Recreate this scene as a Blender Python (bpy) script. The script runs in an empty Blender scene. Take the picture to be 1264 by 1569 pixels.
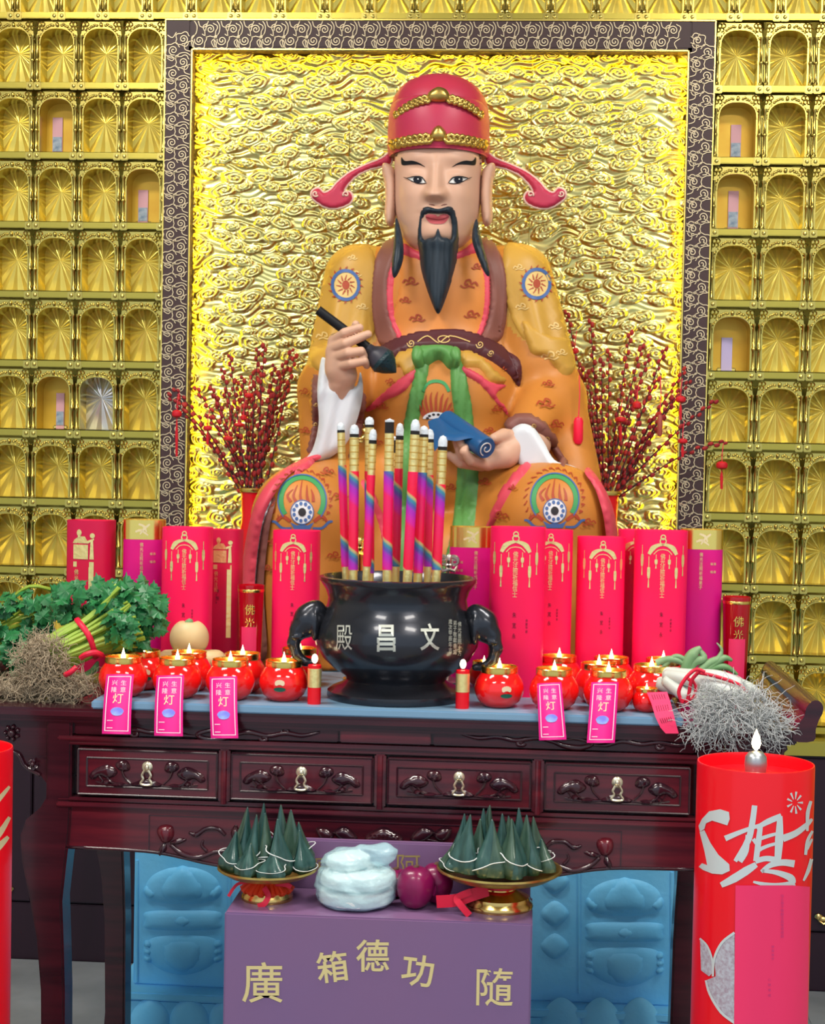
import bpy, bmesh, math, random
import numpy as np
from mathutils import Vector, Matrix
from mathutils.bvhtree import BVHTree
from mathutils.geometry import delaunay_2d_cdt

random.seed(7); np.random.seed(7)
scene = bpy.context.scene
COL = scene.collection
pi = math.pi

# ------------------------------------------------------------ camera
F = 2600.0
CAMP = np.array([0.0, -5.05, 1.55])
YAW, PITCH, ROLL = math.radians(3.9), math.radians(2.07), math.radians(1.12)
_d = np.array([-math.sin(YAW) * math.cos(PITCH), math.cos(YAW) * math.cos(PITCH), -math.sin(PITCH)])
_r0 = np.array([math.cos(YAW), math.sin(YAW), 0.0])
_u0 = np.cross(_r0, _d)
_r = _r0 * math.cos(ROLL) + _u0 * math.sin(ROLL)
_u = -_r0 * math.sin(ROLL) + _u0 * math.cos(ROLL)
cd = bpy.data.cameras.new('camera')
cd.sensor_fit = 'VERTICAL'; cd.sensor_height = 36.0; cd.lens = F / 1569.0 * 36.0
cd.clip_start = 0.05; cd.clip_end = 100
cam = bpy.data.objects.new('camera', cd)
M = Matrix(((_r[0], _u[0], -_d[0], CAMP[0]), (_r[1], _u[1], -_d[1], CAMP[1]), (_r[2], _u[2], -_d[2], CAMP[2]), (0, 0, 0, 1)))
cam.matrix_world = M
COL.objects.link(cam); scene.camera = cam

# ------------------------------------------------------------ world, lamps, exposure
vs = scene.view_settings
vs.view_transform = 'Standard'; vs.look = 'None'; vs.exposure = 0.0; vs.gamma = 1.0; vs.use_curve_mapping = False
world = bpy.data.worlds.new('world'); scene.world = world; world.use_nodes = True
bg = world.node_tree.nodes['Background']
bg.inputs['Color'].default_value = (0.72, 0.86, 1.0, 1); bg.inputs['Strength'].default_value = 0.95

def area(name, loc, rot, sx, sy, power, col):
    l = bpy.data.lights.new(name, 'AREA'); l.shape = 'RECTANGLE'; l.size = sx; l.size_y = sy
    l.energy = power; l.color = col
    o = bpy.data.objects.new(name, l); o.location = loc; o.rotation_euler = rot; COL.objects.link(o)
    return o
for lx in (-1.7, 1.3):
    for ly in (-2.1, -4.6):
        area('ceiling_lamp', (lx, ly, 3.84), (0, 0, 0), 1.1, 0.5, 75, (1.0, 0.94, 0.85))

# ------------------------------------------------------------ pixel -> place (direction only; depth comes from what a thing stands on)
def raydir(px, py):
    return _d + _r * ((px - 632.0) / F) - _u * ((py - 784.5) / F)
def at(px, py, Y):
    d = raydir(px, py); t = (Y - CAMP[1]) / d[1]
    return CAMP + d * t
def atz(px, py, Z):
    d = raydir(px, py); t = (Z - CAMP[2]) / d[2]
    return CAMP + d * t
def sc(Y):
    return (Y - CAMP[1]) / F
def topx(p):
    q = np.asarray(p) - CAMP
    z = q @ _d
    return np.stack([632 + F * (q @ _r) / z, 784.5 - F * (q @ _u) / z], -1)

# ------------------------------------------------------------ materials
MATS = {}
def pm(name, col, rough=0.5, metal=0.0, var=None, bump=None, emit=None, coat=0.0, trans=0.0, spec=0.35, wave=None, alpha=1.0, sss=0.0):
    if name in MATS: return MATS[name]
    m = bpy.data.materials.new(name); m.use_nodes = True
    nt = m.node_tree; b = nt.nodes['Principled BSDF']
    b.inputs['Base Color'].default_value = (*col, 1)
    b.inputs['Roughness'].default_value = rough
    b.inputs['Metallic'].default_value = metal
    b.inputs['Specular IOR Level'].default_value = spec
    b.inputs['Coat Weight'].default_value = coat
    b.inputs['Coat Roughness'].default_value = 0.08
    b.inputs['Transmission Weight'].default_value = trans
    b.inputs['Alpha'].default_value = alpha
    if sss:
        b.inputs['Subsurface Weight'].default_value = sss
        b.inputs['Subsurface Radius'].default_value = (0.02, 0.008, 0.004)
    if emit:
        b.inputs['Emission Color'].default_value = (*emit[0], 1); b.inputs['Emission Strength'].default_value = emit[1]
    tc = None
    def coord():
        nonlocal tc
        if tc is None: tc = nt.nodes.new('ShaderNodeTexCoord')
        return tc.outputs['Object']
    if var:
        col2, scale = var[0], var[1]
        stretch = var[2] if len(var) > 2 else (1, 1, 1)
        mp = nt.nodes.new('ShaderNodeMapping'); mp.inputs['Scale'].default_value = stretch
        nt.links.new(coord(), mp.inputs['Vector'])
        n = nt.nodes.new('ShaderNodeTexNoise'); n.inputs['Scale'].default_value = scale; n.inputs['Detail'].default_value = 5
        nt.links.new(mp.outputs[0], n.inputs['Vector'])
        r = nt.nodes.new('ShaderNodeValToRGB')
        r.color_ramp.elements[0].position = 0.35; r.color_ramp.elements[0].color = (*col, 1)
        r.color_ramp.elements[1].position = 0.68; r.color_ramp.elements[1].color = (*col2, 1)
        nt.links.new(n.outputs['Fac'], r.inputs[0]); nt.links.new(r.outputs[0], b.inputs['Base Color'])
    if bump:
        n = nt.nodes.new('ShaderNodeTexNoise'); n.inputs['Scale'].default_value = bump[0]; n.inputs['Detail'].default_value = 4
        nt.links.new(coord(), n.inputs['Vector'])
        bp = nt.nodes.new('ShaderNodeBump'); bp.inputs['Strength'].default_value = bump[1]; bp.inputs['Distance'].default_value = 0.01
        nt.links.new(n.outputs['Fac'], bp.inputs['Height']); nt.links.new(bp.outputs[0], b.inputs['Normal'])
    MATS[name] = m
    return m

gold = pm('polished_gold', (0.50, 0.40, 0.075), 0.28, 1.0, bump=(14, 0.05))
gold_bright = pm('bright_gold', (0.95, 0.70, 0.18), 0.22, 1.0)
gold_pale = pm('olive_gold', (0.58, 0.46, 0.115), 0.24, 1.0, bump=(10, 0.06))
gold_fan = pm('fan_gold', (0.96, 0.78, 0.17), 0.28, 0.60, bump=(12, 0.05))
gold_relief = pm('embossed_gold_sheet', (0.64, 0.56, 0.20), 0.28, 1.0)
gold_antique = pm('antique_gold', (0.62, 0.45, 0.13), 0.33, 0.9, var=((0.42, 0.28, 0.07), 30))
gold_paint = pm('gold_lettering', (0.72, 0.60, 0.28), 0.45, 0.1)
foil = pm('gold_foil', (0.95, 0.78, 0.32), 0.32, 0.75, bump=(120, 0.15))
brown_frame = pm('dark_brown_border', (0.055, 0.028, 0.028), 0.45)
line_gold = pm('pale_gold_line', (0.75, 0.62, 0.40), 0.4, 0.3)
rosewood = pm('red_rosewood', (0.150, 0.014, 0.024), 0.24, var=((0.050, 0.008, 0.016), 7, (0.5, 3, 6)), coat=0.5)
rosewood_dark = pm('dark_rosewood', (0.060, 0.008, 0.015), 0.24, var=((0.024, 0.005, 0.010), 7, (0.5, 3, 6)), coat=0.3)
carve_wood = pm('carved_rosewood', (0.050, 0.010, 0.016), 0.22, var=((0.028, 0.006, 0.014), 20), coat=0.6)
cab_dark = pm('dark_plum_cabinet', (0.026, 0.008, 0.018), 0.4, var=((0.018, 0.006, 0.013), 3, (3, 3, .4)))
box_plum = pm('plum_lacquered_box', (0.215, 0.115, 0.240), 0.32, var=((0.190, 0.115, 0.260), 2), coat=0.2)
stone_blue = pm('blue_tinted_stone', (0.14, 0.56, 0.94), 0.5, var=((0.20, 0.62, 0.96), 5), bump=(60, 0.12))  # blue cast over pale marble, put into the base colour
slab_blue = pm('blue_grey_slab', (0.17, 0.32, 0.48), 0.35, var=((0.20, 0.35, 0.50), 4))
marble = pm('grey_marble', (0.32, 0.34, 0.36), 0.22, var=((0.20, 0.22, 0.24), 3.2), coat=0.2)
plaster = pm('pale_plaster', (0.55, 0.52, 0.48), 0.8)
red_wax = pm('red_lacquer', (0.80, 0.003, 0.012), 0.30, coat=0.25, spec=0.3)
red_deep = pm('deep_red_lacquer', (0.45, 0.003, 0.012), 0.28, coat=0.4)
red_glass = pm('red_lamp_glass', (0.86, 0.008, 0.008), 0.12, coat=0.8, sss=0.25)
wax_glow = pm('melted_wax', (0.9, 0.08, 0.03), 0.35, sss=0.3)
pink_paper = pm('hot_pink_paper', (0.94, 0.008, 0.085), 0.5, var=((0.92, 0.008, 0.13), 5), spec=0.25)
pink_slip = pm('pink_slip_paper', (0.88, 0.035, 0.14), 0.5)
magenta_paper = pm('magenta_paper', (0.68, 0.004, 0.20), 0.45, var=((0.58, 0.003, 0.25), 5), spec=0.3)
crimson_paper = pm('crimson_paper', (0.62, 0.006, 0.050), 0.5, var=((0.55, 0.006, 0.07), 6), spec=0.3)
tag_paper = pm('magenta_tag_paper', (0.82, 0.012, 0.26), 0.5)
tag_white = pm('pale_tag_print', (0.90, 0.62, 0.72), 0.6)
tag_blue = pm('blue_lotus_print', (0.18, 0.20, 0.75), 0.5, var=((0.40, 0.62, 0.85), 30))
ink = pm('black_ink', (0.06, 0.005, 0.02), 0.6)
flame_m = pm('candle_flame', (1, 0.8, 0.5), 0.5, emit=((1.0, 0.80, 0.48), 9))
bronze = pm('black_bronze', (0.022, 0.026, 0.036), 0.27, 0.55, var=((0.035, 0.036, 0.045), 6), coat=0.3)
silver_letter = pm('silvered_lettering', (0.52, 0.54, 0.48), 0.35, 0.4)
ash = pm('incense_ash', (0.62, 0.68, 0.74), 0.9, bump=(90, 0.4))
char = pm('charred_tip', (0.015, 0.013, 0.013), 0.9)
brass = pm('polished_brass', (0.72, 0.48, 0.16), 0.20, 1.0)
skin = pm('painted_skin', (0.60, 0.36, 0.25), 0.45, var=((0.64, 0.38, 0.27), 6), sss=0.05)
lip = pm('painted_lips', (0.50, 0.09, 0.10), 0.4)
white_p = pm('painted_white', (0.75, 0.74, 0.72), 0.4)
iris_m = pm('painted_iris', (0.016, 0.018, 0.026), 0.9, spec=0.05)
black_p = pm('painted_black', (0.010, 0.011, 0.014), 0.5, spec=0.2)
beard_m = pm('painted_beard', (0.010, 0.018, 0.028), 0.42, var=((0.028, 0.042, 0.058), 9, (14, 14, 0.8)), spec=0.25)
hat_red = pm('hat_red', (0.52, 0.035, 0.065), 0.42, var=((0.45, 0.03, 0.09), 4))
hat_edge = pm('hat_pale_edge', (0.75, 0.52, 0.42), 0.5)
robe_or = pm('orange_robe', (0.58, 0.215, 0.035), 0.45, var=((0.50, 0.19, 0.035), 5))
robe_in = pm('inner_orange_robe', (0.68, 0.245, 0.045), 0.45, var=((0.62, 0.22, 0.05), 5))
robe_ye = pm('ochre_yellow_cape', (0.58, 0.33, 0.055), 0.42, var=((0.50, 0.275, 0.045), 4))
lapel_m = pm('mauve_brown_lapel', (0.24, 0.088, 0.065), 0.5, var=((0.20, 0.075, 0.065), 4))
belt_m = pm('plum_belt', (0.085, 0.020, 0.026), 0.45)
green_m = pm('green_sash', (0.105, 0.30, 0.075), 0.45, var=((0.085, 0.25, 0.06), 5))
pink_trim = pm('rose_trim', (0.66, 0.065, 0.105), 0.45)
white_cloth = pm('white_sleeve_lining', (0.66, 0.70, 0.75), 0.5)
motif_red = pm('motif_red', (0.38, 0.055, 0.020), 0.5)
motif_pale = pm('motif_pale', (0.72, 0.50, 0.18), 0.5)
motif_blue = pm('motif_blue', (0.06, 0.13, 0.34), 0.5)
motif_white = pm('motif_white', (0.70, 0.70, 0.74), 0.5)
motif_green = pm('motif_green', (0.05, 0.30, 0.10), 0.5)
motif_dark = pm('motif_dark', (0.02, 0.015, 0.02), 0.5)
scroll_m = pm('blue_scroll', (0.010, 0.085, 0.24), 0.42)
twig_m = pm('dark_twig', (0.05, 0.012, 0.015), 0.6)
bud_m = pm('red_bud', (0.24, 0.010, 0.018), 0.6, var=((0.38, 0.02, 0.02), 40))
lantern_m = pm('lantern_red', (0.55, 0.008, 0.02), 0.5)
leaf_m = pm('celery_leaf', (0.012, 0.110, 0.030), 0.38, var=((0.030, 0.23, 0.075), 25))
stalk_m = pm('celery_stalk', (0.34, 0.47, 0.06), 0.4, var=((0.25, 0.40, 0.04), 30))
root_m = pm('dry_root', (0.36, 0.28, 0.185), 0.9, var=((0.45, 0.37, 0.26), 60))
root_w = pm('pale_root', (0.50, 0.52, 0.52), 0.8)
leek_w = pm('leek_white', (0.60, 0.64, 0.62), 0.4, var=((0.50, 0.56, 0.50), 12))
leek_g = pm('leek_green', (0.13, 0.29, 0.11), 0.45, var=((0.30, 0.42, 0.25), 14))
radish_m = pm('pale_radish', (0.70, 0.55, 0.30), 0.45, var=((0.62, 0.46, 0.22), 9))
onion_m = pm('purple_onion', (0.13, 0.012, 0.055), 0.35)
rib_red = pm('red_ribbon', (0.70, 0.010, 0.045), 0.45)
rib_orange = pm('orange_red_ribbon', (0.85, 0.06, 0.015), 0.4)
bamboo_leaf = pm('steamed_bamboo_leaf', (0.014, 0.055, 0.052), 0.30, var=((0.040, 0.105, 0.092), 30, (3, 3, .4)), coat=0.25)
bamboo_leaf2 = pm('olive_bamboo_leaf', (0.030, 0.070, 0.050), 0.30, var=((0.062, 0.115, 0.080), 30, (3, 3, .4)), coat=0.25)
string_m = pm('white_string', (0.75, 0.78, 0.78), 0.7)
bag_m = pm('translucent_bag', (0.55, 0.84, 0.92), 0.20, bump=(45, 0.6), alpha=0.45, coat=0.3)
cake_m = pm('white_cake', (0.74, 0.80, 0.78), 0.55)
fruit_m = pm('magenta_fruit', (0.13, 0.002, 0.048), 0.32, var=((0.24, 0.004, 0.075), 14, (1, 1, .3)), coat=0.2)

# ------------------------------------------------------------ mesh helpers
def mk(name, v, f, mat, parent=None, smooth=True, angle=None):
    me = bpy.data.meshes.new(name)
    me.from_pydata([tuple(map(float, p)) for p in v], [], [tuple(map(int, q)) for q in f])
    me.update()
    if smooth:
        me.polygons.foreach_set('use_smooth', [True] * len(me.polygons))
        if angle is not None:
            me.set_sharp_from_angle(angle=math.radians(angle))
    if mat is not None: me.materials.append(mat)
    o = bpy.data.objects.new(name, me); COL.objects.link(o)
    if parent is not None: o.parent = parent
    return o
def empty(name, loc=(0, 0, 0), parent=None):
    o = bpy.data.objects.new(name, None); o.location = tuple(map(float, loc)); o.empty_display_size = 0.05
    COL.objects.link(o)
    if parent is not None: o.parent = parent
    return o
def tag(o, label, cat, group=None, kind=None):
    o['label'] = label; o['category'] = cat
    if group: o['group'] = group
    if kind: o['kind'] = kind
    return o
def struct(o): o['kind'] = 'structure'; return o
def copy_tree(o, parent=None):
    c = o.copy(); COL.objects.link(c); c.parent = parent
    for ch in list(o.children): copy_tree(ch, c)
    return c

class MB:
    def __init__(s): s.v = []; s.f = []
    def add(s, v, f):
        n = len(s.v)
        s.v.extend([tuple(p) for p in v]); s.f.extend([tuple(i + n for i in q) for q in f]); return s
    def box(s, x0, x1, y0, y1, z0, z1, bev=0.0):
        return s.add(*boxm(x0, x1, y0, y1, z0, z1, bev))
    def tube(s, pts, r, seg=6, cap=True): return s.add(*tubem(pts, r, seg, cap))
    def lathe(s, prof, seg=24, c=(0, 0, 0)): return s.add(*lathem(prof, seg, c))
    def build(s, name, mat, parent=None, smooth=True, angle=40): return mk(name, s.v, s.f, mat, parent, smooth, angle)

def boxm(x0, x1, y0, y1, z0, z1, bev=0.0):
    if bev <= 0:
        v = [(x, y, z) for x in (x0, x1) for y in (y0, y1) for z in (z0, z1)]
        return v, [(0, 1, 3, 2), (4, 6, 7, 5), (0, 4, 5, 1), (2, 3, 7, 6), (0, 2, 6, 4), (1, 5, 7, 3)]
    bm = bmesh.new(); bmesh.ops.create_cube(bm, size=1)
    for q in bm.verts:
        q.co = Vector(((x0 + x1) / 2 + q.co.x * (x1 - x0), (y0 + y1) / 2 + q.co.y * (y1 - y0), (z0 + z1) / 2 + q.co.z * (z1 - z0)))
    bmesh.ops.bevel(bm, geom=bm.edges[:], offset=bev, segments=2, affect='EDGES')
    bm.verts.index_update()
    v = [tuple(q.co) for q in bm.verts]; f = [tuple(q.index for q in fc.verts) for fc in bm.faces]
    bm.free(); return v, f
def tubem(pts, r, seg=6, cap=True):
    P = np.array(pts, float); n = len(P)
    R = np.full(n, r) if np.isscalar(r) else np.array(r, float)
    T = np.gradient(P, axis=0); T /= (np.linalg.norm(T, axis=1, keepdims=True) + 1e-12)
    a = np.array([0, 0, 1.0]) if abs(T[0][2]) < 0.9 else np.array([1.0, 0, 0])
    N = np.cross(T[0], a); N /= np.linalg.norm(N)
    v = []; ang = np.arange(seg) * 2 * pi / seg
    for i in range(n):
        N = N - T[i] * (N @ T[i]); N /= (np.linalg.norm(N) + 1e-12); B = np.cross(T[i], N)
        for t in ang: v.append(P[i] + R[i] * (math.cos(t) * N + math.sin(t) * B))
    f = [(i * seg + j, i * seg + (j + 1) % seg, (i + 1) * seg + (j + 1) % seg, (i + 1) * seg + j) for i in range(n - 1) for j in range(seg)]
    if cap:
        f.append(tuple(range(seg - 1, -1, -1))); f.append(tuple((n - 1) * seg + j for j in range(seg)))
    return v, f
def lathem(prof, seg=24, c=(0, 0, 0), sx=1.0, sy=1.0, nexp=2.0):
    v = []; f = []; n = len(prof)
    for (r, z) in prof:
        for j in range(seg):
            t = 2 * pi * j / seg; ct, st = math.cos(t), math.sin(t)
            if nexp != 2.0:
                ct = math.copysign(abs(ct) ** (2 / nexp), ct); st = math.copysign(abs(st) ** (2 / nexp), st)
            v.append((c[0] + r * sx * ct, c[1] + r * sy * st, c[2] + z))
    for i in range(n - 1):
        for j in range(seg):
            f.append((i * seg + j, i * seg + (j + 1) % seg, (i + 1) * seg + (j + 1) % seg, (i + 1) * seg + j))
    if prof[0][0] > 1e-6: f.append(tuple(range(seg - 1, -1, -1)))
    if prof[-1][0] > 1e-6: f.append(tuple((n - 1) * seg + j for j in range(seg)))
    return v, f
def ellm(c, rx, ry, rz, su=12, sv=8):
    v, f = lathem([(math.sin(pi * i / sv), -math.cos(pi * i / sv)) for i in range(sv + 1)], su)
    return [(c[0] + p[0] * rx, c[1] + p[1] * ry, c[2] + p[2] * rz) for p in v], f
def smooth_path(pts, n=8, closed=False):
    P = [np.array(p, float) for p in pts]; m = len(P); out = []
    rng = range(m) if closed else range(m - 1)
    for i in rng:
        if closed: a, b, c, d = P[i - 1], P[i], P[(i + 1) % m], P[(i + 2) % m]
        else: a, b, c, d = P[max(i - 1, 0)], P[i], P[i + 1], P[min(i + 2, m - 1)]
        for k in range(n):
            t = k / n
            out.append(0.5 * ((2 * b) + (-a + c) * t + (2 * a - 5 * b + 4 * c - d) * t * t + (-a + 3 * b - 3 * c + d) * t ** 3))
    if not closed: out.append(P[-1])
    return np.array(out)
def in_poly(pts, poly):
    x, y = pts[:, 0], pts[:, 1]; ins = np.zeros(len(pts), bool); n = len(poly)
    for i in range(n):
        x1, y1 = poly[i]; x2, y2 = poly[(i + 1) % n]
        c = ((y1 > y) != (y2 > y)) & (x < (x2 - x1) * (y - y1) / (y2 - y1 + 1e-12) + x1)
        ins ^= c
    return ins
def dist_poly(pts, poly):
    d = np.full(len(pts), 1e9); n = len(poly)
    for i in range(n):
        a = np.array(poly[i]); b = np.array(poly[(i + 1) % n]); ab = b - a; L = ab @ ab + 1e-12
        t = np.clip(((pts - a) @ ab) / L, 0, 1); d = np.minimum(d, np.linalg.norm(pts - (a + t[:, None] * ab), axis=1))
    return d
def resample(poly, step):
    out = []; n = len(poly)
    for i in range(n):
        a = np.array(poly[i], float); b = np.array(poly[(i + 1) % n], float)
        k = max(1, int(np.linalg.norm(b - a) / step))
        for j in range(k): out.append(a + (b - a) * j / k)
    return np.array(out)
def tri2d(poly, step):
    """triangulated outline: points, triangles, distance of each point to the outline"""
    B = resample(poly, step); n = len(B)
    lo, hi = B.min(0), B.max(0)
    gx = np.arange(lo[0], hi[0], step); gy = np.arange(lo[1], hi[1], step * 0.87)
    G = np.array([(x + (step / 2 if j % 2 else 0), y) for j, y in enumerate(gy) for x in gx]) if len(gx) and len(gy) else np.zeros((0, 2))
    if len(G):
        G = G[in_poly(G, B)]
        if len(G): G = G[dist_poly(G, B) > step * 0.45]
    P = np.vstack([B, G]) if len(G) else B
    vs_, es, fs, *_ = delaunay_2d_cdt([Vector(p) for p in P], [(i, (i + 1) % n) for i in range(n)], [], 1, 1e-6)
    P2 = np.array([tuple(q) for q in vs_]); D = dist_poly(P2, B)
    keep = []
    for t in fs:
        if in_poly(P2[list(t)].mean(0)[None], B)[0]: keep.append(tuple(t))
    return P2, keep, D
def puff(poly, mapf, th, step, r=None, back=True):
    """outline -> domed solid; mapf(u, v, h) gives the place of a point h above its ground"""
    P, T, D = tri2d(poly, step)
    r = r or max(D.max(), 1e-9)
    q = np.clip(D / r, 0, 1); h = th * np.sqrt(np.clip(1 - (1 - q) ** 2, 0, 1))
    v = [mapf(p[0], p[1], hh) for p, hh in zip(P, h)]; n = len(v)
    def area2(t): a, b, c = (P[i] for i in t); return (b[0] - a[0]) * (c[1] - a[1]) - (b[1] - a[1]) * (c[0] - a[0])
    f = [t if area2(t) < 0 else t[::-1] for t in T]
    if back:
        v += [mapf(p[0], p[1], -0.15 * th) for p in P]
        f = f + [tuple(i + n for i in t[::-1]) for t in f]
    return v, f
def ribbon2d(pts, w, n=6):
    """stroke of changing width as an outline strip: list of left/right points"""
    P = smooth_path(pts, n); m = len(P)
    Wd = np.interp(np.linspace(0, 1, m), np.linspace(0, 1, len(w)), w) if not np.isscalar(w) else np.full(m, w)
    T = np.gradient(P, axis=0); T /= (np.linalg.norm(T, axis=1, keepdims=True) + 1e-9); N = np.stack([-T[:, 1], T[:, 0]], 1)
    return P + N * Wd[:, None] / 2, P - N * Wd[:, None] / 2
def spiral(cx, cy, r, turns=1.6, a0=0.0, flip=1, n=22, r0=0.12):
    return [(cx + flip * r * (r0 + (1 - r0) * i / n) * math.cos(a0 + turns * 2 * pi * i / n), cy + r * (r0 + (1 - r0) * i / n) * math.sin(a0 + turns * 2 * pi * i / n)) for i in range(n + 1)]

_tcache = {}
def glyphs(body, bold=0.0):
    """flat lettering centred on the origin, about one unit high per character"""
    if (body, bold) in _tcache: return _tcache[(body, bold)]
    c = bpy.data.curves.new('t', 'FONT'); c.body = body; c.align_x = 'CENTER'; c.resolution_u = 3; c.offset = bold
    o = bpy.data.objects.new('t', c); COL.objects.link(o)
    dg = bpy.context.evaluated_depsgraph_get(); dg.update()
    me = bpy.data.meshes.new_from_object(o.evaluated_get(dg))
    v = np.array([tuple(q.co)[:2] for q in me.vertices]) if len(me.vertices) else np.zeros((0, 2)); f = [tuple(p.vertices) for p in me.polygons]
    bpy.data.objects.remove(o); bpy.data.curves.remove(c); bpy.data.meshes.remove(me)
    if len(v): v = v - (v.max(0) + v.min(0)) / 2
    _tcache[(body, bold)] = (v, f); return v, f
def lettering(mb, body, mapf, u, v, size, rot=0.0, sx=1.0, bold=0.0):
    g, f = glyphs(body, bold); c, s = math.cos(rot), math.sin(rot)
    mb.add([mapf(u + size * (p[0] * sx * c - p[1] * s), v + size * (p[0] * sx * s + p[1] * c)) for p in g], f)
def column_text(mb, txt, mapf, u, v, size, step=None, sx=1.0):
    for i, ch in enumerate(txt): lettering(mb, ch, mapf, u, v - i * (step or size * 1.1), size, 0, sx)

# ============================================================ the hall
X0 = -0.296                      # middle line of shrine, table and border
def struct_box(name, mat, *b, bev=0.0):
    v, f = boxm(*b, bev); return struct(mk(name, v, f, mat, smooth=False))
struct_box('floor', marble, -4.2, 4.2, -9.0, 0.3, -0.05, 0.0)
struct_box('ceiling', plaster, -4.2, 4.2, -5.6, 0.3, 3.9, 3.98)
struct_box('wall_left', plaster, -4.28, -4.2, -5.6, 0.3, 0, 3.9)
struct_box('wall_right', plaster, 4.2, 4.28, -5.6, 0.3, 0, 3.9)
wall = struct_box('wall_back', gold, -4.2, 4.2, 0.14, 0.3, 0, 3.9)

# floor joints: big marble slabs, the ones that show behind the table
fl = bpy.data.objects['floor']
for ix in range(-3, 3):
    for iy in range(4):
        v, f = boxm(ix * 0.8 + 0.004, ix * 0.8 + 0.796, -0.9 - iy * 0.8 + 0.004, -0.1 - iy * 0.8 - 0.004, -0.001, 0.003, 0.0015)
        mk('floor_slab', v, f, marble, fl, smooth=False)

# ---- gilded niche
CH = 0.2082
def arch(w, h, ins=0.0, n=14):
    x0, x1 = 0.125 * w + ins, 0.875 * w - ins; zb = 0.135 * h + ins; zs = 0.66 * h; zt = 0.89 * h - ins
    pts = [(x0, zb), (x0, zs)]
    for i in range(1, n):
        t = pi - pi * i / n; c_, s_ = math.cos(t), math.sin(t)
        pts.append(((x0 + x1) / 2 + (x1 - x0) / 2 * math.copysign(abs(c_) ** 0.8, c_), zs + (zt - zs) * abs(s_) ** 0.8))
    return pts + [(x1, zs), (x1, zb)]
DEP = 0.075
def niche_meshes(w, h):
    A = arch(w, h); n = len(A); mb = MB()
    # front plate around the arch
    top = [(0.012 * w, 0.125 * h), (0.012 * w, 0.66 * h)] + [(0.012 * w + (0.976 * w) * i / 14, 0.992 * h) for i in range(1, 14)] + [(0.988 * w, 0.66 * h), (0.988 * w, 0.125 * h)]
    v = [(p[0], 0.0, p[1]) for p in top] + [(p[0], 0.0, p[1]) for p in A] + [(p[0], 0.006, p[1]) for p in A] + [(p[0], DEP, p[1]) for p in A]
    f = [(i, i + 1, n + i + 1, n + i) for i in range(n - 1)]
    f += [(n + i, n + i + 1, 2 * n + i + 1, 2 * n + i) for i in range(n - 1)] + [(2 * n + i, 2 * n + i + 1, 3 * n + i + 1, 3 * n + i) for i in range(n - 1)]
    f += [(2 * n, 3 * n, 4 * n - 1, 3 * n - 1)]
    mb.add(v, [q[::-1] for q in f])
    # raised bead along the arch and the scrolls in the spandrels
    mb.tube([(p[0], -0.002, p[1]) for p in arch(w, h, -0.002)[1:-1]], 0.0028, 5)
    rnd = random.Random(3)
    for s in (-1, 1):
        for k in range(9):
            x = (0.5 + s * (0.10 + 0.042 * k)) * w; z = (0.945 - 0.0035 * k * k + rnd.uniform(-.012, .012)) * h
            mb.add(*ellm((x, -0.001, min(z, 0.965 * h)), 0.0048, 0.004, 0.0042, 7, 4))
        for k in range(4):
            x = (0.5 + s * (0.33 + 0.035 * k)) * w
            mb.tube([(x + s * 0.006 * math.cos(t), -0.002, 0.955 * h - 0.012 * (k % 2) + 0.006 * math.sin(t)) for t in np.linspace(0, 5, 8)], 0.0018, 4)
    mb.add(*ellm((0.5 * w, -0.003, 0.945 * h), 0.0055, 0.005, 0.0075, 8, 5))
    frame = mb
    cb = MB().lathe([(0.0062, 0), (0.0062, 0.006), (0.0042, 0.009), (0.0042, 0.058), (0.006, 0.060), (0.006, 0.066), (0.0042, 0.068), (0.0042, 0.128), (0.0062, 0.131), (0.0062, 0.138), (0.0, 0.138)], 8)
    bar = MB().box(0.10 * w, 0.90 * w, -0.010, 0.02, 0.006, 0.118 * h, 0.002)
    ros = MB().box(-0.0115, 0.0115, -0.013, 0.01, -0.0115, 0.0115, 0.002)
    ros.add(*ellm((0, -0.013, 0), 0.006, 0.004, 0.006, 8, 5))
    # fan of pleats
    cx, cz = 0.5 * w, 0.60 * h; R = 34; B = [(p[0], p[1]) for p in resample(arch(w, h, -0.002), 0.004)]
    ang = sorted((math.atan2(q[1] - cz, q[0] - cx), q[0], q[1]) for q in B)
    v = [(cx, DEP - 0.012, cz)]; rad = (0.2, 0.55, 1.0)
    for k, t in enumerate(rad):
        for (a, x, z) in ang:
            ph = (a * 8.0 / pi) % 1.0; tri = abs(ph - 0.5) * 2
            v.append((cx + (x - cx) * t, DEP - 0.012 * (1 - t) - 0.009 * min(t, .7) * tri, cz + (z - cz) * t))
    m = len(ang); f = [(0, 1 + (i + 1) % m, 1 + i) for i in range(m)]
    for k in range(2):
        f += [(1 + k * m + i, 1 + k * m + (i + 1) % m, 1 + (k + 1) * m + (i + 1) % m, 1 + (k + 1) * m + i) for i in range(m)]
    fan = (v, f)
    flat = MB().add([(p[0], DEP - 0.001, p[1]) for p in arch(w, h, -0.002)], [tuple(range(n))])
    return frame, cb, bar, ros, fan, flat
reflect_m = pm('white_reflection', (0.80, 0.82, 0.86), 0.3, 0.8, bump=(8, .1))  # white reflection on a single niche panel, painted in as its colour
amber_m = pm('amber_niche_back', (0.62, 0.34, 0.03), 0.35, 0.35, var=((0.70, 0.45, 0.05), 12))
photo_m = pm('blue_grey_photo', (0.16, 0.24, 0.36), 0.4, var=((0.45, 0.52, 0.60), 60))
lilac = pm('pale_pink_slip', (0.72, 0.40, 0.45), 0.6)
lilac2 = pm('pale_lilac_slip', (0.55, 0.48, 0.78), 0.6)
_proto = {}
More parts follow.
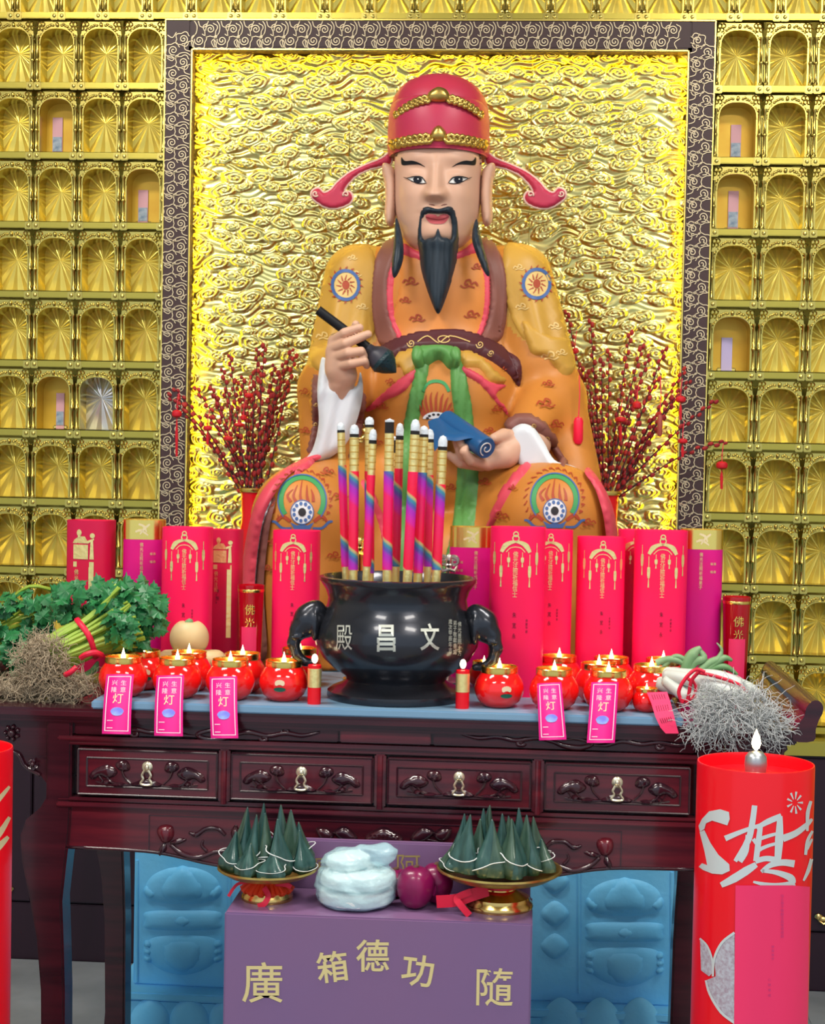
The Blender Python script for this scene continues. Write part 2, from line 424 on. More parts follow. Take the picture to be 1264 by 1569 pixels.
def niche(w, x, z, special=None):
    key = round(w, 4)
    if key not in _proto:
        fr, cb, bar, ros, fan, flat = niche_meshes(w, CH)
        d = {}
        d['niche'] = fr.build('niche', gold_pale, angle=50).data
        d['niche_column'] = cb.build('niche_column', gold_pale).data
        d['niche_sill'] = bar.build('niche_sill', gold, angle=30).data
        d['rosette'] = ros.build('rosette', gold_pale, angle=30).data
        d['fan_panel'] = mk('fan_panel', fan[0], fan[1], gold_fan, smooth=False).data
        d['amber'] = flat.build('amber', amber_m, smooth=False).data
        for o in [o for o in COL.objects if o.type == 'MESH' and o.data in d.values()]: bpy.data.objects.remove(o)
        e = d['fan_panel'].copy(); e.materials.clear(); e.materials.append(reflect_m); d['silver'] = e
        _proto[key] = d
    d = _proto[key]
    def ob(name, me, loc, parent):
        o = bpy.data.objects.new(name, me); o.location = loc; o.parent = parent; COL.objects.link(o); return o
    nf = ob('niche', d['niche'], (x, 0, z), wall)
    for s in (0.055 * w, 0.945 * w): ob('niche_column', d['niche_column'], (s, -0.004, 0.135 * CH), nf)
    ob('niche_sill', d['niche_sill'], (0, 0, 0), nf)
    for s in (0.085 * w, 0.915 * w): ob('rosette', d['rosette'], (s, 0, 0.062 * CH), nf)
    ob('back_panel' if special == 'amber' else 'fan_panel', d[special or 'fan_panel'], (0, 0, 0), nf)
ZT = 2.816
wl, wr = 0.1335, 0.1425
FX0, FX1 = -1.106, 0.514
amber_cells = {('l', 2, 1), ('l', 0, 2), ('l', 2, 5), ('r', 0, 1), ('r', 0, 2), ('r', 0, 4)}
for r in range(10):
    z = ZT - (r + 1) * CH
    for c in range(5 if r < 9 else 4):
        sp = 'amber' if ('l', c, r) in amber_cells else ('silver' if (c, r) == (1, 5) else None)
        niche(wl, FX0 - (c + 1) * wl, z, sp)
    for c in range(3):
        niche(wr, FX1 + c * wr, z, 'amber' if ('r', c, r) in amber_cells else None)
for k in range(21): niche(wl, FX0 - 0.062 - 4 * wl + k * wl, ZT, None)
# memorial slips standing in the amber niches
slips = [(88, 205, 26, 52, 1, 0, 'amber niche amid plain fan niches'),
         (219, 312, 18, 48, 1, 0, 'amber niche touching the brown border'),
         (92, 630, 15, 50, 1, 0, 'amber niche beside the white-reflecting niche'),
         (1127, 208, 18, 48, 1, 0, 'upper amber niche of a stacked pair'),
         (1123, 308, 18, 54, 1, 0, 'lower amber niche of a stacked pair'),
         (1113, 532, 19, 46, 0, 1, 'amber niche three rows below the stacked pair')]
for (x, y, w_, h_, ph, li, wh) in slips:
    c = at(x, y + h_ / 2, 0.07); s = sc(0.07)
    zf = ZT - math.ceil((ZT - c[2]) / CH - 1e-6) * CH + 0.135 * CH
    b = empty('memorial_slip', (c[0], 0.07, zf))
    H_ = h_ * s * 1.12; W_ = 0.6 * w_ * s if w_ > 20 else 0.85 * w_ * s
    v, f = boxm(-W_ / 2, W_ / 2, -0.001, 0.001, 0, H_); mk('paper', v, f, lilac2 if li else lilac, b, False)
    v, f = boxm(-W_ * 0.9, W_ * 0.9, 0.001, 0.02, 0, 0.012, 0.003); mk('holder', v, f, gold_bright, b, False)
    if ph:
        v, f = boxm(-W_ * 0.45, W_ * 0.45, -0.003, -0.001, 0.012, 0.012 + H_ * 0.38); mk('photo', v, f, photo_m, b, False)
    tag(b, ('pale lilac' if li else 'pale pink') + (' memorial slip with small photo in the ' if ph else ' memorial slip without photo in the ') + wh, 'memorial slip', 'memorial slips in the gilded niches')

# ---- border with scroll lines
IX0, IX1, IZ = -1.022, 0.434, 2.724
ZB = 0.80
bd = struct(MB().box(FX0, IX0 - .008, -0.03, 0.10, ZB, ZT, 0.003).box(IX1 + .008, FX1, -0.03, 0.10, ZB, ZT, 0.003).box(IX0 - .008, IX1 + .008, -0.03, 0.10, IZ + .008, ZT, 0.003).box(IX0 - .012, IX0, -.03, -.016, ZB, IZ + .012).box(IX1, IX1 + .012, -.03, -.016, ZB, IZ + .012).box(IX0 - .012, IX1 + .012, -.03, -.016, IZ, IZ + .012).build('trim_1', brown_frame, None, False))
lt = MB()
for (a, b_) in (((FX0 + .002, ZB), (FX0 + .002, ZT - .002)), ((FX1 - .002, ZB), (FX1 - .002, ZT - .002)), ((IX0 - .002, ZB), (IX0 - .002, IZ + .002)), ((IX1 + .002, ZB), (IX1 + .002, IZ + .002))):
    lt.box(a[0] - .0018, a[0] + .0018, -.0335, -.028, a[1], b_[1])
lt.box(FX0, FX1, -.0335, -.028, ZT - .004, ZT - .0005); lt.box(IX0, IX1, -.0335, -.028, IZ + .001, IZ + .0045)
lt.build('edge_line', gold_bright, bd, False)
def line_strip(mb, pts, w, y):
    L, R_ = ribbon2d(pts, w, 3); n = len(L)
    mb.add([(p[0], y, p[1]) for p in L] + [(p[0], y, p[1]) for p in R_], [(i, i + 1, n + i + 1, n + i) for i in range(n - 1)])
def cloud_curls(mb, x0, x1, z0, z1, flip):
    w = x1 - x0; pitch = 0.068; n = int((z1 - z0) / pitch)
    for i in range(n):
        z = z0 + (i + 0.5) * pitch
        for (ux, uz, r, fl) in ((0.29, -0.015, 0.024, 1), (0.68, 0.018, 0.023, -1)):
            cx = x0 + (ux if flip > 0 else 1 - ux) * w
            line_strip(mb, spiral(cx, z + uz, r * .62, 1.7, 0.6, fl * flip, 16), 0.0024, -0.0325)
            # scalloped outline round each curl
            ring = [(cx + flip * r * (1 + 0.13 * math.cos(5 * t)) * math.cos(t), z + uz + r * 0.86 * (1 + 0.13 * math.cos(5 * t)) * math.sin(t)) for t in np.linspace(0.5, 5.6, 22)]
            line_strip(mb, ring, 0.0022, -0.0325)
        line_strip(mb, [(x0 + 0.004, z - 0.034), (x0 + .3 * w, z - 0.038), (x0 + .55 * w, z - 0.024), (x0 + .8 * w, z - 0.022), (x1 - 0.003, z - 0.030)], 0.0022, -0.0325)
        xe = x1 - 0.003 if flip > 0 else x0 + 0.003
        line_strip(mb, [(xe, z + 0.012), (xe - flip * 0.016, z + 0.004), (xe - flip * 0.016, z - 0.012), (xe, z - 0.018)], 0.0022, -0.0325)
        line_strip(mb, [(x0 + .05 * w, z + 0.03), (x0 + .25 * w, z + 0.022), (x0 + .4 * w, z + 0.038)], 0.0022, -0.0325)
for (a, b_, fl) in ((FX0 + .004, IX0 - .004, 1), (IX1 + .004, FX1 - .004, -1)):
    mb = MB(); cloud_curls(mb, a, b_, ZB, ZT - 0.01, fl); mb.build('scroll_line', line_gold, bd, False)
tmp = MB(); cloud_curls(tmp, IZ + .004, ZT - .004, IX0, IX1, 1)
mk('scroll_line', [(p[2], p[1], p[0]) for p in tmp.v], tmp.f, line_gold, bd, False)

# ---- LED strips tucked behind the inner lip of the border
led = pm('yellow_led_strip', (1, .8, .2), .5, emit=((1.0, 0.66, 0.02), 40))
for b in ((IX0 - .0082, IX0 - .0055, -.013, .004, 1.0, IZ), (IX1 + .0055, IX1 + .0082, -.013, .004, 1.0, IZ), (IX0, IX1, -.013, .004, IZ + .0055, IZ + .0082)):
    v, f = boxm(*b); mk('light_strip', v, f, led, bd, False)

# ---- embossed cloud sheets
def cloud_height(x0, x1, z0, z1, h=0.0031):
    xs = np.arange(IX0 - .008, IX1 + .008 + h, h); zs = np.arange(z0, z1 + h, h)
    X, Z = np.meshgrid(xs, zs); rs = np.random.RandomState(5)
    warp = 0.012 * np.sin(X * 23 + 3 * np.sin(Z * 9)) + 0.008 * np.sin(X * 51 + Z * 17)
    H = 0.0032 + 0.0026 * np.sin((Z + warp) * 330) * (0.6 + 0.4 * np.sin(X * 19 + Z * 31))
    row = 0; z = z0
    while z < z1 + 0.05:
        x = IX0 - 0.05 + (0.045 if row % 2 else 0)
        while x < IX1 + 0.06:
            cx = x + rs.uniform(-.018, .018); cz = z + rs.uniform(-.012, .012); a = rs.uniform(0.026, 0.046); b = a * rs.uniform(0.40, 0.58)
            ph = rs.uniform(0, 6.28); fl = rs.choice((-1, 1)); tl = rs.uniform(-.25, .25)
            i0, i1 = np.searchsorted(xs, cx - a), np.searchsorted(xs, cx + a); j0, j1 = np.searchsorted(zs, cz - a), np.searchsorted(zs, cz + a)
            if i1 > i0 and j1 > j0:
                u = (X[j0:j1, i0:i1] - cx); w = (Z[j0:j1, i0:i1] - cz) - tl * u
                rho = np.sqrt((u / a) ** 2 + (w / b) ** 2); th = np.arctan2(w / b, u / a) * fl
                rho2 = rho * (1 + 0.05 * np.cos(5 * th + ph))
                spi = (0.5 + 0.5 * np.cos(2 * pi * rho2 * 2.6 - th + ph)) ** 1.3
                hh = np.where(rho2 < 1, 0.0042 + 0.0100 * np.clip(1 - rho2 ** 2, 0, 1) ** .4 * (0.22 + 0.78 * spi), 0)
                H[j0:j1, i0:i1] = np.where(rho2 < 1, hh, H[j0:j1, i0:i1])
            x += 0.080
        z += 0.036; row += 1
    return xs, zs, H
xs, zs, HH = cloud_height(IX0, IX1, 1.0, IZ + .008)
k1 = np.searchsorted(xs, at(528, 500, 0.02)[0]); k2 = np.searchsorted(xs, at(806, 500, 0.02)[0])
for (i0, i1) in ((0, k1), (k1, k2), (k2, len(xs) - 1)):
    nx, nz = i1 - i0 + 1, len(zs)
    xx = xs[i0:i1 + 1].copy(); xx[0] += 0.0008; xx[-1] -= 0.0008
    Xg, Zg = np.meshgrid(xx, zs); V = np.stack([Xg, 0.058 - HH[:, i0:i1 + 1], np.minimum(Zg, IZ + .008)], -1).reshape(-1, 3)
    idx = np.arange(nx * nz).reshape(nz, nx)
    Fq = np.stack([idx[:-1, :-1], idx[:-1, 1:], idx[1:, 1:], idx[1:, :-1]], -1).reshape(-1, 4)
    me = bpy.data.meshes.new('embossed_sheet'); me.vertices.add(len(V)); me.vertices.foreach_set('co', V.ravel())
    me.loops.add(Fq.size); me.polygons.add(len(Fq)); me.loops.foreach_set('vertex_index', Fq.ravel())
    me.polygons.foreach_set('loop_start', np.arange(0, Fq.size, 4)); me.polygons.foreach_set('loop_total', np.full(len(Fq), 4))
    me.update(); me.validate(); me.polygons.foreach_set('use_smooth', [True] * len(Fq)); me.materials.append(gold_relief)
    o = bpy.data.objects.new('embossed_sheet', me); COL.objects.link(o); o.parent = wall
v, f = boxm(IX0 - .008, IX1 + .008, 0.06, 0.10, 0.8, IZ + .008); mk('sheet_backing', v, f, gold, wall, False)

# ---- ledge and low cabinets along the wall
LZ = ZT - 10 * CH + 0.0
v, f = boxm(-2.4, 1.9, -0.10, 0.14, LZ - 0.045, LZ - 0.002, 0.004); o = struct(mk('trim_2', v, f, gold, None, False))
butter = pm('gilt_handle', (0.85, 0.60, 0.22), 0.3, 1.0)
def cabinet(x0, x1, lab):
    c = empty('wall_cabinet', ((x0 + x1) / 2, -0.09, 0))
    m = (x0 + x1) / 2
    v, f = boxm(x0 - m + .001, x1 - m - .001, 0.012, 0.22, 0.0, LZ - 0.047, 0.002); mk('body', v, f, cab_dark, c, False)
    v, f = boxm(x0 - m + .004, x1 - m - .004, -0.004, 0.012, 0.0, 0.172, 0.003); mk('plinth', v, f, cab_dark, c, False)
    for s in (-1, 1):
        a, b_ = (x0 - m + .006, -.004) if s < 0 else (.004, x1 - m - .006)
        v, f = boxm(a, b_, -0.006, 0.012, 0.178, LZ - 0.055, 0.003); d = mk('door', v, f, cab_dark, c, False)
        hx = -0.07 if s < 0 else 0.07
        mb = MB()
        mb.add(*ellm((hx, -0.012, 0.215), 0.018, 0.006, 0.008, 8, 5)); mb.add(*ellm((hx + s * 0.014, -0.012, 0.222), 0.012, 0.005, 0.009, 8, 5))
        mb.tube([(hx - .012, -.012, .210), (hx, -.02, .203), (hx + .012, -.012, .210)], .003, 6)
        mb.build('handle', butter, d)
    tag(c, lab, 'cabinet', 'low cabinets under the niches')
cabinet(-1.75, -1.17, 'dark plum wall cabinet with gilt handles under the niches below the celery')
cabinet(-1.17, -0.80, 'dark plum wall cabinet under the niches beside the blue pedestal on the celery side')
cabinet(0.10, 0.66, 'dark plum wall cabinet under the niches behind the tall red candle')
cabinet(0.66, 1.24, 'dark plum wall cabinet under the niches past the tall red candle')

# ---- blue-tinted carved stone pedestal under the statue
PZ = 0.985
ped = empty('statue_pedestal', (X0, -0.3, 0))
PX0, PX1 = at(205, 1400, -0.62)[0] - X0, at(1032, 1400, -0.62)[0] - X0
yF = -0.62 + 0.3
zs1 = at(300, 1512, -0.62)[2]
v, f = boxm(PX0 - .035, PX1 + .035, yF - 0.055, 0.195, 0.0, zs1 - .022, 0.004); mk('plinth', v, f, stone_blue, ped, False)
v, f = boxm(PX0 - .045, PX1 + .045, yF - 0.065, 0.195, zs1 - .022, zs1, 0.004); mk('ledge', v, f, stone_blue, ped, False)
v, f = boxm(PX0, PX1, yF, 0.195, zs1, PZ, 0.004); mk('body', v, f, stone_blue, ped, False)
def pmap(u, v_, h): p = at(u, v_, -0.62); return (p[0] - X0, yF - h, p[2])
def carve(name, poly, th=0.014, step=6, r=None, parent=None, n=5, mapf=None, mat=None):
    P = smooth_path(poly, n, True)
    v, f = puff(P, mapf or pmap, th, step, r); return mk(name, v, f, mat or stone_blue, parent or ped)
def ring_groove(mb, pts, r=0.004, mapf=None, h=0.004, seg=5):
    P = smooth_path(pts, 5); mb.tube([(mapf or pmap)(p[0], p[1], h) for p in P], r, seg)
for (cx, dy) in ((280, 0), (957, 18)):
    pw = 62
    carve('carved_lotus', [(cx - 58, 1372 + dy), (cx - 50, 1345 + dy), (cx - 20, 1330 + dy), (cx + 20, 1330 + dy), (cx + 50, 1345 + dy), (cx + 58, 1372 + dy), (cx + 30, 1384 + dy), (cx - 30, 1384 + dy)], .012)
    carve('carved_petal', [(cx - 30, 1376 + dy), (cx - 32, 1352 + dy), (cx, 1326 + dy), (cx + 32, 1352 + dy), (cx + 30, 1376 + dy), (cx, 1381 + dy)], .022)
    carve('carved_cartouche', [(cx - 58, 1410 + dy), (cx - 50, 1396 + dy), (cx + 50, 1396 + dy), (cx + 58, 1410 + dy), (cx + 50, 1424 + dy), (cx - 50, 1424 + dy)], .013)
    carve('carved_boss', [(cx - 15, 1410 + dy), (cx, 1400 + dy), (cx + 15, 1410 + dy), (cx, 1421 + dy)], .020, 4)
    carve('carved_lotus', [(cx - 60, 1462 + dy), (cx - 52, 1440 + dy), (cx - 20, 1433 + dy), (cx + 20, 1433 + dy), (cx + 52, 1440 + dy), (cx + 60, 1462 + dy), (cx + 36, 1484 + dy), (cx, 1494 + dy), (cx - 36, 1484 + dy)], .012)
    carve('carved_petal', [(cx - 30, 1446 + dy), (cx, 1438 + dy), (cx + 30, 1446 + dy), (cx + 28, 1474 + dy), (cx, 1492 + dy), (cx - 28, 1474 + dy)], .022)
    for s in (-1, 1):
        for q in range(3): carve('carved_scroll', [(cx + s * 46, 1444 + q * 11 + dy), (cx + s * 56, 1440 + q * 11 + dy), (cx + s * 60, 1448 + q * 11 + dy), (cx + s * 50, 1453 + q * 11 + dy)], .014, 4)
        carve('carved_scroll', [(cx + s * 38, 1368 + dy), (cx + s * 54, 1356 + dy), (cx + s * 60, 1366 + dy), (cx + s * 50, 1378 + dy)], .014, 4)
    mb = MB()
    x0_, x1_, y0_, y1_ = cx - 70, cx + 72, 1318 + dy, 1504 + dy
    for (a, b_) in (((x0_, y0_), (x0_, y1_)), ((x1_, y0_), (x1_, y1_))):
        mb.tube([pmap(*a, .001), pmap(*b_, .001)], .004, 5)
    mb.build('panel_edge', stone_blue, ped)['kind'] = 'stuff'
for cx in (850, 400):
    for yy in (1350, 1400, 1450):
        carve('carved_scroll', [(cx - 22, yy), (cx, yy - 20), (cx + 22, yy), (cx, yy + 20)], .014, 5)
def pmap2(u, v_, h): p = at(u, v_, -0.675); return (p[0] - X0, yF - .055 - h, p[2])
for cx in (230, 290, 350, 860, 920, 980):
    carve('lotus_base_petal', [(cx - 28, 1590), (cx - 27, 1550), (cx, 1528), (cx + 27, 1550), (cx + 28, 1590)], .018, 7, mapf=pmap2)
tag(ped, 'blue-tinted carved stone pedestal with lotus panels under the seated statue', 'pedestal')

# ============================================================ seated statue
statue = empty('scholar_statue', (at(672, 900, -0.42)[0], -0.42, PZ))
SO = np.array(statue.location)
def smk(name, v, f, mat, parent=None, **k):
    return mk(name, np.asarray(v, float) - SO, f, mat, parent or statue, **k)

# ---- soft solids: capsules and ellipsoids melted together, surface by naive surface nets
def sd_caps(P, a, b, ra, rb):
    a, b = np.array(a), np.array(b); ab = b - a
    t = np.clip(((P - a) @ ab) / (ab @ ab + 1e-12), 0, 1)
    return np.linalg.norm(P - (a + t[..., None] * ab), axis=-1) - (ra + (rb - ra) * t)
def sd_ell(P, c, r):
    q = (P - np.array(c)) / np.array(r); k0 = np.linalg.norm(q, axis=-1); k1 = np.linalg.norm(q / np.array(r), axis=-1)
    return k0 * (k0 - 1) / (k1 + 1e-9)
def smin(a, b, k):
    h = np.clip(0.5 + 0.5 * (b - a) / k, 0, 1); return b * (1 - h) + a * h - k * h * (1 - h)
def nets(fn, lo, hi, h):
    lo, hi = np.array(lo), np.array(hi); n = np.ceil((hi - lo) / h).astype(int) + 1
    g = [lo[i] + h * np.arange(n[i]) for i in range(3)]
    P = np.stack(np.meshgrid(*g, indexing='ij'), -1)
    V = fn(P); S = V < 0
    c = [slice(0, -1), slice(1, None)]
    tot = sum(S[c[i], c[j], c[k]].astype(int) for i in (0, 1) for j in (0, 1) for k in (0, 1))
    act = (tot > 0) & (tot < 8); idx = -np.ones(act.shape, int); idx[act] = np.arange(act.sum())
    acc = np.zeros(act.shape + (3,)); cnt = np.zeros(act.shape)
    for ax in range(3):
        for i in (0, 1):
            for j in (0, 1):
                o0 = [0, 0, 0]; o1 = [0, 0, 0]; oth = [a for a in range(3) if a != ax]
                o0[oth[0]] = o1[oth[0]] = i; o0[oth[1]] = o1[oth[1]] = j; o1[ax] = 1
                s0 = tuple(c[q] for q in o0); s1 = tuple(c[q] for q in o1)
                m = S[s0] != S[s1]; v0, v1 = V[s0], V[s1]
                t = np.where(m, v0 / np.where(m, v0 - v1, 1), 0)
                for a in range(3):
                    acc[..., a] += np.where(m, (t if a == ax else o0[a]), 0)
                cnt += m
    ii = np.argwhere(act); pos = lo + h * (ii + acc[act] / cnt[act][:, None])
    faces = []
    for ax in range(3):
        b1, b2 = (ax + 1) % 3, (ax + 2) % 3
        s0 = [slice(None)] * 3; s1 = [slice(None)] * 3; s0[ax] = slice(0, -1); s1[ax] = slice(1, None)
        A, B = S[tuple(s0)], S[tuple(s1)]
        e = np.argwhere(A != B); e = e[(e[:, b1] > 0) & (e[:, b2] > 0) & (e[:, b1] < n[b1] - 1) & (e[:, b2] < n[b2] - 1)]
        if not len(e): continue
        q = []
        for (d1, d2) in ((-1, -1), (0, -1), (0, 0), (-1, 0)):
            w = e.copy(); w[:, b1] += d1; w[:, b2] += d2; q.append(idx[tuple(w.T)])
        q = np.stack(q, 1); out = A[tuple(e.T)]
        q[~out] = q[~out][:, ::-1]; faces.append(q)
    Fq = np.vstack(faces); Fq = Fq[(Fq >= 0).all(1)]
    return pos, Fq

def A3(px, py, Y): return at(px, py, Y)
body_prims = [
    ('e', A3(672, 470, -.33), (.205, .150, .20), .05),
    ('e', A3(676, 610, -.37), (.225, .200, .20), .06),
    ('e', A3(672, 720, -.40), (.230, .220, .16), .05),
    ('c', A3(560, 425, -.32), A3(784, 425, -.32), .080, .080, .05),
    ('c', A3(545, 425, -.32), A3(525, 560, -.37), .088, .098, .04),
    ('c', A3(798, 425, -.32), A3(828, 560, -.37), .088, .096, .04),
    ('c', A3(672, 385, -.33), A3(672, 430, -.33), .105, .125, .05),
    # sleeve of the writing arm, wide and hanging open
    ('c', A3(520, 590, -.46), A3(516, 610, -.53), .100, .070, .03),
    ('c', A3(508, 600, -.42), A3(500, 700, -.50), .095, .070, .03),
    # sleeve of the arm that carries the scroll
    ('c', A3(845, 605, -.38), A3(805, 672, -.58), .090, .055, .03),
    ('c', A3(850, 620, -.40), A3(878, 735, -.48), .085, .075, .03),
    # thighs, knees, hanging robe
    ('c', A3(610, 770, -.36), A3(470, 792, -.70), .150, .136, .05),
    ('c', A3(735, 770, -.36), A3(848, 792, -.70), .150, .136, .05),
    ('c', A3(468, 800, -.70), A3(458, 1010, -.68), .134, .150, .03),
    ('c', A3(850, 800, -.70), A3(862, 1010, -.68), .134, .150, .03),
    ('c', A3(640, 860, -.56), A3(640, 1010, -.58), .120, .150, .04),
    ('c', A3(700, 860, -.56), A3(700, 1010, -.58), .120, .150, .04),
    ('c', A3(575, 850, -.58), A3(565, 1010, -.60), .110, .130, .05),
    ('c', A3(752, 850, -.58), A3(765, 1010, -.60), .110, .130, .05),
]
def folds(P):
    x, y, z = P[..., 0], P[..., 1], P[..., 2]
    low = np.clip((1.42 - z) / .15, 0, 1) * np.clip((-.42 - y) / .1, 0, 1)
    return 0.006 * low * np.sin(x * 60 + 2.5 * np.sin(z * 9)) * np.clip((1.32 - z) / .1, 0, 1)
def body_sdf(P):
    d = None
    for p in body_prims:
        q = sd_ell(P, p[1], p[2]) if p[0] == 'e' else sd_caps(P, p[1], p[2], p[3], p[4])
        k = p[-1]; d = q if d is None else smin(d, q, k)
    d = d + folds(P)
    return np.maximum(d, PZ + 0.001 - P[..., 2])
lo = np.array([A3(350, 1000, -.7)[0] - .05, -.90, PZ - .02]); hi = np.array([A3(960, 1000, -.7)[0] + .05, -.12, A3(672, 360, -.33)[2] + .02])
bv, bf = nets(body_sdf, lo, hi, 0.0095)
robe = smk('robe', bv, bf, robe_or)
BODY = BVHTree.FromPolygons([tuple(p) for p in bv], [tuple(map(int, q)) for q in bf])
# the ochre over-robe covers shoulders and upper arms
robe.data.materials.append(robe_ye)
fc = bv[bf].mean(1); fp = topx(fc)
capeL = [(575, 340), (440, 380), (440, 548), (500, 572), (560, 545), (575, 520)]
capeR = [(772, 340), (900, 380), (905, 570), (862, 560), (800, 520), (778, 500)]
ye = in_poly(fp, capeL) | in_poly(fp, capeR) | ((fc[:, 1] > -.30) & (fc[:, 2] > 1.72))
robe.data.polygons.foreach_set('material_index', ye.astype(int))

CV = Vector(CAMP)
def hit(px, py, bvh=None, default=None):
    d = Vector(raydir(px, py)).normalized()
    for b in (bvh if isinstance(bvh, (list, tuple)) else [bvh or BODY]):
        loc, nrm, i, _ = b.ray_cast(CV, d)
        if loc is not None: return np.array(loc), np.array(nrm if nrm.dot(d) < 0 else -nrm)
    return None
def patch(name, poly, mat, th=0.006, step=7, edge=5.0, bvh=None, parent=None, wav=None, n=5, sm=True):
    """cloth layer lying on the body: outline in photo pixels laid on the surface it covers"""
    P2 = smooth_path(poly, n, True) if sm else np.array(poly, float)
    P, T, D = tri2d(P2, step); v = []; ok = []
    for p, dd in zip(P, D):
        h = hit(p[0], p[1], bvh)
        if h is None: v.append((0, 0, 0)); ok.append(False); continue
        e = min(dd / edge, 1); off = -0.003 + (th + 0.003) * math.sqrt(max(0, 1 - (1 - e) ** 2))
        if wav: off += wav(p[0], p[1]) * e
        v.append(h[0] + h[1] * off); ok.append(True)
    a = lambda t: np.cross(P[t[1]] - P[t[0]], P[t[2]] - P[t[0]])
    f = [(t if a(t) < 0 else t[::-1]) for t in T if all(ok[i] for i in t)]
    used = sorted({i for t in f for i in t}); re = {i: k for k, i in enumerate(used)}
    return smk(name, [v[i] for i in used], [tuple(re[i] for i in t) for t in f], mat, parent)
def decal(name, shapes, mat, bvh=None, off=0.0016, parent=None):
    """painted marks: ('s', points, width) strokes and ('p', outline) patches on the surface they are painted on"""
    mb = MB()
    for sh in shapes:
        if sh[0] == 's':
            L, R_ = ribbon2d(sh[1], sh[2], sh[3] if len(sh) > 3 else 4); n = len(L)
            hv = [hit(p[0], p[1], bvh) for p in list(L) + list(R_)]
            f = [(i, i + 1, n + i + 1, n + i) for i in range(n - 1) if all(hv[q] is not None for q in (i, i + 1, n + i, n + i + 1))]
        else:
            P, T, D = tri2d(np.array(sh[1], float), sh[2] if len(sh) > 2 else 6)
            hv = [hit(p[0], p[1], bvh) for p in P]; f = [t for t in T if all(hv[q] is not None for q in t)]
        mb.add([(h[0] + h[1] * off if h is not None else (0, 0, 0)) for h in hv], f)
    used = sorted({i for t in mb.f for i in t}); re = {i: k for k, i in enumerate(used)}
    o = smk(name, [mb.v[i] for i in used], [tuple(re[i] for i in t) for t in mb.f], mat, parent, smooth=True)
    if len(shapes) > 1: o['kind'] = 'stuff'
    return o
def circ(cx, cy, rx, ry=None, n=20, a0=0, a1=2 * pi):
    ry = ry or rx; return [(cx + rx * math.cos(a), cy + ry * math.sin(a)) for a in np.linspace(a0, a1, n, endpoint=(a1 - a0) < 6.2)]

def shape(name, poly, mat, yf, th, r, step=6):
    v, f = puff(smooth_path(poly, 5, True), lambda a, b, h: at(a, b, float(yf(a, b))) + np.array([0, -h, 0]), th, step, r); return smk(name, v, f, mat)
def nearY(dx):
    def f(x, y):
        h = hit(x + dx, y); return min(-.66, h[0][1] - .006) if h is not None else -.70
    return f
# ---- garments laid over the body
patch('inner_robe', [(618, 385), (728, 385), (752, 440), (748, 520), (700, 535), (600, 525), (610, 440)], robe_in, .004)
patch('over_sleeve', [(568, 375), (520, 392), (496, 430), (480, 500), (476, 545), (505, 562), (545, 540), (575, 510), (580, 440)], robe_ye, .010, 7, 6,
      wav=lambda x, y: 0.006 * math.sin((x - 560) * .17 + (y - 400) * .03) * min(1, max(0, (y - 410) / 70)))
patch('over_sleeve', [(776, 372), (828, 394), (846, 430), (862, 490), (876, 560), (858, 572), (842, 548), (812, 530), (790, 505), (770, 440)], robe_ye, .010, 7, 6,
      wav=lambda x, y: 0.006 * math.sin((x - 790) * .17 - (y - 400) * .04) * min(1, max(0, (y - 410) / 70)))
patch('hanging_fold', [(800, 490), (838, 512), (868, 520), (880, 566), (862, 575), (836, 548), (812, 540)], robe_ye, .016, 6, 7)
patch('hanging_fold', [(480, 530), (520, 535), (512, 556), (492, 570), (474, 556)], robe_ye, .012, 6, 6)
patch('red_piping', [(606, 385), (618, 383), (604, 430), (605, 480), (620, 520), (610, 522), (595, 480), (594, 430)], pink_trim, .012, 3, 3)
patch('red_piping', [(730, 385), (744, 390), (750, 430), (748, 480), (735, 520), (727, 518), (738, 480), (740, 430)], pink_trim, .012, 3, 3)
patch('lapel', [(608, 365), (580, 385), (571, 420), (570, 480), (580, 525), (600, 535), (618, 530), (602, 480), (600, 430), (612, 390)], lapel_m, .016, 4, 6)
patch('lapel', [(738, 362), (762, 380), (777, 420), (778, 470), (768, 520), (740, 528), (732, 522), (746, 480), (748, 430), (735, 388)], lapel_m, .016, 4, 6)
patch('collar', [(618, 372), (640, 384), (672, 392), (705, 384), (727, 370), (736, 384), (700, 400), (672, 406), (640, 400), (612, 388)], pink_trim, .012, 4, 4)
patch('under_fold', [(562, 625), (600, 590), (640, 560), (646, 566), (620, 600), (590, 615), (585, 622), (562, 632)], pink_trim, .010, 4, 4)
patch('under_fold', [(706, 560), (730, 570), (752, 585), (776, 590), (760, 605), (772, 620), (782, 640), (770, 630), (735, 590), (706, 572)], pink_trim, .010, 4, 4)
patch('peplum', [(606, 545), (640, 535), (646, 562), (622, 578), (612, 562), (600, 575)], robe_ye, .014, 5, 5)
patch('peplum', [(706, 538), (735, 545), (760, 570), (782, 585), (752, 586), (735, 566), (708, 562)], robe_ye, .014, 5, 5)
belt = patch('belt', [(575, 548), (592, 530), (630, 513), (680, 506), (720, 510), (765, 532), (797, 552), (796, 592), (775, 570), (735, 545), (690, 536), (640, 538), (605, 552), (585, 566)], belt_m, .018, 4, 4)
patch('sash_tail', [(640, 545), (658, 548), (652, 600), (642, 650), (640, 720), (636, 800), (628, 890), (602, 890), (610, 800), (614, 720), (618, 650), (630, 590)], green_m, .013, 5, 4,
      wav=lambda x, y: .003 * math.sin(x * .5))
patch('sash_tail', [(690, 545), (706, 550), (720, 600), (728, 660), (734, 720), (730, 780), (724, 830), (712, 885), (676, 885), (690, 820), (697, 760), (700, 700), (696, 640), (690, 590)], green_m, .013, 5, 4,
      wav=lambda x, y: .003 * math.sin(x * .5 + y * .05))
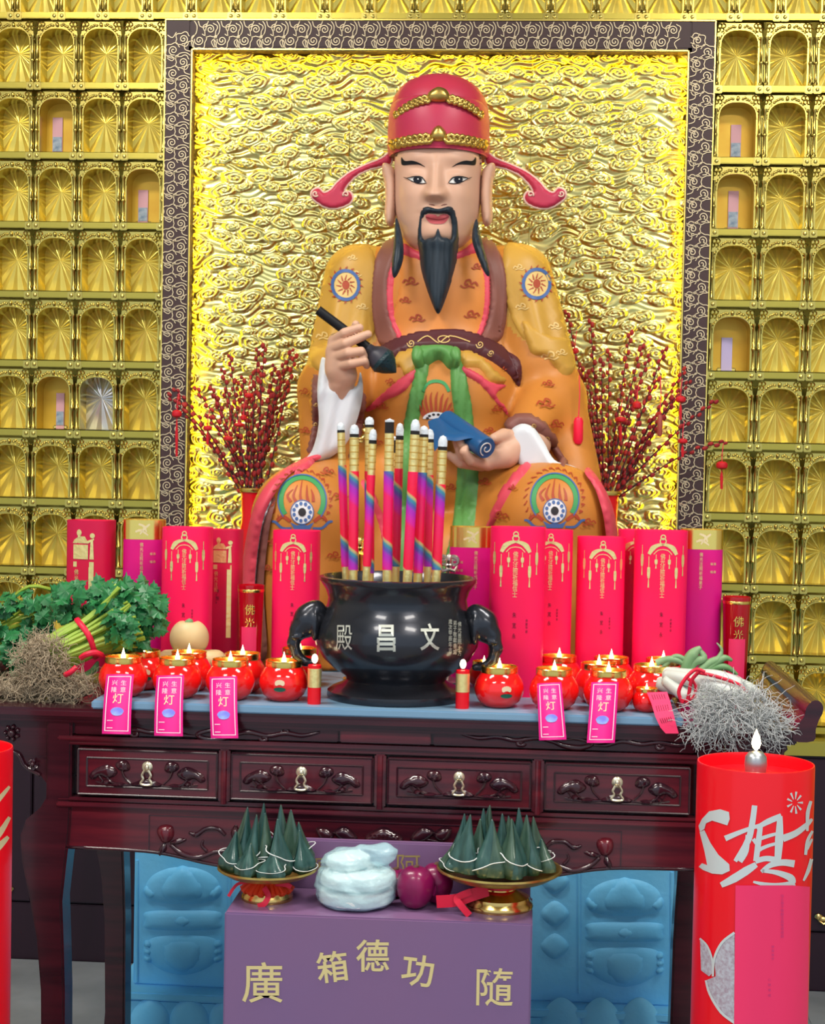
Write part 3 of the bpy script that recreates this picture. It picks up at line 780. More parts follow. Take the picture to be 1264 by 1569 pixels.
kn = patch('sash_knot', [(634, 556), (640, 540), (660, 536), (690, 537), (702, 545), (704, 562), (688, 566), (672, 552), (650, 564)], green_m, .040, 5, 9)
patch('sash_loop', [(636, 566), (635, 546), (648, 540), (656, 552), (648, 568)], green_m, .050, 4, 7, parent=None)
patch('sash_loop', [(704, 566), (704, 548), (692, 541), (684, 552), (692, 566)], green_m, .050, 4, 7, parent=None)
# robe edges over the legs
shape('robe_edge', [(375, 1000), (368, 900), (382, 800), (404, 748), (440, 715), (482, 697), (490, 703), (450, 722), (424, 752), (402, 800), (390, 900), (394, 1000)], pink_trim, nearY(13), .016, 7)
shape('white_edge', [(391, 1000), (387, 900), (396, 815), (412, 768), (415, 770), (400, 815), (391, 900), (395, 1000)], white_cloth, nearY(4), .008, 3, 3)
shape('robe_edge', [(905, 718), (930, 755), (944, 800), (950, 880), (948, 990), (934, 990), (932, 880), (926, 800), (912, 750), (896, 724)], pink_trim, nearY(-13), .016, 7)
shape('dark_edge', [(395, 1000), (391, 900), (400, 815), (416, 766), (422, 768), (412, 815), (404, 900), (409, 1000)], lapel_m, nearY(3), .007, 5)
patch('robe_edge', [(802, 712), (815, 714), (790, 745), (772, 775), (752, 812), (744, 812), (762, 765), (780, 735)], pink_trim, .010, 4, 4)
patch('robe_edge', [(560, 735), (574, 760), (590, 800), (600, 860), (590, 860), (580, 805), (564, 765), (552, 740)], pink_trim, .010, 4, 4)
# sleeve linings and cuffs
shape('sleeve_lining', [(497, 548), (520, 580), (545, 592), (552, 570), (556, 600), (548, 640), (530, 680), (500, 704), (462, 712), (478, 690), (488, 650), (486, 600), (490, 560)], white_cloth, lambda x, y: np.interp(y, (548, 600, 650, 712), (-.585, -.618, -.612, -.60)) - .005 * math.sin(x * .25 + y * .06), .026, 12)
patch('cuff_band', [(480, 580), (488, 575), (490, 610), (489, 655), (480, 690), (470, 700), (478, 655), (480, 615)], lapel_m, .012, 4, 3)
patch('cuff_band', [(548, 610), (557, 600), (556, 640), (545, 690), (536, 705), (534, 695), (544, 650)], lapel_m, .012, 4, 3)
patch('robe_edge', [(458, 712), (480, 692), (486, 702), (476, 716), (450, 730)], pink_trim, .012, 4, 4)
patch('cuff_band', [(776, 656), (792, 640), (818, 640), (840, 658), (858, 688), (872, 714), (858, 712), (838, 680), (820, 660), (798, 656), (786, 664)], lapel_m, .020, 5, 4)
shape('sleeve_lining', [(780, 668), (796, 650), (816, 654), (832, 675), (850, 705), (880, 715), (905, 735), (918, 770), (905, 760), (880, 738), (850, 724), (815, 720), (795, 716)], white_cloth, lambda x, y: np.interp(x, (780, 830, 860, 920), (-.630, -.655, -.70, -.715)), .030, 9)

# ---- painted motifs
mot = []
def cloudlet(cx, cy, s, fl=1):
    return [('s', [(cx - 1.4 * s * fl, cy + .3 * s), (cx - s * fl, cy - .3 * s), (cx - .3 * s * fl, cy), (cx - .1 * s * fl, cy - .7 * s), (cx + .6 * s * fl, cy - .5 * s), (cx + .7 * s * fl, cy + .1 * s), (cx + .2 * s * fl, cy)], .20 * s + .8, 3),
            ('s', [(cx - .9 * s * fl, cy + .6 * s), (cx, cy + .35 * s), (cx + .8 * s * fl, cy + .6 * s), (cx + 1.5 * s * fl, cy + .2 * s)], .16 * s + .7, 3)]
for (x, y, s, fl) in ((630, 432, 8, 1), (640, 488, 8, 1), (722, 482, 8, -1), (718, 436, 9, -1), (622, 460, 6, 1), (730, 410, 6, -1),
                      (588, 622, 6, 1), (600, 585, 5, 1), (760, 625, 6, -1), (748, 660, 6, 1), (775, 565, 5, 1), (835, 620, 9, 1), (850, 650, 8, -1), (840, 590, 6, 1),
                      (470, 600, 6, 1), (470, 660, 6, 1), (520, 760, 8, 1), (535, 810, 8, -1), (420, 830, 6, 1), (412, 870, 6, 1), (560, 850, 7, 1), (510, 850, 7, 1),
                      (745, 740, 7, 1), (770, 790, 8, -1), (730, 700, 6, 1), (900, 800, 7, -1), (905, 860, 7, 1), (690, 745, 6, 1), (610, 700, 6, 1), (580, 680, 6, -1), (500, 725, 7, -1), (785, 748, 6, 1)):
    mot += cloudlet(x, y, s, fl)
decal('painted_clouds', mot, motif_red, off=.007)['kind'] = 'stuff'
pal = []
for (x, y, s) in ((545, 420, 6), (555, 470, 6), (520, 500, 7), (496, 515, 8), (550, 515, 6), (795, 410, 6), (800, 470, 7), (850, 500, 7), (842, 545, 9), (815, 450, 5), (540, 395, 5), (860, 540, 6)):
    pal += cloudlet(x, y, s) 
for (x0_, x1_, yc) in ((640, 720, 520),):
    pal += [('s', [(x0_, yc + 4), (655, yc - 5), (672, yc + 5), (690, yc - 5), (x1_, yc + 4)], 1.6), ('s', circ(680, yc, 9, 5, 14), 1.4)]
pal += [('s', spiral(630, 526, 6, 1.5), 1.3, 1), ('s', spiral(735, 528, 6, 1.5), 1.3, 1), ('s', spiral(752, 541, 5, 1.5), 1.3, 1), ('s', spiral(818, 652, 4, 1.5), 1.3, 1), ('s', spiral(838, 672, 5, 1.5), 1.3, 1), ('s', spiral(484, 620, 3, 1.5), 1.2, 1), ('s', spiral(483, 650, 3, 1.5), 1.2, 1)]
BODY2 = []
def rebuild_bvh():
    """surface with all cloth layers on"""
    V_, F_ = [], []
    for o in statue.children:
        if o.type != 'MESH' or o.name.startswith('painted'): continue
        n = len(V_); V_ += [tuple(np.array(q.co) + SO) for q in o.data.vertices]; F_ += [tuple(i + n for i in p.vertices) for p in o.data.polygons]
    return BVHTree.FromPolygons(V_, F_)
LAY = rebuild_bvh()
decal('painted_scrolls', pal, motif_pale, LAY)['kind'] = 'stuff'
for (cx, cy) in ((530, 437), (822, 435)):
    decal('painted_medallion', [('p', circ(cx, cy, 20, 22))], motif_pale, LAY, .0012)
    decal('painted_ring', [('s', circ(cx, cy, 20, 22, 26) + [circ(cx, cy, 20, 22, 26)[0]], 5, 2)], motif_blue, LAY, .0024)
    decal('painted_flames', [('s', [(cx + 22 * math.cos(a), cy + 25 * math.sin(a)), (cx + 27 * math.cos(a + .1), cy + 29 * math.sin(a + .1))], [3, .5], 2) for a in np.linspace(0, 2 * pi, 16, endpoint=False)] +
          [('s', [(cx + 7 * math.cos(a), cy + 8 * math.sin(a)), (cx + 14 * math.cos(a + .25), cy + 16 * math.sin(a + .25))], [2.4, .8], 2) for a in np.linspace(0, 2 * pi, 11, endpoint=False)] + [('p', circ(cx, cy, 5.5, 7))], motif_red, LAY, .0026)
for (cx, cy, fl) in ((463, 785, 1), (850, 783, -1)):
    decal('painted_arch', [('s', circ(cx, cy - 18, 33, 36, 22, 0.75 * pi + .15, 2.25 * pi - .15), 9, 2)], motif_green, LAY, .0014)
    decal('painted_arch_edge', [('s', circ(cx, cy - 18, 36.5, 39, 22, 0.75 * pi + .1, 2.25 * pi - .1), 2, 2)], motif_blue, LAY, .0024)
    decal('painted_flames', [('s', [(cx + 44 * math.cos(a) - 3, cy - 18 + 46 * math.sin(a)), (cx + 46 * math.cos(a), cy - 18 + 48 * math.sin(a)), (cx + 42 * math.cos(a + .12), cy - 18 + 44 * math.sin(a + .12))], [3.5, 2, 1], 2) for a in np.linspace(.8 * pi, 2.2 * pi, 20)] +
          [('s', [(cx + x_, cy - 16), (cx + x_ * 1.15 - 3, cy - 26), (cx + x_ * .8, cy - 36 - (16 - abs(x_)) * .8)], [5, 3.5, .8], 3) for x_ in (-17, -9, 0, 9, 17)] +
          [('s', [(cx + s * 18, cy + 14), (cx + s * 30, cy + 6), (cx + s * 38, cy + 14)], [5, 6, 2], 3) for s in (-1, 1)], motif_red, LAY, .0016)
    decal('painted_wheel', [('p', circ(cx, cy, 17, 18))], motif_white, LAY, .0022)
    decal('painted_wheel_dots', [('p', circ(cx + 12.5 * math.cos(a), cy + 13 * math.sin(a), 2.6, 3, 8), 3) for a in np.linspace(0, 2 * pi, 11, endpoint=False)] + [('s', circ(cx, cy, 17, 18, 22) + [(cx + 17, cy)], 1.3, 2)], motif_blue, LAY, .0032)
    decal('painted_hub', [('p', circ(cx, cy, 6, 6.5, 10), 3)], motif_dark, LAY, .0036)
    decal('painted_lotus', [('p', [(cx - 18, cy + 15), (cx - 8, cy + 20), (cx, cy + 18), (cx + 8, cy + 20), (cx + 18, cy + 15), (cx + 12, cy + 26), (cx - 12, cy + 26)])] +
          [('s', [(cx + s * 16, cy + 24), (cx + s * 30, cy + 24), (cx + s * 40, cy + 15), (cx + s * 46, cy + 14)], [3, 4, 4, 3], 3) for s in (-1, 1)], motif_blue, LAY, .0026)
decal('painted_flames', [('s', [(668 + 18 * math.cos(a), 640 + 10 * math.sin(a)), (668 + 24 * math.cos(a), 632 + 22 * math.sin(a)), (668 + 26 * math.cos(a + .1), 628 + 28 * math.sin(a + .1))], [4, 3, .8], 3) for a in np.linspace(1.05 * pi, 1.95 * pi, 9)], motif_red, LAY, .0018)
decal('painted_wheel', [('p', circ(668, 642, 20, 11, 16, pi, 2 * pi))], motif_white, LAY, .0022)
decal('painted_wheel_dots', [('p', circ(668 + 13 * math.cos(a), 642 + 7 * math.sin(a), 2.4, 2, 8), 3) for a in np.linspace(1.05 * pi, 1.95 * pi, 6)], motif_dark, LAY, .003)
decal('painted_band', [('s', [(648, 600), (655, 588), (668, 584), (681, 588), (688, 600)], 5)], motif_green, LAY, .0018)

# ---- head
HY = -0.385; hs = sc(HY)
wtab = [(215, 64), (240, 66.5), (280, 66.5), (310, 66), (330, 64), (350, 58), (365, 52), (378, 43), (388, 32), (395, 20), (399, 3)]
dtab = [(215, .118), (240, .122), (270, .126), (310, .128), (345, .126), (370, .118), (388, .095), (395, .07), (399, .02)]
def gz(x, y, cx, cy, sx, sy): return math.exp(-((x - cx) / sx) ** 2 - ((y - cy) / sy) ** 2)
def relief(x, y):
    h = 0.0
    t = np.clip((y - 262) / 50, 0, 1)
    if y < 330:
        wn = 7 + 4.5 * t
        h += (0.010 + 0.032 * t ** 1.2) * math.exp(-abs(x / wn) ** 2.6) * (1 if y < 312 else math.exp(-((y - 312) / 5.5) ** 2)) * np.clip((y - 240) / 25, 0, 1)
    h += 0.017 * (gz(x, y, -13, 308, 5.5, 6.5) + gz(x, y, 13, 308, 5.5, 6.5))
    for s in (-1, 1):
        h -= 0.010 * gz(x, y, s * 27, 272, 17, 11); h += 0.007 * gz(x, y, s * 30, 276, 12, 6)
        h += 0.004 * gz(x, y, s * 30, 252, 20, 7); h += 0.006 * gz(x, y, s * 40, 305, 18, 18)
    h += 0.009 * gz(x, y, 0, 331, 16, 5) + 0.010 * gz(x, y, 0, 341, 15, 4.5) - 0.004 * gz(x, y, 0, 336, 18, 1.8)
    h += 0.010 * gz(x, y, 0, 365, 22, 14) - .003 * gz(x, y, 0, 322, 5, 5)
    return h
rows = np.concatenate([np.linspace(215, 385, 86), np.linspace(387, 399, 8)]); NA = 128
hv, hf = [], []
for y in rows:
    w = np.interp(y, *zip(*wtab)) * hs; dp = np.interp(y, *zip(*dtab)); c = at(671 - (y - 300) * .012, y, HY)
    for j in range(NA):
        t = 2 * pi * j / NA
        ct, st = math.cos(t), math.sin(t); e = 2 / 2.35
        x = w * math.copysign(abs(ct) ** e, ct); yy = math.copysign(abs(st) ** e, st)
        fw = dp * yy if yy > 0 else 0.11 * yy
        if yy > 0.05: fw += relief(x / hs, y) * min(1, yy * 2.5)
        hv.append((c[0] + x, HY - fw, c[2]))
m = len(rows)
for i in range(m - 1):
    for j in range(NA):
        hf.append((i * NA + j, i * NA + (j + 1) % NA, (i + 1) * NA + (j + 1) % NA, (i + 1) * NA + j))
hf.append(tuple((m - 1) * NA + j for j in range(NA)))
head = smk('head', hv, hf, skin)
HEAD = BVHTree.FromPolygons([tuple(p) for p in hv], hf)
nk = MB().tube([A3(671, 420, -.34), A3(671, 395, -.35), A3(671, 365, -.37)], [.098, .090, .085], 24); smk('neck', nk.v, nk.f, skin)
# eyes, brows, lips (second-level pieces of the head)
def hdec(name, shapes, mat, off): return decal(name, shapes, mat, HEAD, off, head)
for s, cx, cy in ((-1, 640, 276), (1, 701, 276)):
    # inner corner towards the nose; the outer corner lifted
    o_, i_ = cx + s * 15, cx - s * 14
    up = [(i_, cy + 4.5), (cx - s * 8, cy - 2.5), (cx, cy - 5), (cx + s * 8, cy - 4), (o_, cy - 2)]
    dn = [(o_, cy - 2), (cx + s * 8, cy + 2), (cx, cy + 5), (cx - s * 7, cy + 5.5), (i_, cy + 4.5)]
    U, Dn = smooth_path(up, 4), smooth_path(dn, 4)
    hdec('eye_white', [('p', list(U) + list(Dn[1:-1]), 3)], white_p, .0016)
    ic = circ(cx + .5, cy - .2, 6.3, 6.3, 18); ic = [(x, max(min(y, cy + 5), cy - 4.6)) for x, y in ic]
    hdec('iris', [('p', ic, 3)], iris_m, .0048)
    hdec('eye_glint', [('p', circ(cx + 1.5, cy - .5, 1.1, 1.1, 6), 3)], white_p, .0062)
    hdec('eyelid_line', [('s', up, [1.2, 2.4, 2.4, 2.2, 1.2], 4), ('s', [(o_, cy - 2), (o_ + s * 5, cy - 4)], [1.6, .5], 3)], black_p, .0054)
    hdec('lower_lid_line', [('s', dn, [.9, 1.0, 1.2, 1.0, .8], 4)], iris_m, .003)
    bx = 672 + s * 20
    hdec('eyebrow', [('p', list(smooth_path([(bx - s * 0, 256), (bx + s * 9, 249.5), (bx + s * 20, 246), (bx + s * 31, 246.5), (bx + s * 36, 241), (bx + s * 36.5, 249), (bx + s * 34, 253), (bx + s * 22, 252), (bx + s * 10, 252)], 4, True)), 4)], black_p, .002)
    hdec('sideburn', [('p', [(671 + s * 60, 232), (671 + s * 73, 232), (671 + s * 72, 255), (671 + s * 67, 281), (671 + s * 65, 262), (671 + s * 63, 240)], 4)], black_p, .002)
    hdec('nostril', [('s', [(671 + s * 5, 315), (671 + s * 10, 313.5), (671 + s * 14, 313)], [1, 2.2, .8], 3)], pm('nostril_brown', (.20, .07, .05), .6), .001)
hdec('lips', [('p', list(smooth_path([(652, 331), (660, 328.5), (667, 329.5), (671, 331.5), (675, 329.5), (681, 328.5), (688, 331), (683, 340), (677, 343), (664, 343), (657, 340)], 4, True)), 3)], lip, .0016)
hdec('lip_line', [('s', [(653, 332), (662, 334.5), (671, 336), (680, 334.5), (687, 332)], 1.2, 4)], pm('dark_lip_line', (.25, .03, .04), .5), .003)
# ears with long lobes
for s, cx in ((-1, 600), (1, 744)):
    E_ = [(cx - s * 6, 266), (cx + s * 3, 252), (cx + s * 13, 250), (cx + s * 15, 262), (cx + s * 11, 282), (cx + s * 10, 305), (cx + s * 11, 330), (cx + s * 7, 344), (cx - s * 3, 344), (cx - s * 8, 310)]
    v, f = puff(smooth_path(E_, 4, True), lambda a, b, h: at(a, b, -.41) + np.array([0, -h, 0]), .035, 4, 7)
    ear = smk('ear', v, f, skin)
# beard, moustache and side locks
def ycurve(tab): return lambda y: np.interp(y, *zip(*tab))
def chest(px, py, dflt):
    h = hit(px, py, [LAY]); return h[0][1] if h is not None else dflt
bY = ycurve([(312, -.520), (330, -.520), (360, -.518), (385, -.512), (420, -.515), (480, -.520)])
def bmap(a, b, h): return at(a, b, bY(b) + .00012 * (a - 671) ** 2 * .35) + np.array([0, -h, 0])
beardp = [(651, 316), (671, 320), (691, 316), (701, 328), (704, 352), (701, 385), (697, 410), (688, 440), (678, 468), (671, 480), (664, 470), (653, 440), (645, 412), (642, 385), (637, 355), (640, 330)]
bo = smooth_path(beardp, 4, True)
inner = smooth_path([(652, 331), (671, 327), (689, 331), (692, 365), (684, 364), (676, 362), (671, 350), (666, 362), (657, 365), (648, 365)], 4, True)
def ring_puff(outer, hole, mapf, th, step, r):
    B, C = resample(outer, step), resample(hole, step); nb, ncc = len(B), len(C)
    lo_, hi_ = B.min(0), B.max(0)
    G = np.array([(x, y) for y in np.arange(lo_[1], hi_[1], step) for x in np.arange(lo_[0], hi_[0], step)])
    G = G[in_poly(G, B) & ~in_poly(G, C)]; dd = np.minimum(dist_poly(G, B), dist_poly(G, C)); G = G[dd > step * .4]
    P = np.vstack([B, C, G]); E_ = [(i, (i + 1) % nb) for i in range(nb)] + [(nb + i, nb + (i + 1) % ncc) for i in range(ncc)]
    vv, ee, ff, *_ = delaunay_2d_cdt([Vector(p) for p in P], E_, [], 0, 1e-6)
    P2 = np.array([tuple(q) for q in vv]); cen = np.array([P2[list(t)].mean(0) for t in ff])
    ok = in_poly(cen, B) & ~in_poly(cen, C); T = [tuple(t) for t, k in zip(ff, ok) if k]
    D = np.minimum(dist_poly(P2, B), dist_poly(P2, C)); q = np.clip(D / r, 0, 1); h = th * np.sqrt(1 - (1 - q) ** 2)
    ar = lambda t: np.cross(P2[t[1]] - P2[t[0]], P2[t[2]] - P2[t[0]])
    f = [t if ar(t) < 0 else t[::-1] for t in T]; n = len(P2)
    v = [mapf(p[0], p[1], hh) for p, hh in zip(P2, h)] + [mapf(p[0], p[1], -.02) for p in P2]
    return v, f + [tuple(i + n for i in t[::-1]) for t in f]
v, f = ring_puff(bo, inner, bmap, .022, 4, 9); smk('beard', v, f, beard_m)
for L_ in ([(606, 335), (612, 345), (618, 375), (617, 400), (608, 422), (602, 424), (600, 405), (603, 375)], [(730, 335), (734, 350), (740, 375), (748, 405), (750, 422), (744, 420), (734, 400), (724, 372), (724, 352)]):
    v, f = puff(smooth_path(L_, 4, True), lambda a, b, h: at(a, b, np.interp(b, (335, 380, 425), (-.45, -.50, -.53))) + np.array([0, -h, 0]), .026, 4, 7); smk('side_lock', v, f, beard_m)

# ---- hat
HC = -0.375
def hat_loft(tab, arch_=0.0, seg=72, closed=True):
    v = []; 
    for (y, w, dpt, yo) in tab:
        for j in range(seg):
            t = 2 * pi * j / seg; fr = max(0, -math.sin(t))
            yy = y - arch_ * fr ** 1.5 * np.clip((y - 190) / 40, 0, 1)
            c = at(672, yy, HC); v.append((c[0] + w * hs * math.cos(t), HC + yo + dpt * math.sin(t), c[2]))
    n = len(tab); f = [(i * seg + j, (i + 1) * seg + j, (i + 1) * seg + (j + 1) % seg, i * seg + (j + 1) % seg) for i in range(n - 1) for j in range(seg)]
    f.append(tuple((n - 1) * seg + j for j in range(seg))[::1]); f.append(tuple(j for j in range(seg))[::-1])
    return v, [q[::-1] for q in f]
low = [(243, 75, .146, 0), (241, 77.5, .150, 0), (225, 78, .152, 0), (200, 77.5, .152, 0), (178, 76, .148, 0), (166, 73, .140, 0), (160, 68, .128, 0), (157, 58, .11, .0)]
v, f = hat_loft(low, 2); hat = smk('hat_band', v, f, hat_red)
upper = [(205, 77, .135, .045), (180, 77, .135, .045), (160, 75, .132, .045), (145, 70, .125, .045), (132, 61, .112, .045), (122, 49, .092, .045), (115, 34, .065, .045), (112, 18, .035, .045), (111, 4, .008, .045)]
v, f = hat_loft(upper); smk('hat_crown', v, f, hat_red)
HATB = BVHTree.FromPolygons([tuple(np.array(q.co) + SO) for o in (hat,) for q in o.data.vertices], [tuple(p.vertices) for p in hat.data.polygons])
def on_hat(px, py, h):
    r_ = hit(px, py, HATB); p = r_[0] if r_ is not None else at(px, py, HC)
    return p + np.array([0, -h, 0])
orn = MB()
for s in (-1, 1):
    for k in range(7):
        x = 672 + s * (18 + k * 8.6); y = 211 + .0022 * (x - 672) ** 2 * .9
        P_ = [on_hat(*p, .006) for p in spiral(x, y, 9.5 - .5 * k, 1.4, .5, s, 10)]
        orn.tube(P_, .0062, 6)
        orn.add(*ellm(on_hat(x, y + 6, .003), .010, .009, .008, 8, 5))
smk('hat_scrollwork', orn.v, orn.f, gold_antique)['kind'] = 'stuff'
v, f = puff(smooth_path([(660, 214), (660, 204), (666, 195), (672, 192), (678, 195), (684, 204), (684, 214), (672, 217)], 4, True), on_hat, .016, 3); smk('hat_boss', v, f, gold_antique)
orn = MB()
def on_crown(x, y, h): return at(x, y, HC - .150 * math.sqrt(max(.02, 1 - ((x - 672) / 79) ** 2))) + np.array([0, -h, 0])
for s in (-1, 1):
    for k in range(7):
        x = 672 + s * (20 + k * 7.4); y = 149 + .0062 * (x - 672) ** 2
        orn.tube([on_crown(*p, 0.002) for p in spiral(x, y, 7.6 - .5 * k, 1.4, .5, s, 10)], .0055, 6)
        orn.add(*ellm(on_crown(x, y + 4, 0), .009, .012, .007, 8, 5))
smk('hat_scrollwork', orn.v, orn.f, gold_antique)['kind'] = 'stuff'
v, f = puff(smooth_path([(655, 153), (656, 143), (664, 136), (672, 133), (682, 136), (688, 143), (689, 153), (672, 156)], 4, True), on_crown, .016, 3); smk('hat_boss', v, f, gold_antique)
# wings
def wing(s):
    g = lambda x, y: (672 + s * (x - 672), y)
    core = [(746, 234), (760, 243), (785, 253), (808, 264), (825, 277), (838, 291), (848, 295), (856, 288), (866, 293), (866, 303), (856, 312), (842, 319), (824, 319), (808, 312), (803, 302), (808, 294), (816, 294), (814, 288), (808, 280), (795, 268), (775, 259), (756, 255), (744, 250)]
    pts = smooth_path([g(*p) for p in core], 4, True)
    mp = lambda a, b, h: at(a, b, -.375 - .0004 * (abs(a - 672) - 75)) + np.array([0, -h, 0])
    v, f = puff(pts, mp, .014, 4, 4); smk('hat_wing', v, f, hat_red)
    c = pts.mean(0); L = list(pts) + [pts[0]]
    rim = MB().tube([mp(p[0], p[1], .002) for p in L], .0035, 6); wg = smk('wing_edge', rim.v, rim.f, hat_edge)
    for (x, y, r, a) in ((813, 299, 5, 0), (860, 298, 5, 2)):
        q = MB().tube([mp(*p, .015) for p in [g(*w_) for w_ in spiral(x, y, r, 1.1, a, 1, 12, .25)]], .0025, 5); smk('wing_curl', q.v, q.f, hat_edge)
wing(1); wing(-1)

# ---- hands
def hand(prims, name, k=.006, h=.0032):
    pts = np.array([p for pr in prims for p in pr[0]]); R = max(max(pr[1]) for pr in prims)
    def fn(P):
        d = None
        for pts_, rad, kk in prims:
            q = None
            for i in range(len(pts_) - 1):
                c = sd_caps(P, pts_[i], pts_[i + 1], rad[i], rad[i + 1]); q = c if q is None else np.minimum(q, c)
            d = q if d is None else smin(d, q, kk)
        return d
    v, f = nets(fn, pts.min(0) - R - .01, pts.max(0) + R + .01, h)
    return smk(name, v, f, skin)
Yh = -.665
def hp(*L): return [A3(*p) for p in L]
hand([
    (hp((524, 610, -.60), (523, 585, -.63), (518, 562, -.645)), (.034, .034, .030), .012),
    (hp((518, 565, -.645), (514, 540, -.65), (514, 522, -.65)), (.034, .027, .020), .012),
    (hp((530, 575, -.645), (524, 552, -.655)), (.030, .030), .012),
    (hp((511, 522, -.655), (528, 510, -.690), (551, 502, -.700)), (.0135, .0130, .0105), .004),
    (hp((509, 534, -.660), (530, 526, -.700), (564, 512, -.706)), (.0140, .0135, .0105), .004),
    (hp((511, 548, -.660), (534, 541, -.705), (553, 538, -.700), (558, 546, -.680)), (.0135, .0130, .0120, .010), .004),
    (hp((516, 562, -.660), (538, 557, -.700), (558, 553, -.694), (562, 560, -.675)), (.0130, .0125, .0115, .0095), .004),
    (hp((520, 540, -.64), (538, 518, -.645), (545, 497, -.665)), (.018, .014, .0105), .006),
], 'hand')
hand([
    (hp((815, 680, -.58), (795, 684, -.62), (770, 693, -.655)), (.050, .045, .036), .014),
    (hp((775, 700, -.66), (745, 708, -.675)), (.030, .022), .014),
    (hp((790, 672, -.63), (772, 668, -.66), (757, 672, -.69)), (.022, .020, .0135), .008),
    (hp((748, 712, -.675), (722, 706, -.715), (711, 692, -.728), (714, 686, -.722)), (.0165, .0145, .0120, .010), .004),
    (hp((742, 711, -.665), (716, 700, -.700), (705, 676, -.715)), (.0155, .0135, .010), .003),
    (hp((738, 712, -.655), (708, 700, -.690), (698, 674, -.700)), (.015, .013, .010), .003),
    (hp((738, 714, -.650), (706, 710, -.685), (688, 697, -.690)), (.0145, .013, .010), .003),
], 'hand')
tag(statue, 'large seated scholar statue in orange robe, red winged hat and long black beard', 'statue')

# ---- writing brush held in one hand, blue scroll in the other
a, b = A3(487, 475, -.690), A3(563, 532, -.672)
br = empty('writing_brush', a)
q = MB().tube([a - a, (b - a) * .5, b - a], [.0125, .0125, .0125], 14); q.build('handle', black_p, br)
c1, c2 = A3(563, 532, -.672) - a, A3(607, 571, -.665) - a
ax = c2 - c1
q = MB().tube([c1, c1 + ax * .12, c1 + ax * .3, c1 + ax * .45], [.0125, .015, .030, .034], 16); q.build('ferrule', pm('dark_slate', (.035, .035, .05), .45), br)
q = MB().tube([c1 + ax * .42, c1 + ax * .55, c1 + ax * .75, c1 + ax * .92, c1 + ax], [.033, .036, .025, .010, .001], 16); q.build('bristles', pm('teal_black_bristle', (.006, .03, .04), .3, bump=(120, .5)), br)
tag(br, 'oversized black writing brush held in the statue hand', 'brush')
e1 = A3(745, 687, -.745); e0 = A3(684, 645, -.60)
scr = empty('scroll', e1)
axv = e0 - e1; Ls = np.linalg.norm(axv); axn = axv / Ls
sd_ = np.cross(axn, [0, 0, 1.0]); sd_ /= np.linalg.norm(sd_); up_ = np.cross(sd_, axn)
r0 = .0285
q = MB().tube([axv * t for t in (0, .004 / Ls, .02 / Ls, 1)], [r0 * .93, r0, r0, r0], 28); q.build('roll', scroll_m, scr)
sp = [(p[0] * sd_ + p[1] * up_) - axn * .0015 for p in spiral(0, 0, r0 * .70, 1.35, 2.2, 1, 26, .22)]
MB().tube(sp, .0016, 5).build('spiral_line', white_p, scr)
# loose end of the sheet running from the roll over the fingers
L0 = [A3(738, 672, -.742), A3(722, 668, -.740), A3(700, 672, -.738), A3(682, 672, -.735), A3(666, 688, -.730)]
L1 = [A3(706, 648, -.62), A3(696, 648, -.62), A3(686, 642, -.62), A3(672, 640, -.62), A3(656, 645, -.62)]
L0, L1 = smooth_path(L0, 6), smooth_path(L1, 6); v = []; nn = len(L0)
for h in (0, -.006):
    for t in np.linspace(0, 1, 5):
        v += [p * (1 - t) + q_ * t + np.array([0, 0, h]) - e1 for p, q_ in zip(L0, L1)]
idx = lambda l, i, j: l * 5 * nn + i * nn + j
f = [(idx(l, i, j), idx(l, i, j + 1), idx(l, i + 1, j + 1), idx(l, i + 1, j)) for l in (0, 1) for i in range(4) for j in range(nn - 1)]
f += [(idx(0, 0, j), idx(1, 0, j), idx(1, 0, j + 1), idx(0, 0, j + 1)) for j in range(nn - 1)] + [(idx(0, i, nn - 1), idx(1, i, nn - 1), idx(1, i + 1, nn - 1), idx(0, i + 1, nn - 1)) for i in range(4)]
mk('sheet', v, f, scroll_m, scr)
v2 = [p - e1 for p in L0] + [p - e1 + np.array([0, 0, -.055]) for p in L0]
tag(scr, 'rolled dark blue scroll resting in the statue open palm', 'scroll')

# ============================================================ altar table
TY = -1.54; TB = -0.93; TD = TB - TY
table = empty('altar_table', (X0, (TY + TB) / 2, 0)); TO = np.array(table.location)
def tmk(name, v, f, mat, parent=None, **k):
    off = TO + (np.array(parent.location) if parent is not None and parent is not table else 0)
    return mk(name, np.asarray(v, float) - TO, f, mat, parent or table, **k)
def tz(py): return at(590, py, TY)[2]
def tx(px, py=1190): return at(px, py, TY)[0]
ZW = tz(1098)                         # wooden top
SLT = ZW + 0.018                      # blue-grey slab on it
TL, TR = X0 - 0.875, X0 + 0.875
top = MB().box(TL, TR, TY - .022, TB + .02, ZW - .022, ZW, .006).box(TL + .02, TR - .02, TY - .010, TB, ZW - .032, ZW - .020, .003)
tmk('table_top', top.v, top.f, rosewood_dark, smooth=False)
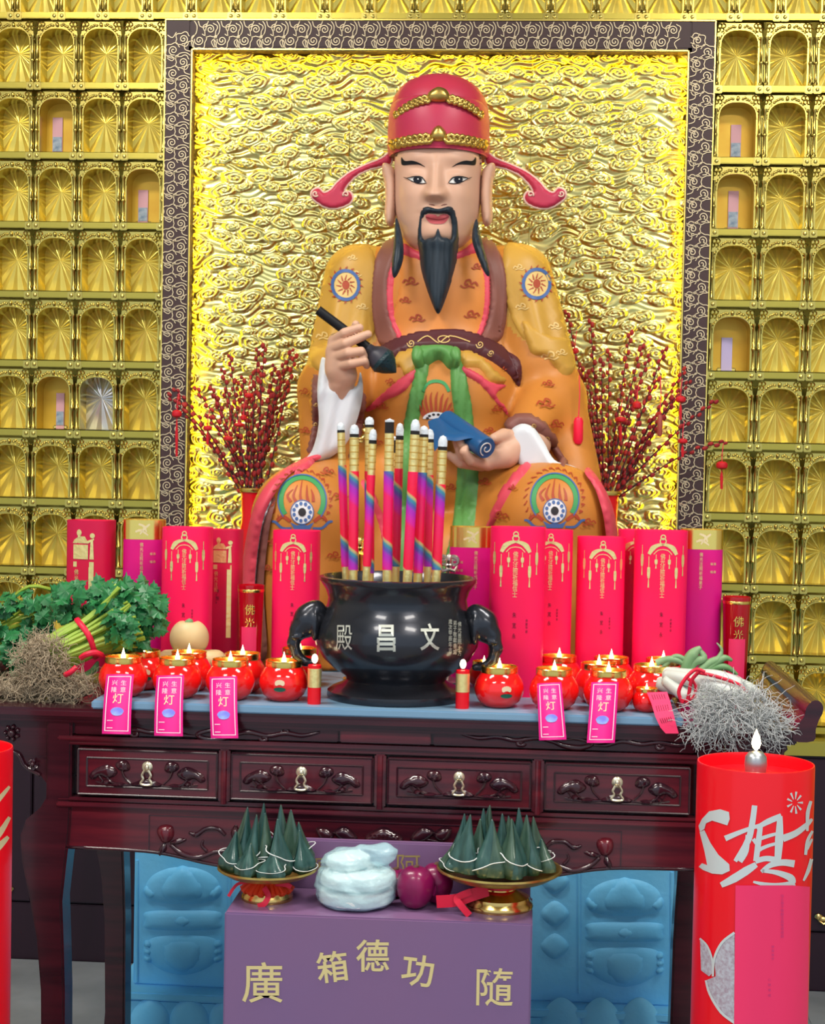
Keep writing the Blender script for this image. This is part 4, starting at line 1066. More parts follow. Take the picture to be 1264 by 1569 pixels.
# upturned scroll ends running front to back
for s in (-1, 1):
    xe = X0 + s * 0.860
    prof = [(-.015, -.02), (-.006, .012), (.006, .03), (.010, .048), (.022, .062), (.036, .062), (.044, .050), (.042, .036), (.036, .024), (.030, .004), (.026, -.02)]
    P = smooth_path(prof, 3, True); n = len(P); v = []
    for y in (TY - .024, TB + .022): v += [(xe + s * p[0] + s * .0, y, ZW + p[1]) for p in P]
    f = [(i, (i + 1) % n, n + (i + 1) % n, n + i) for i in range(n)] + [tuple(range(n))[::-1], tuple(range(n, 2 * n))]
    tmk('scroll_end', v, f, rosewood_dark, angle=50)
LX0, LX1 = X0 - .709, X0 + .709        # outer faces of the corner posts
IXL, IXR = X0 - .655, X0 + .655
zA0, zA1 = tz(1143), tz(1112)          # carved frieze
b = MB().box(LX0 + .01, LX1 - .01, TY + .012, TB - .01, tz(1140), ZW - .03); tmk('frieze_back', b.v, b.f, rosewood_dark, smooth=False)
cuts = [(IXL + .005, tx(518, 1125)), (tx(521, 1125), tx(660, 1128)), (tx(664, 1128), IXR - .005)]
fr = []
for (a, c) in cuts:
    q = MB().box(a, c, TY + .002, TY + .02, zA0 + .004, zA1 - .002, .002); fr.append(tmk('frieze_panel', q.v, q.f, rosewood if len(fr) == 1 else rosewood_dark, smooth=False))
def fmap(u, v_, h): p = at(u, v_, TY); return (p[0], TY + .002 - h, p[2])
def tcarve(name, poly, th=.010, step=4, r=None, parent=None, mat=None, n=4, mp=None):
    v, f = puff(smooth_path(poly, n, True), mp or fmap, th, step, r); return tmk(name, v, f, mat or carve_wood, parent)
def par_scale(n): return n in ('carved_vine', 'carved_curl')
def tvine(name, pts, r, parent=None, mp=None, mat=None):
    P = smooth_path(pts, 5); r = [a * (1.7 if par_scale(name) else 1.15) for a in r]; rr = np.interp(np.linspace(0, 1, len(P)), np.linspace(0, 1, len(r)), r)
    v, f = tubem([(mp or fmap)(p[0], p[1], .001) for p in P], rr, 6); return tmk(name, v, f, mat or carve_wood, parent)
def vine_strip(x0, x1, y0, sl, fl, par):
    g = lambda x, y: (x0 + (x1 - x0) * (x if fl > 0 else 1 - x), y0 + y + sl * (x0 + (x1 - x0) * (x if fl > 0 else 1 - x) - x0))
    tvine('carved_vine', [g(0, -6), g(.08, 0), g(.16, -3), g(.24, 2), g(.33, -3), g(.40, 2), g(.45, 8), g(.52, 10), g(.57, 3), g(.50, -4), g(.44, 0)], [.0015, .003, .0035, .003, .0035, .003, .004, .004, .003, .003, .001], par)
    tvine('carved_vine', [g(1, -5), g(.94, 2), g(.86, -2), g(.78, 2), g(.70, -2), g(.63, 5), g(.57, 6)], [.0015, .003, .0035, .003, .0035, .003, .001], par)
    for (x, y) in ((.16, -6), (.26, 6), (.72, -6), (.86, 5)):
        tvine('carved_curl', [g(*p) for p in [(x + .02 * math.cos(t) * (1 - t / 9), y + 4 * math.sin(t) * (1 - t / 9)) for t in np.linspace(0, 6, 9)]], [.003, .002], par)
vine_strip(160, 490, 1118, .030, -1, fr[0]); vine_strip(705, 1060, 1130, .030, 1, fr[2])
def rail(name, z0, z1, y, mat=rosewood, bev=.003):
    q = MB().box(IXL - .03, IXR + .03, y, TY + .05, z0, z1, bev); return tmk(name, q.v, q.f, mat, smooth=False)
rail('moulding', tz(1149), tz(1142), TY - .008); rail('moulding', tz(1156), tz(1150), TY - .003)
rail('moulding', tz(1243), tz(1237), TY - .005); rail('moulding', tz(1252), tz(1244), TY - .010)
zD0, zD1 = tz(1236), tz(1157)
b = MB().box(LX0 + .02, LX1 - .02, TY + .03, TB - .01, zD0, zD1); tmk('carcass', b.v, b.f, rosewood_dark, smooth=False)
DW = .302; DX = [X0 - .492, X0 - .165, X0 + .165, X0 + .492]
for x in (X0 - .3285, X0, X0 + .3285):
    q = MB().box(x - .012, x + .012, TY - .006, TY + .04, zD0 - .002, zD1 + .002, .003).tube([(x, TY - .008, zD0 - .004), (x, TY - .008, zD1)], .006, 8); tmk('divider', q.v, q.f, rosewood, smooth=False)
# drawers: one modelled, three copies
DZ = (zD0 + zD1) / 2; DH = zD1 - zD0 - .008; k = sc(TY)
def drawer():
    d = empty('drawer', np.array([DX[0], TY, DZ]) - TO, table)
    q = MB().box(-DW / 2, DW / 2, -.004, .03, -DH / 2, DH / 2, .003); q.build('drawer_front', rosewood, d, False)
    q = MB()
    for (x0_, x1_, z0_, z1_) in ((-DW / 2 + .022, DW / 2 - .022, -DH / 2 + .020, DH / 2 - .020), (-DW / 2 + .003, DW / 2 - .003, -DH / 2 + .003, DH / 2 - .003)):
        L_ = [(x0_, -.005, z0_), (x1_, -.005, z0_), (x1_, -.005, z1_), (x0_, -.005, z1_)]
        for i in range(4): q.tube([L_[i], L_[(i + 1) % 4]], .0022, 6)
    q.build('beading', carve_wood, d)['kind'] = 'stuff'
    def dm(u, v_, h): return (u * k, -.005 - h, -v_ * k)
    q = MB()
    for s in (-1, 1):
        # lotus pod, folded leaf, stems, ground
        for poly in ([(s * 27, -6), (s * 30, -17), (s * 38, -20), (s * 48, -17), (s * 50, -9), (s * 42, -3), (s * 34, -2)],
                     [(s * 47, -2), (s * 60, -12), (s * 72, -10), (s * 86, -2), (s * 92, 8), (s * 84, 12), (s * 74, 6), (s * 64, 10), (s * 52, 6)],
                     [(s * 56, 16), (s * 62, 10), (s * 70, 14), (s * 66, 20)], [(s * 30, 20), (s * 44, 15), (s * 62, 20), (s * 46, 22)]):
            v, f = puff(smooth_path(poly, 4, True), dm, .009, 4); q.add(v, f)
        for (pts, r) in (([(s * 40, -4), (s * 36, 6), (s * 26, 16)], .0022), ([(s * 64, 6), (s * 58, 14), (s * 48, 18)], .0022), ([(s * 24, 18), (s * 50, 20), (s * 80, 16)], .002), ([(s * 76, 6), (s * 70, 14), (s * 74, 18)], .0018)):
            q.tube([dm(p[0], p[1], .002) for p in smooth_path(pts, 4)], r, 5)
        for (x, y) in ((s * 34, -12), (s * 40, -14), (s * 44, -10), (s * 38, -8)): q.add(*ellm(dm(x, y, .009), .003, .002, .003, 6, 4))
    v, f = puff(smooth_path([(-26, 20), (-14, 12), (0, 7), (14, 12), (26, 20)], 4, True), dm, .008, 4); q.add(v, f)
    q.build('carving', carve_wood, d)['kind'] = 'stuff'
    pl = MB().add(*puff(circ(0, -10, 8.5, 9, 16), dm, .004, 3)); pl.add(*ellm(dm(0, -10, .005), .005, .004, .006, 8, 6))
    pl.tube([dm(p[0], p[1], .007) for p in smooth_path([(-3, -6), (-7, 2), (-5, 8), (-9, 15), (0, 17), (9, 15), (5, 8), (7, 2), (3, -6)], 4)], .0026, 6)
    pl.build('handle', pm('silver_gilt_handle', (.80, .72, .52), .3, .9), d)
    return d
dr = drawer()
for x in DX[1:]:
    c = copy_tree(dr, table); c.location = np.array([x, TY, DZ]) - TO
# lower apron with a waved edge
ap = [(X0 - .665, tz(1252)), (X0 - .665, tz(1318)), (X0 - .50, tz(1320)), (X0 - .43, tz(1326)), (X0 - .34, tz(1338)), (X0 - .2, tz(1346)), (X0, tz(1348)), (X0 + .2, tz(1346)), (X0 + .34, tz(1338)), (X0 + .43, tz(1326)), (X0 + .50, tz(1320)), (X0 + .665, tz(1318)), (X0 + .665, tz(1252))]
n = len(ap); v = [(p[0], TY + y, p[1]) for y in (.004, .030) for p in ap]
f = [tuple(range(n)), tuple(range(2 * n - 1, n - 1, -1))] + [(i, n + i, n + (i + 1) % n, (i + 1) % n) for i in range(n)]
tmk('apron', v, f, rosewood, smooth=False)
apl = smooth_path([(p[0], p[1]) for p in ap[1:-1]], 3)
q = MB().tube([(p[0], TY + .004, p[1] + .003) for p in apl], .004, 6); tmk('apron_bead', q.v, q.f, carve_wood)
q = MB()
for (x0_, x1_) in ((tx(228, 1280), tx(952, 1290)),):
    for x in (x0_, x1_): q.box(x - .001, x + .001, TY + .002, TY + .006, tz(1318), tz(1262))
    q.box(x0_, x1_, TY + .002, TY + .006, tz(1262) - .001, tz(1262) + .001)
tmk('panel_line', q.v, q.f, carve_wood, smooth=False)['kind'] = 'stuff'
def amap(u, v_, h): p = at(u, v_, TY); return (p[0], TY + .003 - h, p[2])
for cx, cy, s in ((253, 1278, 1), (927, 1298, -1)):
    tcarve('carved_bud', [(cx - 13, cy - 2), (cx - 10, cy - 11), (cx, cy - 14), (cx + 11, cy - 11), (cx + 13, cy + 2), (cx + 6, cy + 13), (cx - 5, cy + 13)], .014, 4, mp=amap, mat=rosewood)
    tcarve('carved_leaf', [(cx + s * 6, cy + 14), (cx + s * 20, cy + 7), (cx + s * 33, cy + 9), (cx + s * 20, cy + 16)], .008, 4, mp=amap)
    tcarve('carved_leaf', [(cx - s * 2, cy + 14), (cx - s * 10, cy + 24), (cx - s * 9, cy + 34), (cx + s * 2, cy + 24)], .008, 4, mp=amap)
    tvine('carved_stem', [(cx + s * 8, cy + 16), (cx + s * 25, cy + 30), (cx + s * 50, cy + 36), (cx + s * 75, cy + 28), (cx + s * 95, cy + 26)], [.004, .005, .005, .004, .003], mp=amap)
    tvine('carved_stem', [(cx + s * 36, cy - 2), (cx + s * 48, cy + 1), (cx + s * 62, cy - 8), (cx + s * 80, cy - 8), (cx + s * 92, cy + 2)], [.002, .005, .004, .004, .003], mp=amap)
    tvine('carved_stem', [(cx + s * 64, cy + 27), (cx + s * 56, cy + 18), (cx + s * 58, cy + 10)], [.003, .003, .0015], mp=amap)
    for dx in (100, 112): tcarve('carved_leaf', [(cx + s * dx, cy - 2), (cx + s * (dx + 8), cy - 14), (cx + s * (dx + 14), cy), (cx + s * (dx + 6), cy + 12)], .012, 4, mp=amap)
for cx, cy in ((588, 1280),):
    tcarve('carved_lotus', [(cx - 26, cy + 14), (cx - 28, cy + 2), (cx - 18, cy - 6), (cx, cy - 13), (cx + 18, cy - 5), (cx + 28, cy + 3), (cx + 26, cy + 15)], .014, 4, mp=amap)
    for i in range(4):
        for j in range(-3, 4):
            tcarve('lotus_seed', circ(cx + j * 6.5 + (i % 2) * 3, cy + i * 4.5 - 2, 2.6, 1.8, 8), .018, 3, mp=amap, n=1)
    for s in (-1, 1):
        tcarve('carved_leaf', [(cx + s * 40, cy + 6), (cx + s * 52, cy - 10), (cx + s * 64, cy - 14), (cx + s * 78, cy - 4), (cx + s * 66, cy + 8), (cx + s * 54, cy + 12)], .012, 4, mp=amap)
        tcarve('carved_leaf', [(cx + s * 76, cy), (cx + s * 88, cy - 12), (cx + s * 104, cy - 10), (cx + s * 98, cy + 6), (cx + s * 86, cy + 10)], .012, 4, mp=amap)
        tvine('carved_stem', [(cx + s * 28, cy + 12), (cx + s * 42, cy + 14), (cx + s * 60, cy + 6), (cx + s * 90, cy + 12)], [.003, .003, .002], mp=amap)
# legs: square post above, cabriole knee below
def leg(sx, y0, y1):
    kk = 1
    outer = [(.709, ZW - .03), (.709, tz(1240)), (.722, tz(1256)), (.752, tz(1275)), (.764, tz(1300)), (.760, tz(1340)), (.742, tz(1400)), (.726, tz(1460)), (.716, tz(1540)), (.712, .16), (.716, .10), (.735, .04), (.735, 0)]
    inner = [(.655, ZW - .03), (.655, tz(1240)), (.655, tz(1256)), (.656, tz(1275)), (.658, tz(1300)), (.664, tz(1318)), (.672, tz(1350)), (.668, tz(1460)), (.664, tz(1540)), (.662, .16), (.662, .10), (.664, .04), (.664, 0)]
    v = []
    for o_, i_ in zip(outer, inner):
        for (x, y) in ((o_[0], y0), (i_[0], y0), (i_[0], y1), (o_[0], y1)): v.append((X0 + sx * x, y, o_[1]))
    n = len(outer); f = [(i * 4 + j, i * 4 + (j + 1) % 4, (i + 1) * 4 + (j + 1) % 4, (i + 1) * 4 + j) for i in range(n - 1) for j in range(4)] + [(3, 2, 1, 0), tuple((n - 1) * 4 + j for j in range(4))]
    bm = bmesh.new(); V_ = [bm.verts.new(p) for p in v]
    for q_ in f: bm.faces.new([V_[i] for i in q_])
    bmesh.ops.recalc_face_normals(bm, faces=bm.faces)
    ed = [e for e in bm.edges if abs(e.verts[0].co.z - e.verts[1].co.z) > .001]
    bmesh.ops.bevel(bm, geom=ed, offset=.005, segments=2, affect='EDGES')
    bm.verts.index_update()
    L_ = tmk('leg', [tuple(w.co) for w in bm.verts], [tuple(w.index for w in fc.verts) for fc in bm.faces], rosewood_dark, angle=35); bm.free()
for sx in (-1, 1):
    leg(sx, TY - .004, TY + .066); leg(sx, TB - .07, TB)
    v, f = boxm(X0 + sx * .70 - .012, X0 + sx * .70 + .012, TY + .06, TB - .06, .05, .075, .004); tmk('side_stretcher', v, f, rosewood_dark, smooth=False)
    v, f = boxm(X0 + sx * .69 - .012, X0 + sx * .69 + .012, TY + .06, TB - .06, tz(1300), ZW - .03, .003); tmk('side_panel', v, f, rosewood_dark, smooth=False)
    # carved corner bracket under the overhanging top
    g = lambda x, z: (X0 + sx * (.712 + x), z)
    br_ = [(0, ZW - .033), (.125, ZW - .033), (.128, ZW - .045), (.110, ZW - .060), (.095, ZW - .085), (.060, ZW - .110), (.035, ZW - .145), (.012, ZW - .150), (0, ZW - .165)]
    P = [g(*p) for p in br_]; n = len(P)
    v = [(p[0], TY + y, p[1]) for y in (.01, .03) for p in P]; f = [tuple(range(n)), tuple(range(2 * n - 1, n - 1, -1))] + [(i, n + i, n + (i + 1) % n, (i + 1) % n) for i in range(n)]
    bk = tmk('corner_bracket', v, f, rosewood_dark, smooth=False)
    def bm_(u, w, h): return (X0 + sx * (.712 + u), TY + .009 - h, ZW + w)
    q = MB()
    for (cx, cz, r) in ((.075, -.06, .022), (.028, -.125, .014)):
        for a in np.linspace(0, 2 * pi, 7, endpoint=False):
            v, f = puff([(cx + r * (.35 + .55 * t) * math.cos(a + w), cz + r * (.35 + .55 * t) * math.sin(a + w)) for t, w in ((0, -.3), (.7, -.38), (1, 0), (.7, .38), (0, .3))], bm_, .010, .004); q.add(v, f)
        q.add(*ellm(bm_(cx, cz, .006), r * .4, .008, r * .4, 8, 6))
    q.tube([bm_(p[0], p[1], .003) for p in smooth_path([(.118, -.04), (.112, -.07), (.085, -.095), (.06, -.105), (.045, -.13), (.012, -.148)], 5)], .004, 6)
    tmk('bracket_carving', q.v, q.f, carve_wood)['kind'] = 'stuff'
tag(table, 'long dark red carved wooden altar table with four drawers and scroll ends', 'table')

sl0, sl1 = at(143, 1085, TY)[0], at(1046, 1110, TY)[0]
v, f = boxm(sl0, sl1, TY - .018, TB - .06, ZW + .0005, SLT, .003)
tag(mk('table_slab', v, f, slab_blue, None, False), 'flat blue-grey slab lying along the altar table top', 'slab')

# ============================================================ offering box in front
BY, BD = -1.88, 0.20
bx0, bx1 = at(344, 1402, BY)[0], at(816, 1412, BY)[0]; BZ = (at(345, 1402, BY)[2] + at(815, 1412, BY)[2]) / 2
box = empty('offering_box', ((bx0 + bx1) / 2, BY + BD / 2, 0)); bo_ = np.array(box.location); hw = (bx1 - bx0) / 2
v, f = boxm(-hw, hw, -BD / 2, BD / 2, 0, BZ, .003); mk('body', v, f, box_plum, box, False)
bpz = at(588, 1290, BY + BD)[2]
v, f = boxm(-hw + .004, hw - .004, BD / 2, BD / 2 + .018, 0, bpz, .003); mk('back_panel', v, f, box_plum, box, False)
q = MB().box(-.10, .10, -BD / 2 - .0008, BD / 2, BZ - .0005, BZ + .0004)
def box_front(u, v_): p = at(u, v_, BY); return (p[0] - bo_[0], -BD / 2 - .0012, p[2])
def box_back(u, v_): p = at(u, v_, BY + BD); return (p[0] - bo_[0], BD / 2 - .0012, p[2])
def flip(fn): return lambda a, b_: fn(a, -b_)
for (ch, x, y, s, r) in (('廣', 402, 1505, 66, .0), ('箱', 509, 1481, 50, .12), ('德', 571, 1464, 52, .0), ('功', 640, 1487, 52, -.12), ('隨', 758, 1512, 62, -.02)):
    q = MB(); lettering(q, ch, flip(box_front), x, -y, s, r, 1.0, .014 if ch in '功箱德' else .007)
    mk('gold_character', q.v, q.f, gold_paint, box, False)
for (ch, x, y, s) in (('官', 498, 1327, 34), ('阿', 626, 1327, 40)):
    q = MB(); lettering(q, ch, flip(box_back), x, -y, s); mk('gold_character', q.v, q.f, pm('dull_gold_lettering', (.36, .27, .10), .5, .1), box, False)
tag(box, 'plum lacquered offering box with gold characters in front of the altar table', 'offering box')

# ============================================================ bronze censer
CX, CY = at(606, 1085, -1.385)[0], -1.385; cs = sc(CY)
censer = empty('bronze_censer', (CX, CY, SLT)); CO = np.array(censer.location)
def cz(py): return at(606, py, CY)[2] - SLT
prof = [(0.0, 0.0), (.147, 0.0), (.150, .006), (.149, .018), (.138, .026), (.120, .034), (.108, .044), (.112, .054), (.136, .070), (.160, .095), (.176, .125), (.179, .148), (.174, .172), (.163, .196), (.153, .218), (.150, .236), (.156, .256), (.166, .272), (.170, .278), (.170, .286), (.163, .288), (.158, .282), (.148, .262), (.140, .240), (.142, .225), (.0, .222)]
rs_ = cz(884) / .286
prof = [(r, z * rs_) for r, z in prof]
v, f = lathem([p for p in prof[1:-3]], 64); P_ = [p for p in prof]
q = MB().lathe(prof, 72); cb_ = q.build('vessel', bronze, censer)
q = MB().lathe([(0, .232 * rs_), (.08, .235 * rs_), (.142, .230 * rs_)], 32); q.build('ash_bed', ash, censer)
CB = BVHTree.FromPolygons([tuple(np.array(w.co) + CO) for w in cb_.data.vertices], [tuple(p.vertices) for p in cb_.data.polygons])
def cmap(u, v_):
    h = hit(u, -v_, CB)
    return (h[0] + h[1] * .0022 - CO) if h is not None else at(u, -v_, CY - .17) - CO
for (ch, x, y, s, sx) in (('殿', 528, 977, 42, .62), ('昌', 592, 978, 44, .80), ('文', 658, 976, 42, .70)):
    q = MB(); lettering(q, ch, cmap, x, -y, s, 0, sx, .0 if ch == '殿' else .018); q.build('raised_character', silver_letter, censer, False)
q = MB()
for i, colx in enumerate((689, 696, 703)):
    column_text(q, ('歲次甲辰年吉', '弟子敬獻香爐', '佛光普照十方')[i], cmap, colx, -(953 + i * 2), 8.5, 8.6, .7)
q.build('small_inscription', silver_letter, censer, False)['kind'] = 'stuff'
# elephant-head handles
def elephant(s):
    ex = CX + s * .185; c0 = np.array([ex, CY - .045, SLT + .150 * rs_])
    def E(dx, dy, dz): return c0 + np.array([s * dx, dy, dz])
    prims = [('e', E(.005, -.002, .030), (.030, .032, .036), .012), ('e', E(-.012, -.004, .055), (.022, .022, .020), .012), ('e', E(.020, -.010, .012), (.020, .020, .022), .010),
             ('c', E(.026, -.012, .008), E(.033, -.014, -.018), .016, .013, .008), ('c', E(.033, -.014, -.018), E(.026, -.014, -.042), .013, .0105, .006), ('c', E(.026, -.014, -.042), E(.008, -.013, -.058), .0105, .009, .006), ('c', E(.008, -.013, -.058), E(-.012, -.010, -.060), .009, .0075, .006),
             ('e', E(-.014, -.020, .022), (.010, .016, .034), .004), ('c', E(.016, -.026, -.002), E(.034, -.034, -.004), .0055, .003, .004), ('e', E(.018, -.026, .036), (.006, .006, .006), .003), ('c', E(-.03, .02, .03), E(0, 0, .03), .03, .03, .01)]
    def fn(P):
        d = None
        for p in prims:
            w = sd_ell(P, p[1], p[2]) if p[0] == 'e' else sd_caps(P, p[1], p[2], p[3], p[4]); d = w if d is None else smin(d, w, p[-1])
        return d
    v, f = nets(fn, c0 - .11, c0 + .11, .0036); mk('elephant_handle', v - CO, f, bronze, censer)
elephant(-1); elephant(1)
tag(censer, 'large black bronze censer with elephant head handles and silver characters', 'censer')

# ============================================================ dragon incense sticks
def stick_mat(i):
    m = bpy.data.materials.new('dragon_wrap_%d' % i); m.use_nodes = True; nt = m.node_tree; b = nt.nodes['Principled BSDF']; b.inputs['Roughness'].default_value = .35
    tc = nt.nodes.new('ShaderNodeTexCoord'); sp = nt.nodes.new('ShaderNodeSeparateXYZ'); nt.links.new(tc.outputs['Object'], sp.inputs[0])
    at2 = nt.nodes.new('ShaderNodeMath'); at2.operation = 'ARCTAN2'; nt.links.new(sp.outputs['Y'], at2.inputs[0]); nt.links.new(sp.outputs['X'], at2.inputs[1])
    a1 = nt.nodes.new('ShaderNodeMath'); a1.operation = 'MULTIPLY_ADD'; nt.links.new(at2.outputs[0], a1.inputs[0]); a1.inputs[1].default_value = 1 / (2 * pi) * .28; a1.inputs[2].default_value = .13 * i
    a2 = nt.nodes.new('ShaderNodeMath'); a2.operation = 'MULTIPLY_ADD'; nt.links.new(sp.outputs['Z'], a2.inputs[0]); a2.inputs[1].default_value = 6.2; nt.links.new(a1.outputs[0], a2.inputs[2])
    fr_ = nt.nodes.new('ShaderNodeMath'); fr_.operation = 'FRACT'; nt.links.new(a2.outputs[0], fr_.inputs[0])
    r = nt.nodes.new('ShaderNodeValToRGB'); cr = r.color_ramp; cr.interpolation = 'EASE'
    stops = [(0, (.86, .005, .06)), (.46, (.82, .006, .12)), (.55, (.64, .01, .34)), (.68, (.42, .015, .46)), (.76, (.10, .08, .40)), (.82, (.04, .25, .34)), (.87, (.55, .42, .16)), (.90, (.86, .005, .05))]
    while len(cr.elements) < len(stops): cr.elements.new(.5)
    for e, (p, c) in zip(cr.elements, stops): e.position = p; e.color = (*c, 1)
    nt.links.new(fr_.outputs[0], r.inputs[0]); nt.links.new(r.outputs[0], b.inputs['Base Color']); return m
smats = [stick_mat(i) for i in range(4)]
ASHZ = SLT + .230 * rs_
# (top px, top py, bottom px, gold sleeve from py, red from py, tip kind, depth)
sticks = [(522, 647, 530, 663, 713, 'ash', .00), (543, 650, 541, 670, 722, 'ash', -.05), (566, 638, 566, 655, 722, 'ash', .03), (572, 657, 561, 680, 728, 'ash', -.06),
          (597, 641, 593, 664, 722, 'char', -.07), (604, 668, 603, 694, 744, 'char', .02), (613, 648, 606, 674, 718, 'ash', -.02), (637, 642, 624, 666, 723, 'ash', -.08),
          (650, 652, 640, 670, 724, 'ash', -.05), (659, 657, 655, 678, 728, 'ash', .01), (679, 667, 668, 690, 742, 'ash', -.06)]
slab = ['ash-tipped dragon incense stick standing outermost by the white sleeve', 'ash-tipped dragon incense stick second from the white sleeve', 'tallest dragon incense stick, half hidden by a shorter one', 'dragon incense stick half covering the tallest one', 'thick dragon incense stick with a long charred black tip', 'short thin charred dragon incense stick beside the thick charred one', 'ash-tipped dragon incense stick just behind the short charred one', 'thickest ash-tipped dragon incense stick before the green sash', 'dragon incense stick between the thickest and the thin one', 'thin ash-tipped dragon incense stick overlapping the blue scroll', 'lowest dragon incense stick, standing alone under the scroll']
for i, (tx_, ty_, bx_, gy, ry, kind, dy) in enumerate(sticks):
    Y = CY + dy
    top = at(tx_, ty_, Y); r = .0092 if i in (0, 3, 5, 6, 9) else .0108
    bot = at(bx_, 890, Y); d = top - bot; t0 = (ASHZ - .02 - bot[2]) / d[2]; bot = bot + d * t0
    d = top - bot; L = np.linalg.norm(d)
    st = empty('incense_stick', bot); st.rotation_mode = 'QUATERNION'; st.rotation_quaternion = Vector((0, 0, 1)).rotation_difference(Vector(d / L))
    fz = lambda py: L * (at(tx_, py, Y)[2] - bot[2]) / d[2]
    zg, zr, zb = fz(gy), fz(ry), fz(868 + (i % 3) * 5)
    MB().lathe([(0, 0), (r * .9, 0), (r * .9, zb), (r * .8, zb)], 14).build('gold_base', foil, st)
    MB().lathe([(r, zb), (r, zr)], 14).build('dragon_wrap', smats[i % 4], st)
    MB().lathe([(r * .92, zr - .002), (r * .92, zg)], 14).build('gold_sleeve', foil, st)
    q = MB()
    for z in np.arange(zr + .012, zg - .004, .014): q.lathe([(r * .93, z), (r * .96, z), (r * .96, z + .0022), (r * .93, z + .0022)], 14)
    q.build('sleeve_mark', pm('dark_gold_print', (.45, .27, .05), .5), st)['kind'] = 'stuff'
    za = zg + (L - zg) * (.75 if kind == 'char' else .25)
    MB().lathe([(r * .92, zg), (r * .9, za)], 14).build('charred_band', char, st)
    MB().lathe([(r * .9, za), (r * .92, za + (L - za) * .5), (r * .6, L - .003), (0, L)], 14).build('ash_tip', ash, st)
    tag(st, slab[i] + ' in the black censer', 'incense stick', 'incense sticks in the censer')

# ---- scroll-topped holders that rise behind the censer
def holder(px, py, Y, mat, label):
    o = empty('candle_holder', (at(px, py, Y)[0], Y, SLT)); zt = at(px, py, Y)[2] - SLT
    MB().lathe([(0, 0), (.032, 0), (.034, .004), (.024, .010), (.010, .016), (.0065, .03), (.0065, zt - .03), (.011, zt - .02), (.006, zt - .012), (0, zt - .01)], 20).build('stem', mat, o)
    q = MB()
    for s in (-1, 1):
        q.tube([(s * (.012 + p[0]), -.004, zt - .012 + p[1]) for p in spiral(0, 0, .013, 1.3, .4, s, 14)], .0042, 7)
        q.tube([(0, -.004, zt - .03), (s * .014, -.006, zt - .034), (s * .020, -.004, zt - .022)], [.005, .005, .003], 7)
    q.add(*ellm((0, -.004, zt - .008), .009, .008, .014, 10, 8)); q.build('scroll_head', mat, o)
    tag(o, label, 'candle holder', 'scroll-topped holders behind the censer')
holder(551, 826, -1.12, gold_bright, 'gilt scroll-topped holder rising behind the incense sticks')
holder(688, 852, -1.13, pm('aged_silver', (.55, .50, .46), .25, .9), 'silvery scroll-topped holder rising behind the censer rim')
